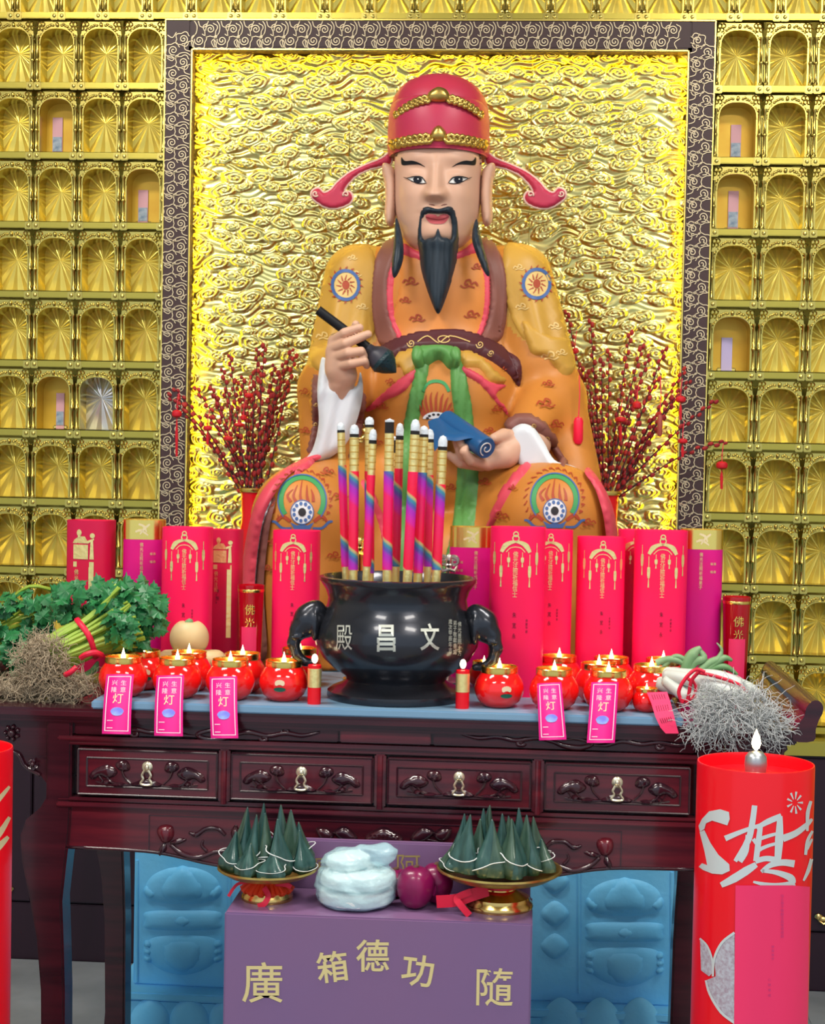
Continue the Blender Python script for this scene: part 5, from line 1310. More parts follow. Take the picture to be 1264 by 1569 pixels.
# ============================================================ tall paper-wrapped candles
NE = 3.4
def wrap_candle(x0, x1, ytop, Y, paper, style, label, rot=0.0, base=None, side=0):
    cx = at((x0 + x1) / 2, ytop, Y)[0]; rx = (x1 - x0) / 2 * sc(Y); ry = rx * .8; base = SLT if base is None else base
    zt = at((x0 + x1) / 2, ytop, Y - ry)[2] - base
    o = empty('prayer_candle', (cx, Y, base)); o.rotation_euler = (0, 0, rot)
    k_ = 2 * rx / .105                                    # print grows with the wrapper
    band = zt - .048 * k_ if style == 'band' else zt
    v, f = lathem([(0, 0), (1, 0), (1, band)] + ([] if style == 'band' else [(.985, band), (.97, band - .004), (0, band - .006)]), 48, sx=rx, sy=ry, nexp=NE); mk('paper_wrapper', v, f, paper, o, angle=50)
    if style == 'band':
        v, f = lathem([(1.003, band - .001), (1.003, zt), (.97, zt), (.97, zt - .004), (0, zt - .006)], 48, sx=rx, sy=ry, nexp=NE); mk('gold_collar', v, f, gold_bright, o, angle=50)
    e = [0.0008]
    def m(u, v_):
        u2 = max(-.995, min(.995, u / rx)); return (u2 * rx, -ry * (1 - abs(u2) ** NE) ** (1 / NE) - e[0], zt + v_)
    def strip(mb, pts, w, n=3):
        L_, R_ = ribbon2d([(p[0] * k_, p[1] * k_) for p in pts], w * k_ if np.isscalar(w) else [a * k_ for a in w], n); c = len(L_)
        mb.add([m(*p) for p in L_] + [m(*p) for p in R_], [(i, n_ := i + 1, c + i + 1, c + i) for i in range(c - 1)])
    g = MB()
    if style == 'canopy':
        ox = side * .012
        for (y, r) in ((-.012, .0045), (-.020, .006)): strip(g, [(ox + r * math.cos(t), y + r * math.sin(t)) for t in np.linspace(0, 2 * pi, 10)], .0022, 2)
        for s in (-1, 1):
            strip(g, [(ox, -.026), (ox + s * .010, -.028), (ox + s * .020, -.034), (ox + s * .027, -.046)], [.004, .007, .010, .006])
            strip(g, [(ox, -.036), (ox + s * .010, -.038), (ox + s * .018, -.046)], .0015)
            for (dx, y0, l) in ((.013, -.046, .028), (.027, -.050, .062)):
                strip(g, [(ox + s * dx, y0), (ox + s * dx, y0 - l * .35)], .0012); strip(g, [(ox + s * dx, y0 - l * .35), (ox + s * dx, y0 - l * .7)], [.005, .0065, .004]); strip(g, [(ox + s * dx, y0 - l * .7), (ox + s * dx, y0 - l)], [.001, .003])
            for (dx, y0, l) in ((.040, -.028, .060),):
                strip(g, [(ox + s * dx, y0), (ox + s * dx, y0 - l * .3)], .0012); strip(g, [(ox + s * dx, y0 - l * .3), (ox + s * dx, y0 - l * .7)], [.004, .006, .003]); strip(g, [(ox + s * dx, y0 - l * .7), (ox + s * dx, y0 - l)], [.001, .0025])
        column_text(g, '佛光注照祈福信士', m, ox * k_, -.050 * k_, .0125 * k_, .0108 * k_, .8)
    elif style == 'tripod':
        u0 = -.002 + side
        sq = [(-.024, -.090), (.014, -.090), (.014, -.058), (.018, -.050), (-.028, -.050), (-.022, -.058)]
        def fill(P): g.add([m((p[0] + u0) * k_, p[1] * k_) for p in P], [tuple(range(len(P)))])
        fill([(-.024, -.088), (-.005, -.088), (-.005, -.055), (-.024, -.055)]); fill([(-.005, -.088), (.012, -.088), (.012, -.055), (-.005, -.055)])
        fill([(-.026, -.052), (-.022, -.044), (-.010, -.036), (.004, -.036), (.010, -.046), (.026, -.040), (.026, -.044), (.012, -.052)])
        fill(circ(-.010, -.028, .006, .008, 10)); fill([(-.013, -.038), (-.007, -.038), (-.007, -.030), (-.013, -.030)]); fill(circ(.022, -.034, .006, .006, 10))
        fill([(.016, -.088), (.026, -.088), (.024, -.046), (.018, -.046)])
        fill([(-.024, -.106), (.026, -.106), (.026, -.094), (-.024, -.094)]); fill([(.014, -.106), (.026, -.106), (.026, -.20), (.014, -.20)]); fill([(.014, -.20), (.026, -.20), (.026, -.29), (.014, -.29)])
        column_text(g, '佛光注照', m, (-.016 + u0) * k_, -.118 * k_, .014 * k_, .0145 * k_, .8)
    else:
        column_text(g, '佛光注照祈福弟子', m, side, -.062 * k_, .0115 * k_, .0118 * k_, .8)
        for (dx, y) in ((.022, -.085), (.030, -.085), (.022, -.105), (.030, -.105)): lettering(g, '福' if dx < .025 else '壽', m, dx * k_ * (1 if side <= 0 else -1), y * k_, .007 * k_)
        gg = MB(); e[0] = .002
        for pts in ([(-.010, -.010), (.004, -.016), (.010, -.030)], [(.018, -.010), (.004, -.022), (-.006, -.036)], [(-.018, -.030), (-.004, -.026), (.014, -.038)]): 
            L_, R_ = ribbon2d([(p[0] * k_, p[1] * k_) for p in pts], [.004, .006, .003], 3); c = len(L_); gg.add([m(*p) for p in L_] + [m(*p) for p in R_], [(i, i + 1, c + i + 1, c + i) for i in range(c - 1)])
        gg.build('collar_ornament', pm('pale_gold_print', (.85, .72, .40), .4, .4), o, False)['kind'] = 'stuff'
        e[0] = .0008
    g.build('gold_print', foil, o, False)['kind'] = 'stuff'
    if style != 'band':
        hnd = MB(); column_text(hnd, '朱宽永' if style == 'canopy' else '李明', m, (side * .012 if style == 'canopy' else .0) * k_, -.165 * k_, .011 * k_, .020 * k_, .7)
        column_text(hnd, '合家平安', m, .020 * k_ * (1 if style == 'canopy' else -.2), -.175 * k_, .006 * k_, .007 * k_, .8)
        hnd.build('ink_writing', ink, o, False)['kind'] = 'stuff'
    tag(o, label, 'candle', 'tall paper-wrapped prayer candles on the altar table')
    return o
yA = TY + .36
wrap_candle(105, 176, 798, yA + .09, crimson_paper, 'tripod', 'crimson paper-wrapped candle with gold tripod print standing apart behind the celery', -.15)
wrap_candle(190, 254, 797, yA + .09, magenta_paper, 'band', 'magenta paper-wrapped candle with shiny gold collar behind the celery leaves', .1, side=-.002)
wrap_candle(250, 326, 809, yA - .02, pink_paper, 'canopy', 'hot pink paper-wrapped candle with gold canopy print behind the round radish', .0, side=.1)
wrap_candle(312, 372, 812, yA + .10, crimson_paper, 'tripod', 'crimson paper-wrapped candle with gold tripod print half behind a hot pink one', -.1, side=.012)
wrap_candle(419, 491, 814, yA + .04, pink_paper, 'canopy', 'hot pink paper-wrapped candle with gold canopy print touching the censer elephant handle', .0, side=-.2)
wrap_candle(690, 756, 808, yA + .10, magenta_paper, 'band', 'magenta paper-wrapped candle with gold collar beside the censer rim', .0, side=.012)
wrap_candle(752, 836, 809, yA - .10, pink_paper, 'canopy', 'widest hot pink paper-wrapped candle with gold canopy print near the censer', .0, side=-.3)
wrap_candle(806, 878, 813, yA + .02, pink_paper, 'canopy', 'hot pink paper-wrapped candle half hidden by the widest pink one', .0, side=.25)
wrap_candle(885, 958, 824, yA + .04, pink_paper, 'canopy', 'shortest hot pink paper-wrapped candle with gold canopy print standing clear of its neighbours', .0, side=.2)
wrap_candle(948, 1020, 813, yA + .13, pink_paper, 'canopy', 'hot pink paper-wrapped candle mostly hidden behind another by the leeks', .0, side=-1.2)
wrap_candle(973, 1053, 814, yA + .03, pink_paper, 'canopy', 'hot pink paper-wrapped candle with gold canopy print just behind the leek tops', .0, side=.1)
wrap_candle(1044, 1107, 812, yA + .11, magenta_paper, 'band', 'magenta paper-wrapped candle with gold collar behind the leek leaves', .0, side=-.004, base=ZW)

# ---- tapered red glass candles with a pasted slip
def cup_candle(x0, x1, ytop, Y, base, label, px_):
    cx = at((x0 + x1) / 2, ytop, Y)[0]; r = (x1 - x0) / 2 * sc(Y); zt = at((x0 + x1) / 2, ytop, Y)[2] - base
    o = empty('cup_candle', (cx, Y, base))
    MB().lathe([(0, 0), (r * .74, 0), (r * .78, .006), (r, zt - .012), (r * 1.02, zt - .008), (r * 1.02, zt), (r * .93, zt), (r * .9, zt - .02), (0, zt - .022)], 32).build('cup', pm('dark_red_glass', (.40, .002, .010), .18, coat=.5), o)
    MB().lathe([(r * 1.01, zt - .016), (r * 1.03, zt - .014), (r * 1.03, zt - .010), (r * 1.01, zt - .009)], 32).build('gold_line', gold_bright, o)
    rr = lambda z: r * (.78 + .22 * z / (zt - .012)) + .001
    def m(u, v_): a = u / rr(v_); return (rr(v_) * math.sin(a), -rr(v_) * math.cos(a), v_)
    g = MB(); lettering(g, '佛', m, .002, zt - .055, .026); lettering(g, '光', m, .002, zt - .085, .024); g.build('gold_character', gold_bright, o, False)
    h0, h1 = .012, zt - .095; U = np.linspace(-r * .62, r * .62, 8); v = [m(u, z) for z in (h0, h1) for u in U]
    v = [(p[0] * 1.012, p[1] * 1.012, p[2]) for p in v]
    mk('pasted_slip', v, [(i, i + 1, 9 + i, 8 + i) for i in range(7)], pink_slip, o)
    q = MB().tube([(0, 0, zt - .024), (0, 0, zt - .002)], .0022, 6); q.build('wick', char, o)
    tag(o, label, 'candle', 'tapered red cup candles')
cup_candle(365, 405, 896, yA + .0, SLT, 'tapered dark red cup candle with pink slip next to the radishes', 0)
cup_candle(1108, 1150, 914, TY + .42, ZW, 'tapered dark red cup candle with pink slip beyond the leeks', 0)

# ============================================================ round red oil lamps
def lamp_proto():
    o = empty('oil_lamp', (0, 0, 0))
    MB().lathe([(0, 0), (.028, 0), (.034, .003), (.047, .016), (.0545, .034), (.0555, .048), (.051, .066), (.043, .080), (.0385, .085), (.0385, .089), (.036, .089), (.036, .075), (.0, .074)], 40).build('bowl', red_glass, o)
    MB().lathe([(.0388, .083), (.0405, .084), (.0415, .088), (.0405, .0945), (.0412, .0985), (.0400, .1005), (.0385, .0995), (.0378, .088), (.0385, .083)], 40).build('gilt_rim', gold_bright, o)
    MB().lathe([(0, .0765), (.037, .076)], 24).build('wax', wax_glow, o)
    MB().tube([(0, 0, .075), (0.001, 0, .086)], .0013, 6).build('wick', char, o)
    MB().lathe([(0, .083), (.0045, .088), (.0060, .094), (.0042, .104), (.0016, .114), (0, .121)], 12).build('flame', flame_m, o)
    return o
lp = lamp_proto(); first = [True]
def lamp(px, py, Y, label, group='round red oil lamps', sc_=1.0, rz=0.0, lotus=False, base=SLT):
    o = lp if first[0] else copy_tree(lp); first[0] = False
    o.location = (at(px, py, Y)[0], Y, base); o.scale = (sc_ * .95, sc_ * .95, sc_ * .86); o.rotation_euler = (0, 0, rz)
    if lotus:
        def m(u, v_): a = u / .056; return (.0566 * math.sin(a) * (1 - abs(v_ - .044) * 2.0), -.0566 * math.cos(a) * (1 - abs(v_ - .044) * 2.0), v_)
        g = MB(); g.add([m(lotus + .014 * math.cos(t), .034 + .0055 * math.sin(t)) for t in np.linspace(0, 2 * pi, 14, endpoint=False)], [tuple(range(14))]); g.build('painted_leaf', pm('green_enamel', (.01, .10, .06), .4), o, False)
        g = MB()
        for a in (-.9, -.45, 0, .45, .9):
            c_ = (lotus + .009 * math.sin(a), .046 + .006 * math.cos(a))
            g.add([m(c_[0] + .0042 * math.cos(t) * 1.0, c_[1] + .0065 * math.sin(t)) for t in np.linspace(0, 2 * pi, 8, endpoint=False)], [tuple(range(8))])
        for i_ in range(len(g.v)): pass
        g.build('painted_lotus', pm('pale_gold_enamel', (.80, .62, .40), .4, .2), o, False)['kind'] = 'stuff'
    tag(o, label, 'oil lamp', group); return o
yL1, yL2, yL3 = TY + .060, TY + .175, TY + .288
Lf = 'lit round red oil lamp '
tagged = []
def tagged_lamp(px, py, corners, label, tlab):
    o = lamp(px, py, yL1, label)
    (ax_, ay_), (bx_, by_), (cx_, cy_), (dx_, dy_) = corners     # top left, top right, bottom right, bottom left
    yt, yb = yL1 - .0575, TY - .052
    A_, B_, C_, D_ = at(ax_, ay_, yt), at(bx_, by_, yt), at(cx_, cy_, yb), at(dx_, dy_, yb)
    org = (C_ + D_) / 2; t = empty('prayer_tag', org)
    nr = np.cross(B_ - A_, D_ - A_); nr /= np.linalg.norm(nr); nr *= -1 if nr[1] > 0 else 1
    nr = -nr if nr[1] > 0 else nr
    W_, H_ = np.linalg.norm(B_ - A_), np.linalg.norm(D_ - A_)
    def m(u, v_, h=0.0): return A_ * (1 - u) * (1 - v_) + B_ * u * (1 - v_) + C_ * u * v_ + D_ * (1 - u) * v_ + nr * (h - .0009 + .006 * math.sin(v_ * pi)) - org
    n = 9; v = [m(u, w, h) for h in (0, -.0008) for w in np.linspace(0, 1, n) for u in (0, 1)]
    f = [(2 * i, 2 * i + 1, 2 * i + 3, 2 * i + 2) for i in range(n - 1)] + [(2 * n + 2 * i + 2, 2 * n + 2 * i + 3, 2 * n + 2 * i + 1, 2 * n + 2 * i) for i in range(n - 1)]
    f += [(2 * i, 2 * i + 2, 2 * n + 2 * i + 2, 2 * n + 2 * i) for i in range(n - 1)] + [(2 * i + 1, 2 * n + 2 * i + 1, 2 * n + 2 * i + 3, 2 * i + 3) for i in range(n - 1)]
    mk('paper', v, f, tag_paper, t)
    g = MB()
    def rect(u0, u1, v0, v1):
        k2 = max(1, int((v1 - v0) * 8)); vv = [m(u, w, .0006) for w in np.linspace(v0, v1, k2 + 1) for u in (u0, u1)]
        g.add(vv, [(2 * i, 2 * i + 1, 2 * i + 3, 2 * i + 2) for i in range(k2)])
    rect(.08, .92, .035, .047); rect(.08, .92, .945, .957); rect(.08, .11, .047, .945); rect(.89, .92, .047, .945)
    mm = lambda a, b_: m(a / W_, -b_ / H_, .0006)
    for (ch, u, w, s) in (('兴', .34, .15, .22), ('隆', .34, .27, .22), ('生', .66, .15, .22), ('意', .66, .27, .22)): lettering(g, ch, mm, u * W_, -w * H_, s * W_)
    for w in (.78, .90): rect(.16, .36, w, w + .012)
    g.build('pale_print', tag_white, t, False)['kind'] = 'stuff'
    g = MB(); lettering(g, '灯', mm, .5 * W_, -.42 * H_, .40 * W_); g.build('gold_character', pm('cream_gold_print', (.90, .70, .42), .5), t, False)
    lot = MB()
    for a in np.linspace(-1.3, 1.3, 7):
        c_ = (.5 + .14 * math.sin(a), .645 - .035 * math.cos(a)); lot.add([m(c_[0] + .10 * math.cos(q_), c_[1] + .042 * math.sin(q_), .0007 + .0001 * abs(a)) for q_ in np.linspace(0, 2 * pi, 10, endpoint=False)], [tuple(range(10))])
    lot.add([m(.5 + .20 * math.cos(q_), .668 + .042 * math.sin(q_), .0009) for q_ in np.linspace(0, 2 * pi, 14, endpoint=False)], [tuple(range(14))])
    lot.build('lotus_print', tag_blue, t, False)['kind'] = 'stuff'
    tag(t, tlab, 'prayer tag', 'magenta prayer tags hanging from the oil lamps')
tagged_lamp(188, 1080, ((163, 1033), (205, 1033), (200, 1125), (156, 1124)), Lf + 'with a hanging tag, closest to the celery roots', 'magenta prayer tag on the oil lamp closest to the celery roots')
tagged_lamp(271, 1080, ((240, 1035), (282, 1034), (280, 1128), (236, 1127)), Lf + 'with a hanging tag, between two other tagged lamps', 'magenta prayer tag on the oil lamp between two other tagged lamps')
tagged_lamp(352, 1083, ((321, 1037), (363, 1036), (365, 1131), (323, 1131)), Lf + 'with a hanging tag, next to an untagged lotus lamp', 'magenta prayer tag on the oil lamp next to an untagged lotus lamp')
tagged_lamp(848, 1090, ((823, 1047), (860, 1045), (868, 1133), (826, 1134)), Lf + 'with a hanging tag, under the half hidden pink candle', 'magenta prayer tag on the oil lamp under the half hidden pink candle')
tagged_lamp(931, 1093, ((906, 1045), (948, 1045), (942, 1138), (899, 1138)), Lf + 'with a hanging tag, beside the small cup lamp', 'magenta prayer tag on the oil lamp beside the small cup lamp')
lamp(434, 1083, yL1 + .01, Lf + 'with a painted lotus, beside the censer and a gold-banded stick', lotus=-.001)
lamp(764, 1088, yL1 + .01, Lf + 'with a painted lotus, in front of the widest pink candle', lotus=.018)
lamp(218, 1050, yL2, Lf + 'behind the tagged lamp closest to the celery', lotus=.02)
lamp(289, 1050, yL2, Lf + 'just in front of the round radish')
lamp(371, 1050, yL2, Lf + 'in front of the tapered dark red cup candle')
lamp(458, 1046, TY + .300, Lf + 'tucked behind the censer trunk handle')
lamp(741, 1050, TY + .36, Lf + 'partly behind the widest pink candle foot and the censer', sc_=.7)
lamp(856, 1050, yL3, Lf + 'at the foot of the half hidden pink candle')
lamp(917, 1046, yL2, Lf + 'directly behind the tagged lamp by the small cup')
lamp(936, 1040, yL3, Lf + 'at the foot of the shortest pink candle')
lamp(998, 1044, yL2 - .01, Lf + 'next to the leek stalks')
lamp(1016, 1030, yL3, Lf + 'rearmost by the leek leaves')
# small cup lamp with a long red slip draped over the table edge
lamp(990, 1092, yL1 + .0, 'small red cup lamp with a red slip draped over the table edge', 'small lamps', .58)
org = at(1018, 1120, TY - .03); t = empty('red_slip', org); v = []
for i, (xl, yl, xr, yr, Y) in enumerate(((991, 1061, 1022, 1060, yL1 - .035), (998, 1078, 1027, 1075, yL1 - .05), (1004, 1098, 1032, 1094, TY - .028), (1012, 1115, 1036, 1110, TY - .03), (1020, 1124, 1040, 1124, TY - .032))):
    v += [at(xl, yl, Y) - org, at(xr, yr, Y) - org]
v += [np.array(p) + np.array([0, .001, 0]) for p in v]
mk('paper', v, [(2 * i, 2 * i + 1, 2 * i + 3, 2 * i + 2) for i in range(4)] + [(10 + 2 * i + 2, 10 + 2 * i + 3, 10 + 2 * i + 1, 10 + 2 * i) for i in range(4)], pink_slip, t)
q = MB()
for i in range(6):
    u = .2 + .12 * i
    for a in range(3):
        p0, p1 = np.array(v[2 * a]) * (1 - u) + np.array(v[2 * a + 1]) * u, np.array(v[2 * a + 2]) * (1 - u) + np.array(v[2 * a + 3]) * u
        q.tube([p0 * .8 + p1 * .2 + np.array([0, -.001, 0]), p0 * .35 + p1 * .65 + np.array([0, -.001, 0])], .0005, 4)
q.build('ink_writing', ink, t)['kind'] = 'stuff'
tag(t, 'plain red slip of paper draped over the table edge from the small cup lamp', 'paper slip')

# ---- slim red sticks with a gold label and a round white head
def slim(px, py, ytop, Y, lab):
    s = sc(Y); h = (py - ytop) * s; r = 10.5 * s; o = empty('slim_candle', (at(px, py, Y)[0], Y, SLT))
    MB().lathe([(0, 0), (r, 0), (r, h * .78), (r * .9, h * .79), (0, h * .79)], 20).build('wax_body', red_wax, o)
    MB().lathe([(r * 1.03, h * .34), (r * 1.03, h * .72)], 20).build('gold_label', foil, o)
    MB().tube([(0, 0, h * .78), (0, 0, h * .88)], .0015, 6).build('wick', char, o)
    MB().add(*ellm((0, 0, h * .91), .0065, .0065, .010, 10, 8)).build('flame', flame_m, o)
    tag(o, lab, 'candle', 'slim gold-banded candles beside the censer')
slim(481, 1087, 1010, TY + .03, 'slim red gold-banded candle between the censer and the lotus lamp with leaf')
slim(708, 1091, 1016, TY + .03, 'slim red gold-banded candle between the censer and the lamp before the widest pink candle')

# ============================================================ vegetables
rng = random.Random(11)
def leaf_mesh():
    out = [(0, 0), (.10, .10), (.26, .06), (.34, .20), (.50, .24), (.40, .40), (.46, .54), (.28, .56), (.22, .74), (.08, .76), (0, 1.0), (-.10, .78), (-.24, .72), (-.28, .56), (-.48, .52), (-.40, .38), (-.48, .22), (-.32, .18), (-.24, .05), (-.10, .10)]
    v = [(0, .42, .05)] + [(x, y, -.22 * abs(x) + .10 * math.sin(9 * y + 5 * x) * abs(x)) for x, y in out]; n = len(out)
    me = bpy.data.meshes.new('leaf'); me.from_pydata([(a * .044, b * .048, c * .044) for a, b, c in v], [], [(0, 1 + i, 1 + (i + 1) % n) for i in range(n)]); me.update(); me.materials.append(leaf_m); return me
LEAF = leaf_mesh()
def add_leaf(parent, pos, nrm, sc_, spin, org):
    o = bpy.data.objects.new('leaf', LEAF); COL.objects.link(o); o.parent = parent
    q = Vector((0, 0, 1)).rotation_difference(Vector(nrm)); o.rotation_mode = 'QUATERNION'
    o.rotation_quaternion = q @ Vector((0, 0, 1)).rotation_difference(Vector((0, 0, 1))) @ Matrix.Rotation(spin, 4, 'Z').to_quaternion()
    o.location = np.asarray(pos) - org; o.scale = (sc_,) * 3
def curl_roots(mb, cx, cy, rx, ry, Y, n, L=.05, r=.0008, seed=1, zmin=None, spread=.06, out=(0, 0)):
    g = np.random.RandomState(seed)
    for _ in range(n):
        a, rr = g.uniform(0, 2 * pi), math.sqrt(g.uniform(0, 1))
        p = at(cx + rx * rr * math.cos(a), cy + ry * rr * math.sin(a), Y + g.uniform(-spread, spread * .4) * (1 - rr * .6)).astype(float)
        d = g.normal(0, 1, 3); d /= np.linalg.norm(d); pts = [p.copy()]
        for k_ in range(7):
            d += g.normal(0, .55, 3) + np.array([out[0], -.05, out[1]]); d /= np.linalg.norm(d); p = p + d * L / 7
            if zmin is not None and p[2] < zmin + .001: p[2] = zmin + .001
            pts.append(p.copy())
        mb.tube(pts, np.linspace(r, r * .4, 8), 4, False)
cel = empty('celery_bunch', at(110, 1070, TY + .14)); cel.location.z = ZW; ce = np.array(cel.location)
def sub(v, o): return [np.asarray(p) - o for p in v]
ax0, ax1 = at(80, 1004, TY + .10), at(200, 945, TY + .17); axd = (ax1 - ax0) / np.linalg.norm(ax1 - ax0); axL = np.linalg.norm(ax1 - ax0)
axs = np.cross(axd, [0, 1.0, 0]); axs /= np.linalg.norm(axs); axt = np.cross(axs, axd)
def bun(t, r, a): return ax0 + axd * axL * t + r * (math.cos(a) * axs + math.sin(a) * axt)
q = MB()
for i in range(100):
    a = rng.uniform(0, 2 * pi); r = math.sqrt(rng.uniform(0.3, 1)); tw = rng.uniform(-.25, .25)
    P = smooth_path([bun(-.02, .036 * r, a), bun(.28, .043 * r, a + tw), bun(.46, .045 * r, a + tw), bun(.75, .062 * r, a + tw), bun(1.0, .085 * r, a)], 3)
    q.tube([p - ce for p in P], np.interp(np.linspace(0, 1, len(P)), (0, .5, 1), (.0056, .0050, .0030)), 6)
q.build('stalks', stalk_m, cel)['kind'] = 'stuff'
v = []; nb = 40
for t in (.40, .41, .46, .47): v += [bun(t + .01 * math.sin(3 * a), .0475 if t in (.40, .47) else .0505, a) - ce for a in np.linspace(0, 2 * pi, nb, endpoint=False)]
mk('red_tie', v, [(k_ * nb + j, k_ * nb + (j + 1) % nb, (k_ + 1) * nb + (j + 1) % nb, (k_ + 1) * nb + j) for k_ in range(3) for j in range(nb)], rib_red, cel)
q = MB(); curl_roots(q, 64, 1010, 42, 36, TY + .075, 520, .045, .0010, 1, ZW); q.v = sub(q.v, ce); q.build('roots', root_m, cel)['kind'] = 'stuff'
q = MB(); q.add(*ellm(at(72, 1004, TY + .13), .050, .04, .048, 14, 10)); q.v = sub(q.v, ce); q.build('root_crown', root_m, cel)
def scatter(parent, org, cx, cy, rx, ry, Y, n, seed):
    g = np.random.RandomState(seed)
    for _ in range(n):
        a = g.uniform(0, 2 * pi); u = g.uniform(.25, 1) ** .6
        px, py = cx + rx * u * math.cos(a), cy + ry * u * math.sin(a)
        dep = math.sqrt(max(0, 1 - u * u))
        pos = at(px, py, Y - .075 * dep + g.uniform(-.015, .02))
        nr = np.array([.7 * u * math.cos(a), -.55 - .4 * dep, -.7 * u * math.sin(a) + .35]) + g.normal(0, .35, 3)
        add_leaf(parent, pos, nr / np.linalg.norm(nr), g.uniform(.55, 1.0), g.uniform(0, 6.28), org)
scatter(cel, ce, 190, 942, 62, 52, TY + .19, 205, 2); scatter(cel, ce, 130, 922, 52, 26, TY + .20, 60, 3); scatter(cel, ce, 180, 962, 26, 26, TY + .13, 30, 13)
tag(cel, 'bunch of green celery with a red tie and dry brown roots', 'celery')
# second bunch behind, third bunch of roots underneath
c2 = empty('celery_bunch', at(40, 1040, TY + .34)); c2.location.z = ZW; ce2 = np.array(c2.location)
q = MB()
for i in range(22):
    y = 945 + rng.uniform(-25, 40); q.tube([p - ce2 for p in smooth_path([at(-40, y + 30, TY + .30), at(10, y, TY + .30 + rng.uniform(-.03, .03)), at(45, y - 10 + rng.uniform(-15, 10), TY + .30), at(80, y - 18, TY + .33)], 3)], .0042, 6)
q.build('stalks', stalk_m, c2)['kind'] = 'stuff'
scatter(c2, ce2, 28, 950, 62, 40, TY + .32, 95, 4); scatter(c2, ce2, 15, 1000, 40, 28, TY + .30, 36, 5)
tag(c2, 'loose celery leaves lying behind the tied celery bunch', 'celery')
c3 = empty('root_bundle', at(75, 1078, TY + .07)); c3.location.z = ZW; ce3 = np.array(c3.location)
q = MB(); curl_roots(q, 72, 1050, 76, 22, TY + .075, 520, .06, .0010, 6, ZW, .05); q.v = sub(q.v, ce3); q.build('roots', root_m, c3)['kind'] = 'stuff'
q = MB()
for (x, y, w_, h_) in ((35, 1056, .07, .022), (95, 1055, .07, .024)): q.add(*ellm(at(x, y, TY + .10), w_, .04, h_, 14, 8))
q.v = sub(q.v, ce3); q.build('root_crown', root_m, c3)['kind'] = 'stuff'
q = MB()
for i in range(12):
    q.tube([p - ce3 for p in smooth_path([at(95 + i * 2, 1050 - rng.uniform(0, 8), TY + .09), at(125 + i, 1035, TY + .11), at(150, 1022 + rng.uniform(-8, 6), TY + .14)], 3)], .0035, 6)
q.tube([p - ce3 for p in smooth_path([at(15, 1018, TY + .07), at(30, 1005, TY + .09), at(40, 990, TY + .12)], 3)], [.006] * 3 + [.008] * 4, 8)
q.build('stalks', leek_g, c3)['kind'] = 'stuff'
q = MB().tube([p - ce3 for p in smooth_path([at(124, 1008, TY + .06), at(132, 1003, TY + .055), at(146, 1000, TY + .06), at(156, 1004, TY + .08)], 4)], .0065, 8); q.build('red_tie', rib_red, c3); mk('red_tie', *tubem([p - ce3 for p in smooth_path([at(100, 1034, TY + .03), at(108, 1030, TY + .025), at(117, 1022, TY + .03)], 4)], .006, 8), rib_red, c3)
tag(c3, 'tangle of dry celery roots at the table edge under the tied bunch', 'celery roots')
# radishes and onions
def lump(name, px, py, w, h, Y, base, mat, label, cat, group, stem=True, seed=0, dz=0.0):
    s = sc(Y); rx, rz = w / 2 * s, h / 2 * s; c = at(px, py, Y); o = empty(name, (c[0], Y, c[2] - rz))
    g = np.random.RandomState(seed); a0, a1 = g.uniform(0, 6, 2)
    v, f = lathem([(math.sin(pi * i / 18) ** .92, -math.cos(pi * i / 18)) for i in range(19)], 32)
    v = [(p[0] * rx * (1 + .03 * math.sin(3 * math.atan2(p[1], p[0]) + a0)), p[1] * rx * .96, rz + p[2] * rz + (.0 if p[2] < .93 else -.15 * rz)) for p in v]
    mk('flesh', v, f, mat, o)
    if stem:
        q = MB().tube([(0, -.002, rz * 1.80), (.002, -.004, rz * 1.9), (.004, -.004, rz * 2.0)], [.011, .008, .005], 10); q.build('crown', leek_g, o)
    tag(o, label, cat, group); return o
zr = SLT
lump('radish', 290, 977, 61, 58, TY + .28, SLT, radish_m, 'round cream radish perched on the two others', 'radish', 'radishes', True, 1)
lump('radish', 263, 1012, 48, 36, TY + .24, SLT, radish_m, 'cream radish at the foot of the pile nearer the celery', 'radish', 'radishes', False, 2)
lump('radish', 325, 1012, 46, 36, TY + .26, SLT, radish_m, 'cream radish at the foot of the pile nearer the cup candle', 'radish', 'radishes', False, 3)
lump('onion', 190, 1006, 50, 36, TY + .26, SLT, onion_m, 'dark purple onion behind the oil lamps and under the celery leaves', 'onion', None, False, 4)
# leeks
lk = empty('leek_bunch', at(1120, 1090, TY + .12)); lk.location.z = ZW; lo_ = np.array(lk.location)
leeks = [((1000, 1030), (1052, 1036), (1100, 1040), (1142, 1058), .017, .10), ((1008, 1046), (1055, 1050), (1080, 1052), (1100, 1058), .016, .07), ((1010, 1048), (1054, 1060), (1095, 1070), (1120, 1092), .016, .06),
         ((1020, 1042), (1050, 1066), (1075, 1080), (1086, 1102), .015, .04), ((1020, 1035), (1056, 1042), (1110, 1058), (1150, 1078), .015, .05), ((1030, 1030), (1060, 1034), (1120, 1045), (1165, 1066), .014, .14)]
for (a, b_, c, d, r, dy) in leeks:
    pts = smooth_path([at(*a, TY + dy + .06), at(*b_, TY + dy + .02), at(*c, TY + dy), at(*d, TY + dy - .01)], 6)
    zl = [max(p[2], ZW + r) for p in pts]; pts = [np.array([p[0], p[1], z]) - lo_ for p, z in zip(pts, zl)]
    mk('stalk', *tubem(pts, np.interp(np.linspace(0, 1, len(pts)), (0, .5, .85, 1), (r * .85, r, r * 1.15, r * .6)), 14), leek_w, lk)
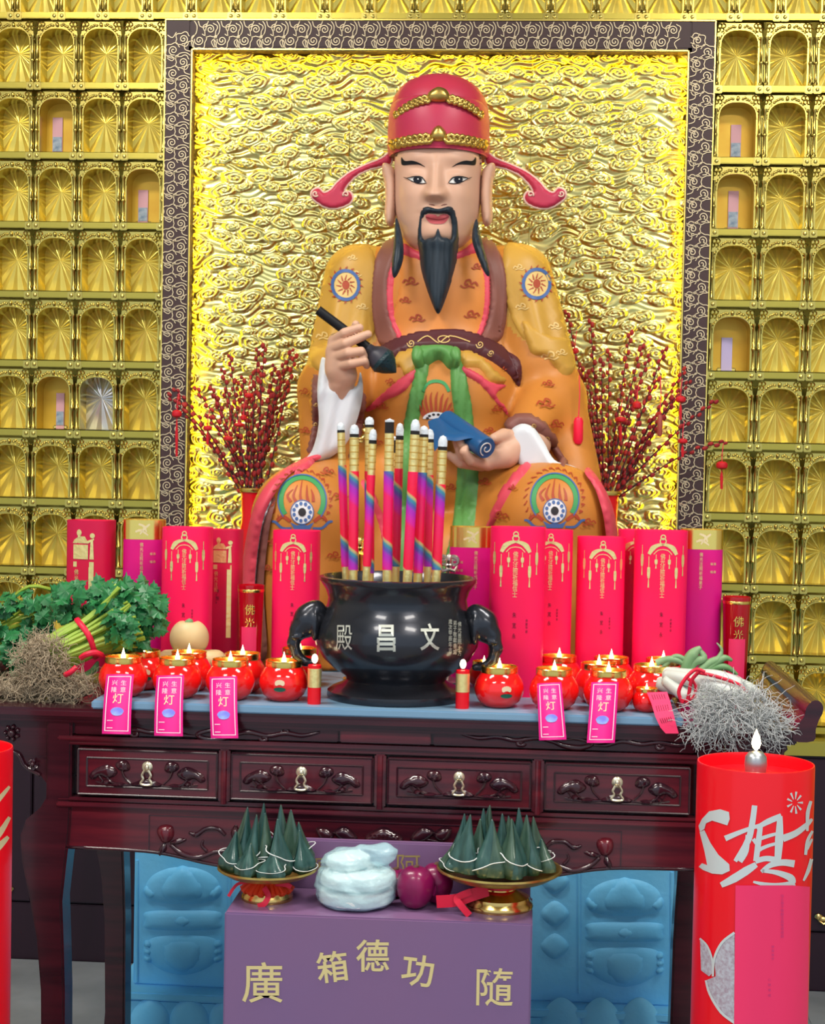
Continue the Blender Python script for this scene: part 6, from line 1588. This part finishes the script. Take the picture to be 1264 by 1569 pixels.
for (pts, r) in (([(1050, 1034), (1054, 1014), (1064, 1000), (1074, 992)], .014), ([(1052, 1036), (1062, 1016), (1078, 1008), (1070, 994)], .011), ([(1064, 1036), (1084, 1018), (1100, 1010), (1106, 998)], .010), ([(1068, 1038), (1090, 1024), (1112, 1022), (1130, 1034)], .009), ([(1072, 1036), (1096, 1016), (1110, 1008), (1122, 1012)], .009), ([(1005, 1016), (1024, 1010), (1042, 1014), (1056, 1028)], .008), ([(1016, 1022), (1034, 1006), (1050, 1012), (1058, 1030)], .006), ([(1090, 1030), (1100, 1010), (1106, 996), (1098, 985)], .004)):
    P = smooth_path([at(x, y, TY + .17) for x, y in pts], 6); mk('leek_leaf', *tubem([p - lo_ for p in P], np.interp(np.linspace(0, 1, len(P)), (0, .6, 1), (r, r * .9, r * .3)), 8), leek_g, lk)
for k_, rg in enumerate((((1046, 1078), (1040, 1060), (1050, 1040), (1066, 1026), (1080, 1030)), ((1052, 1082), (1056, 1060), (1060, 1042), (1072, 1028)), ((1044, 1074), (1062, 1070), (1066, 1050), (1054, 1040)), ((1066, 1030), (1095, 1036), (1130, 1048), (1145, 1060)))):
    P = smooth_path([at(x, y, TY + .015 + .01 * k_) for x, y in rg], 6); mk('red_tie', *tubem([p - lo_ for p in P], .0042, 6), rib_red, lk)
q = MB(); curl_roots(q, 1125, 1092, 62, 36, TY - .005, 520, .075, .0011, 8, None, .05, (.0, -.10)); curl_roots(q, 1085, 1110, 36, 24, TY - .03, 150, .06, .0010, 9, None, .015, (-.1, -.1)); curl_roots(q, 1175, 1110, 30, 24, TY - .02, 150, .06, .0010, 10, None, .02, (.12, -.08)); curl_roots(q, 1088, 1048, 10, 9, TY - .0, 40, .02, .0008, 12)
q.v = sub(q.v, lo_); q.build('roots', root_w, lk)['kind'] = 'stuff'
tag(lk, 'bunch of white leeks with a red tie and silvery tangled roots', 'leeks')

# ============================================================ footed brass dishes, rice dumplings
def dish(px, py, r, Y, footr, label, base):
    c = at(px, py, Y); h = c[2] - base; o = empty('footed_dish', (c[0], Y, base))
    fp_ = [(0, .0), (footr, 0), (footr * 1.02, .004), (footr, .010), (footr * .93, .014), (footr * .90, .022), (footr * .68, .030), (footr * .50, .036)]
    MB().lathe([p for p in fp_] + [(footr * .46, h * .60), (footr * .55, h * .68), (0, h * .68)], 40).build('foot', brass, o)
    MB().lathe([(0, h * .66), (r * .45, h * .66), (r * .80, h * .80), (r * .97, h * .96), (r, h), (r * .995, h + .004), (r * .965, h + .003), (r * .94, h * .97), (r * .76, h * .84), (r * .4, h * .74), (0, h * .73)], 56).build('bowl', gold_antique, o)
    tag(o, label, 'dish', 'footed brass dishes on the offering box')
    return o, h
d1, h1 = dish(410, 1330, .0985, BY + .11, .050, 'footed brass dish of dumplings with a gathered orange ribbon on its stem', BZ)
d2, h2 = dish(765, 1331, .1225, BY + .115, .066, 'wider footed brass dish of dumplings with a red bow at its stem', BZ)
# ribbons on the stems
q = MB()
for i in range(26):
    a = 2 * pi * i / 26; r1, r2 = .026 + .002 * (i % 2), .047 + .004 * (i % 2)
    q.tube([(r1 * math.cos(a), r1 * math.sin(a), h1 * .66), (r1 * 1.25 * math.cos(a), r1 * 1.25 * math.sin(a), h1 * .5), (r2 * math.cos(a), r2 * math.sin(a), .018)], [.005, .005, .006], 6)
q.build('gathered_ribbon', rib_orange, d1)
def ribbon_strip(pts, w, o, name, mat, th=.0012, nrm=(0, -1, 0)):
    P = smooth_path(pts, 6); n = len(P); T = np.gradient(P, axis=0); S = np.cross(T, np.array(nrm)); S /= np.linalg.norm(S, axis=1, keepdims=True)
    v = [p + s * w / 2 * e + np.array(nrm) * t for t in (0, -th) for p, s in zip(P, S) for e in (-1, 1)]
    f = [(2 * i, 2 * i + 1, 2 * i + 3, 2 * i + 2) for i in range(n - 1)] + [(2 * n + 2 * i + 2, 2 * n + 2 * i + 3, 2 * n + 2 * i + 1, 2 * n + 2 * i) for i in range(n - 1)]
    f += [(2 * i, 2 * i + 2, 2 * n + 2 * i + 2, 2 * n + 2 * i) for i in range(n - 1)] + [(2 * i + 1, 2 * n + 2 * i + 1, 2 * n + 2 * i + 3, 2 * i + 3) for i in range(n - 1)]
    return mk(name, v, f, mat, o, False)
ribbon_strip([(0, -.044, h1 * .55), (.010, -.054, .020), (.004, -.060, .006), (-.008, -.064, .001)], .011, d1, 'ribbon_tail', rib_red)
ribbon_strip([(-.03, -.02, h1 * .62), (-.055, -.03, h1 * .55), (-.070, -.04, .012)], .006, d1, 'ribbon_tail', rib_red)
ribbon_strip([(.02, -.03, h1 * .62), (.042, -.035, h1 * .62), (.052, -.035, h1 * .55)], .009, d1, 'ribbon_tail', rib_red)
MB().lathe([(.034, h2 * .52), (.036, h2 * .54), (.036, h2 * .62), (.034, h2 * .64)], 24).build('ribbon_band', rib_red, d2)
ribbon_strip([(-.02, -.05, h2 * .60), (-.05, -.062, h2 * .50), (-.08, -.066, h2 * .36), (-.118, -.066, h2 * .30)], .024, d2, 'bow_loop', rib_red)
ribbon_strip([(-.052, -.066, h2 * .60), (-.078, -.070, h2 * .44), (-.072, -.078, .022), (-.054, -.082, .003)], .013, d2, 'ribbon_tail', rib_red)
def zong_proto(mat, sd):
    o = empty('rice_dumpling'); R, H = .0225, .10; v = []; seg = 30
    prof_ = [(.25, 0), (.75, .02), (1.0, .12), (1.03, .26), (.84, .38), (.58, .54), (.36, .70), (.20, .85), (.08, .97), (.015, 1.0)]
    for (r, z) in prof_:
        for j in range(seg):
            t = 2 * pi * j / seg; w = 1 + .24 * math.cos(3 * t + sd + z * .9) * (1 - z * .3) + .03 * math.cos(6 * t + sd)
            v.append((R * r * w * math.cos(t), R * r * w * math.sin(t), H * z))
    n = len(prof_); f = [(i * seg + j, i * seg + (j + 1) % seg, (i + 1) * seg + (j + 1) % seg, (i + 1) * seg + j) for i in range(n - 1) for j in range(seg)] + [tuple(range(seg))[::-1], tuple((n - 1) * seg + j for j in range(seg))]
    mk('leaf_wrap', v, f, mat, o)
    # outer leaf folded half way round, a little proud
    v = []; m_ = 14
    for (r, z) in [(1.0, .05), (1.05, .2), (.92, .34), (.72, .48), (.46, .66), (.27, .82), (.11, .96)]:
        for j in range(m_):
            t = -2.2 + sd + 2.6 * j / (m_ - 1) + z * .8; w = (1 + .24 * math.cos(3 * t + sd + z * .9) * (1 - z * .3) + .03 * math.cos(6 * t + sd)) * 1.06
            v.append((R * r * w * math.cos(t), R * r * w * math.sin(t), H * z))
    f = [(i * m_ + j, i * m_ + j + 1, (i + 1) * m_ + j + 1, (i + 1) * m_ + j) for i in range(6) for j in range(m_ - 1)]
    mk('folded_leaf', v, f, bamboo_leaf2 if mat is bamboo_leaf else bamboo_leaf, o)
    zc_ = .30 + .10 * math.sin(sd * 5)
    P = [(R * 1.12 * (1 + .22 * math.cos(3 * t + sd + .3)) * math.cos(t), R * 1.12 * (1 + .22 * math.cos(3 * t + sd + .3)) * math.sin(t), H * (zc_ + .13 * math.sin(t + sd * 3))) for t in np.linspace(0, 2 * pi, 25)]
    MB().tube(P, .0009, 5).build('string', string_m, o); return o
zp = [zong_proto(bamboo_leaf, .3), zong_proto(bamboo_leaf2, 1.4), zong_proto(bamboo_leaf, 2.2)]; zuse = [False] * 3; zc = [0]
def zong(dish_, h, x, y, H_, rz, tilt, kind, label, W_=1.0, dz=0):
    zc[0] += 1; kind = 2 if kind == 0 and zc[0] % 2 else kind
    o = zp[kind] if not zuse[kind] else copy_tree(zp[kind]); zuse[kind] = True
    o.location = (dish_.location.x + x, dish_.location.y + y, dish_.location.z + h * .80 + dz + .10 * math.hypot(x, y)); o.scale = (W_, W_, H_ / .10)
    o.rotation_mode = 'ZXY'; o.rotation_euler = (tilt * y * 1.6, tilt * x * -1.6, rz)
    tag(o, label, 'rice dumpling', 'leaf-wrapped rice dumplings')
za = 'leaf-wrapped pointed rice dumpling heaped on the brass dish with the orange ribbon'
zb_ = 'leaf-wrapped pointed rice dumpling heaped on the wider brass dish with the red bow'
for (x, y, H_, k_, w_) in ((-.055, .020, .112, 0, 1.0), (-.018, .040, .118, 0, .9), (-.028, -.004, .105, 1, .9), (.026, .030, .118, 1, 1.05), (.052, .020, .110, 0, 1.15), (.026, -.030, .102, 0, 1.1), (-.030, -.050, .060, 1, 1.05), (-.070, -.015, .072, 0, 1.0), (.072, -.010, .078, 0, 1.0), (.02, -.056, .050, 1, 1.1), (-.008, .0, .11, 0, 1.0), (.066, .03, .085, 1, 1.0)):
    zong(d1, h1, x, y, H_ * 1.10, rng.uniform(0, 6), 1.0, k_, za, w_)
for (x, y, H_, k_, w_) in ((-.082, .018, .098, 0, .95), (-.068, -.020, .104, 1, 1.1), (-.040, .035, .108, 0, 1.0), (-.026, .050, .112, 1, 1.0), (-.018, -.030, .102, 0, 1.25), (.018, .045, .095, 0, 1.0), (.026, -.035, .104, 1, 1.25), (.042, .032, .112, 0, 1.0), (.060, -.008, .106, 0, 1.1), (.088, .010, .060, 0, 1.0), (-.095, -.01, .050, 0, .9), (-.045, .0, .096, 1, 1.0), (.004, .01, .108, 0, 1.05), (.074, .03, .095, 1, 1.0)):
    zong(d2, h2, x, y, H_ * 1.12, rng.uniform(0, 6), .8, k_, zb_, w_)

# ---- cakes in a clear bag
bg_c = at(545, 1395, BY + .095); bag = empty('cake_bag', (bg_c[0], BY + .095, BZ)); bo2 = np.array(bag.location); s2 = sc(BY + .095)
for (dx, dz, r, hh) in ((0, .003, .075, .033), (.001, .037, .073, .032), (-.018, .072, .044, .026)):
    q = MB().lathe([(0, dz), (r * .80, dz), (r * .96, dz + hh * .2), (r, dz + hh * .5), (r * .95, dz + hh * .8), (r * .78, dz + hh * .95), (0, dz + hh)], 32, (dx, 0, 0))
    q.v = [(p[0] * (1 + .05 * math.sin(3 * math.atan2(p[1], p[0]) + 9 * p[2])), p[1], p[2] + .003 * math.sin(40 * p[0] + 1)) if p[2] > dz + .01 else p for p in q.v]; q.build('steamed_cake', cake_m, bag)
def bag_sdf(P):
    x, y, z = P[..., 0], P[..., 1], P[..., 2]
    q_ = np.sqrt(x ** 2 + (y * 1.02) ** 2); rb_ = lambda R_, zc, hz, rd: np.sqrt(np.maximum(q_ - R_ + rd, 0) ** 2 + np.maximum(np.abs(z - zc) - hz + rd, 0) ** 2) + np.minimum(np.maximum(q_ - R_ + rd, np.abs(z - zc) - hz + rd), 0) - rd
    e1_ = rb_(.082 - .25 * np.abs(z - .040), .036, .037, .016); e2_ = sd_ell(P, (-.018, .0, .082), (.052, .050, .026)); e3_ = sd_ell(P, (.048, .0, .100), (.032, .028, .020)); e4_ = sd_caps(P, np.array((.0, 0, .09)), np.array((.05, 0, .100)), .024, .018)
    d = smin(smin(smin(e1_, e2_, .012), e3_, .015), e4_, .012)
    d += .0011 * np.sin(z * 190 + 5 * np.sin(x * 34) + 3 * np.sin(y * 30)) + .0010 * np.sin(x * 120 + z * 130 + y * 80) + .0010 * np.sin(z * 420 + 2 * np.sin(x * 60))
    return np.maximum(d, .0012 - z)
v, f = nets(bag_sdf, (-.11, -.11, -.005), (.11, .11, .14), .0042); mk('plastic_film', v, f, bag_m, bag)
tag(bag, 'clear plastic bag of white steamed cakes on the offering box', 'bag')
# ---- magenta fruit
def fruit(px, py, w, h, Y, label, seed, tilt=0.0):
    s = sc(Y); rx, rz = w / 2 * s, h / 2 * s; c = at(px, py, Y); o = empty('dragon_fruit', (c[0], Y, BZ)); g = np.random.RandomState(seed)
    v, f = lathem([(math.sin(pi * i / 20) ** .85 * (1 - .07 * math.cos(pi * i / 20)), -math.cos(pi * i / 20)) for i in range(21)], 36)
    v = [(p[0] * rx * (1 + .025 * math.cos(5 * math.atan2(p[1], p[0]))), p[1] * rx * (1 + .025 * math.cos(5 * math.atan2(p[1], p[0]))), rz + p[2] * rz - (.03 * rz if p[2] > .98 else 0)) for p in v]
    mk('rind', v, f, fruit_m, o)
    q = MB()
    for k_ in range(7):
        a = g.uniform(0, 2 * pi); zz = g.uniform(.5, 1.7) * rz; rr = rx * math.sqrt(max(.05, 1 - ((zz - rz) / rz) ** 2)) * 1.0
        p0 = np.array([rr * math.cos(a), rr * math.sin(a), zz]); n_ = p0 / (np.linalg.norm(p0[:2]) + 1e-6) * np.array([1, 1, 0])
        q.tube([p0 - n_ * .002 - np.array([0, 0, .008]), p0 + n_ * .0015, p0 + n_ * .004 + np.array([0, 0, .010])], [.005, .004, .0008], 6)
    q.build('rind_scales', fruit_m, o)['kind'] = 'stuff'
    MB().tube([(0, 0, rz * 1.84), (.002, -.002, rz * 1.98), (.006, -.004, rz * 2.06)], [.008, .005, .002], 8).build('stem_end', pm('withered_stem', (.10, .05, .03), .7), o)
    tag(o, label, 'fruit', 'magenta fruits on the offering box')
fruit(636, 1361, 58, 66, BY + .080, 'magenta fruit in front of its two fellows beside the cake bag', 1)
fruit(668, 1350, 52, 62, BY + .125, 'magenta fruit half behind the front one, touching the wide dish', 2)
fruit(606, 1336, 48, 44, BY + .160, 'magenta fruit lying behind the cake bag', 3)

# ============================================================ huge floor candles
def big_candle(cx, Y, r, ztop, label, name='pillar_candle'):
    o = empty(name, (cx, Y, 0))
    MB().lathe([(0, 0), (r * .98, 0), (r, .004), (r, ztop - .003), (r * .992, ztop), (r * .972, ztop), (r * .965, ztop - .004), (r * .96, ztop - .022), (0, ztop - .024)], 72).build('candle_body', red_wax, o)
    MB().lathe([(0, ztop - .024), (.014, ztop - .024), (.019, ztop - .016), (.0205, ztop - .004), (.019, ztop + .010), (.013, ztop + .018), (.006, ztop + .020), (0, ztop + .020)], 20).build('wick_cup', pm('dull_steel', (.40, .44, .46), .35, .8), o)
    MB().lathe([(0, ztop + .020), (.006, ztop + .026), (.0085, ztop + .034), (.006, ztop + .046), (.002, ztop + .055), (0, ztop + .060)], 14).build('flame', flame_m, o)
    tag(o, label, 'candle', 'huge red floor candles'); return o
PCY = -2.0
ca = big_candle(at(1158, 1167, PCY)[0], PCY, 88.3 * sc(PCY), at(1158, 1168, PCY)[2], 'huge red floor candle with silver brush characters and a pink paper sheet'); cao = np.array(ca.location)
bdy = [c for c in ca.children if c.name.startswith('candle_body')][0]
CAB = BVHTree.FromPolygons([tuple(np.array(w.co) + cao) for w in bdy.data.vertices], [tuple(p.vertices) for p in bdy.data.polygons])
def cdec(name, shapes, mat, off, parent=ca, bvh=CAB, org=cao):
    o = decal(name, shapes, mat, bvh, off, parent)
    o.data.transform(Matrix.Translation(Vector(SO - org))); return o
def c7(L_): return [(1000 + x / 3.277, 1090 + y / 3.277) for x, y in L_]
def st(L_, w, n=4): return ('s', c7(L_), [a * 1.22 / 3.277 for a in w], n)
brush = pm('silver_brush_lettering', (.66, .72, .72), .38, .3)
cdec('brush_character', [('p', c7([(233, 575), (250, 540), (285, 502), (340, 491), (384, 505), (388, 540), (376, 572), (345, 562), (300, 548), (270, 562), (262, 590), (240, 605)]), 4), ('p', c7([(238, 606), (262, 596), (292, 660), (332, 720), (386, 768), (388, 800), (350, 818), (300, 814), (255, 796), (234, 780), (250, 762), (276, 772), (262, 700)]), 4)], brush, .0010)
cdec('brush_character', [st([(365, 638), (450, 602), (535, 572)], [24, 18, 14]), st([(512, 472), (500, 560), (478, 650), (415, 752)], [22, 24, 26, 16]), st([(478, 620), (470, 700), (440, 755)], [18, 20, 18]), st([(505, 640), (545, 700)], [16, 10]),
     st([(540, 580), (530, 660), (518, 752)], [20, 24, 22]), st([(520, 585), (580, 552), (645, 525)], [16, 24, 24]), st([(638, 525), (634, 640), (626, 752)], [20, 34, 26]), st([(535, 640), (590, 622), (628, 612)], [16, 14, 12]), st([(530, 695), (580, 674), (624, 662)], [16, 14, 12]), st([(515, 752), (570, 738), (630, 748)], [22, 22, 26]),
     st([(345, 872), (410, 838), (470, 800), (520, 768)], [22, 34, 34, 22]), st([(545, 805), (590, 772), (650, 758), (710, 765)], [14, 22, 26, 30]), st([(548, 800), (620, 808), (690, 835), (700, 862)], [12, 20, 30, 26]), st([(505, 855), (580, 872), (650, 876), (712, 862)], [8, 20, 28, 26])], brush, .0010)
cdec('brush_character', [st([(652, 638), (715, 612), (770, 570), (798, 540)], [30, 26, 20, 10]), st([(792, 450), (776, 510), (774, 600)], [12, 16, 10]), st([(800, 600), (775, 650), (765, 720)], [10, 14, 12]), st([(798, 640), (772, 690)], [8, 14]), st([(795, 740), (778, 800), (755, 850)], [14, 16, 8])], brush, .0010)
cdec('star_mark', [st([(712 + 14 * math.cos(a), 458 + 18 * math.sin(a)), (712 + 40 * math.cos(a), 458 + 56 * math.sin(a))], [3, 9], 2) for a in np.linspace(0, 2 * pi, 9, endpoint=False)], brush, .0010)
slv = pm('silver_hatching', (.55, .56, .62), .45, .2, var=((.40, .30, .36), 160))
cdec('lotus_petal', [('p', c7([(412, 1110), (350, 1160), (312, 1240), (318, 1330), (270, 1350), (290, 1420), (345, 1510), (415, 1565), (412, 1340)]), 5)], slv, .0010)
cdec('lotus_petal', [('p', c7([(240, 1140), (275, 1175), (300, 1240), (305, 1310), (285, 1330), (245, 1300)]), 5)], slv, .0010)
cdec('lotus_petal', [('p', c7([(700, 1480), (640, 1530), (600, 1569), (700, 1569)]), 5), ('p', c7([(750, 1430), (715, 1500), (705, 1569), (750, 1569)]), 5)], slv, .0010)
cdec('petal_outline', [st([(412, 1110), (350, 1160), (312, 1240), (305, 1330)], [10, 10, 8]), st([(270, 1350), (290, 1420), (345, 1510), (415, 1565)], [8, 10, 10]), st([(240, 1140), (275, 1175), (300, 1240), (305, 1310)], [8, 8, 6])], brush, .0016)
cdec('pink_sheet', [('p', c7([(418, 872), (500, 872), (600, 872), (700, 872), (782, 880), (776, 1200), (770, 1569), (770, 1660), (410, 1660), (412, 1400)]), 6)], pink_slip, .0026)
g = MB()
def camap(u, v_):
    h = hit(u, -v_, CAB); return (h[0] + h[1] * .0034 - cao) if h is not None else (0, 0, 0)
column_text(g, '信士弟子敬獻文昌帝君座前', camap, 1197, -1372, 5.5, 5.6); column_text(g, '學業進步', camap, 1183, -1450, 5, 6); column_text(g, '心想事成', camap, 1178, -1500, 5, 8)
g.build('faint_writing', pm('faint_ink', (.62, .05, .22), .6), ca, False)['kind'] = 'stuff'
cl = big_candle(at(-73, 1160, PCY)[0], PCY + .02, 88.3 * sc(PCY), at(0, 1150, PCY)[2], 'huge red floor candle with gold brush strokes cut by the picture edge beside the table leg'); clo = np.array(cl.location)
cl['label'] = 'huge red floor candle with gold brush strokes standing beside the carved bracket'
bdy = [c for c in cl.children if c.name.startswith('candle_body')][0]
CLB = BVHTree.FromPolygons([tuple(np.array(w.co) + clo) for w in bdy.data.vertices], [tuple(p.vertices) for p in bdy.data.polygons])
cdec('brush_character', [('s', [(-40, 1250), (-10, 1232), (14, 1205)], [8, 9, 4]), ('s', [(-30, 1300), (-4, 1280), (14, 1252)], [8, 10, 5]), ('s', [(-45, 1330), (-8, 1302), (12, 1282)], [8, 12, 5]), ('s', [(-60, 1215), (-55, 1300), (-40, 1345)], [8, 12, 8])], pm('pale_gold_brush', (.78, .66, .38), .4, .3), .001, cl, CLB, clo)

# ============================================================ pussy willow behind the statue
def willow(base, tips, vase_px, vase_top, label_v, labels, seed):
    Yv = -.20; g = np.random.RandomState(seed)
    vz = at(vase_px, vase_top, Yv); r = .052
    vase = empty('red_vase', (vz[0], Yv, PZ)); H_ = vz[2] - PZ
    MB().lathe([(0, 0), (r * .7, 0), (r, H_ * .25), (r * 1.05, H_ * .55), (r * .8, H_ * .82), (r * .85, H_ * .95), (r * .95, H_), (r * .85, H_), (r * .7, H_ * .82), (0, H_ * .5)], 28).build('vase_body', red_wax, vase)
    MB().lathe([(r * .96, H_ * .975), (r, H_ * .985), (r, H_), (r * .96, H_ * 1.002)], 28).build('gold_lip', gold_bright, vase)
    tag(vase, label_v, 'vase', 'red vases behind the statue')
    for i, tp in enumerate(tips):
        tx_, ty_ = tp[:2]
        p0 = vz + np.array([g.uniform(-.022, .022), g.uniform(-.02, .02), -.06]); yt = Yv + .02 + g.uniform(-.05, .07); yt = tp[2] if len(tp) > 2 else yt; p3 = at(tx_, ty_, yt)
        d = p3 - p0; bend = np.array([0, 0, .10 * abs(d[0])]) * (1 if i % 3 else .6)
        P = smooth_path([p0, p0 + d * .35 + bend * .6, p0 + d * .7 + bend * .8, p3], 8)
        b = empty('willow_branch', p0); red = i % 5 == 2
        MB().tube([p - p0 for p in P], np.linspace(.0032, .0014, len(P)), 5).build('twig', twig_m, b)
        q = MB(); L_ = np.linalg.norm(np.diff(P, axis=0), axis=1).sum(); nb = int(L_ / .020)
        for k_ in range(int(nb * .12), nb + 1):
            t = k_ / nb * (len(P) - 1); j = min(int(t), len(P) - 2); c = P[j] + (P[j + 1] - P[j]) * (t - j); s_ = 1 if k_ % 2 else -1
            w = g.uniform(.8, 1.2); v, f = ellm((0, 0, 0), .0056 * w, .0056 * w, .0080 * w, 7, 5)
            dr_ = Vector(P[j + 1] - P[j]).normalized(); qt = Vector((0, 0, 1)).rotation_difference(dr_); sd2 = np.cross(np.array(dr_), (0, 1, 0)) * s_ * .004
            q.add([np.array(qt @ Vector(p)) + c + sd2 - p0 for p in v], f)
        q.build('buds', pm('bright_red_bud', (.42, .025, .020), .6) if red else bud_m, b)['kind'] = 'stuff'
        tag(b, labels[1] if red else labels[0], 'branch', 'pussy willow branches behind the statue')
willow(None, [(258, 606), (268, 596), (300, 594), (324, 594), (330, 606), (341, 566), (352, 545), (362, 582), (372, 578), (386, 572), (395, 536), (405, 530), (398, 568), (420, 560), (428, 572), (436, 555), (447, 536), (452, 545), (344, 600), (414, 600), (380, 610), (440, 590), (272, 612, -.235), (318, 636, -.235)], 393, 748,
       'red vase of dark branches behind the knee under the writing brush hand', ('dark pussy willow branch with red buds on the brush-hand side of the statue', 'bright red budded branch on the brush-hand side of the statue'), 3)
willow(None, [(868, 478), (905, 492), (933, 538), (966, 509), (984, 530), (995, 546), (1019, 534), (1050, 566), (1056, 584), (1096, 614), (1111, 677), (977, 595), (955, 590), (922, 552), (890, 560), (1040, 600), (900, 570), (1008, 580), (1030, 610), (912, 610), (1000, 640)], 924, 752,
       'red vase of dark branches behind the knee under the scroll hand', ('dark pussy willow branch with red buds on the scroll-hand side of the statue', 'bright red budded branch on the scroll-hand side of the statue'), 4)
def charm(px, py, w, h, Y, tl, label, mat=lantern_m, pill=False):
    s = sc(Y); c = at(px, py, Y); o = empty('lantern_charm', c); rx, rz = w / 2 * s, h / 2 * s
    if pill:
        MB().lathe([(0, -rz), (rx * .7, -rz + rx * .3), (rx, -rz + rx), (rx, rz - rx), (rx * .7, rz - rx * .3), (0, rz)], 18).build('pendant', mat, o)
        MB().tube([(0, 0, rz), (.002, .01, rz + .06), (.0, .03, rz + .11)], .0015, 5).build('cord', rib_red, o)
    else:
        MB().lathe([(rx * .45, -rz), (rx * .9, -rz * .6), (rx, 0), (rx * .9, rz * .6), (rx * .45, rz)], 12).build('lantern', mat, o)
        MB().tube([(0, 0, rz), (0, .003, rz + .02), (.004, .01, rz + .05)], .0012, 5).build('cord', rib_red, o)
    if tl: MB().tube([(0, 0, -rz), (0, 0, -rz - tl * s * .4), (.001, 0, -rz - tl * s)], [.0012, .0045, .0035], 7).build('tassel', mat, o)
    tag(o, label, 'ornament', 'red charms on the willow branches')
YC = -.245
for a in ((271, 634, 16, 12, 60, 'red lantern charm with the longest tassel hanging over the brown border'), (318, 656, 14, 8, 22, 'small red lantern charm with thin tassel low over the glowing panel edge'), (366, 651, 16, 7, 0, 'flat red lantern charm in the thick of the branches by the writing brush'),
          (350, 672, 15, 8, 0, 'small red lantern charm at the lowest branches by the brush arm'), (381, 606, 14, 8, 0, 'red lantern charm high in the branches by the brush arm'), (373, 640, 10, 9, 0, 'tiny red lantern charm between two flat ones'),
          (976, 621, 14, 12, 0, 'round red lantern charm amid the branches by the scroll arm'), (951, 643, 18, 9, 28, 'wide red lantern charm with tassel by the scroll arm'), (1043, 612, 16, 10, 26, 'red lantern charm with tassel over the brown border, upper of two'),
          (1046, 676, 15, 8, 20, 'red lantern charm with tassel over the brown border, lower of two'), (1106, 713, 18, 12, 30, 'red lantern charm with tassel hanging in front of a gilded niche'), (881, 538, 9, 9, 0, 'tiny red lantern charm beside the ochre sleeve')):
    charm(a[0], a[1], a[2], a[3], YC, a[4], a[5])
charm(886, 660, 15, 44, -.52, 0, 'long bright red pill-shaped charm against the orange sleeve', pm('bright_red_charm', (.85, .01, .05), .4), True)
charm(1011, 652, 8, 34, YC, 0, 'slender brown pill-shaped charm among the branches', pm('brown_charm', (.35, .07, .05), .5), True)
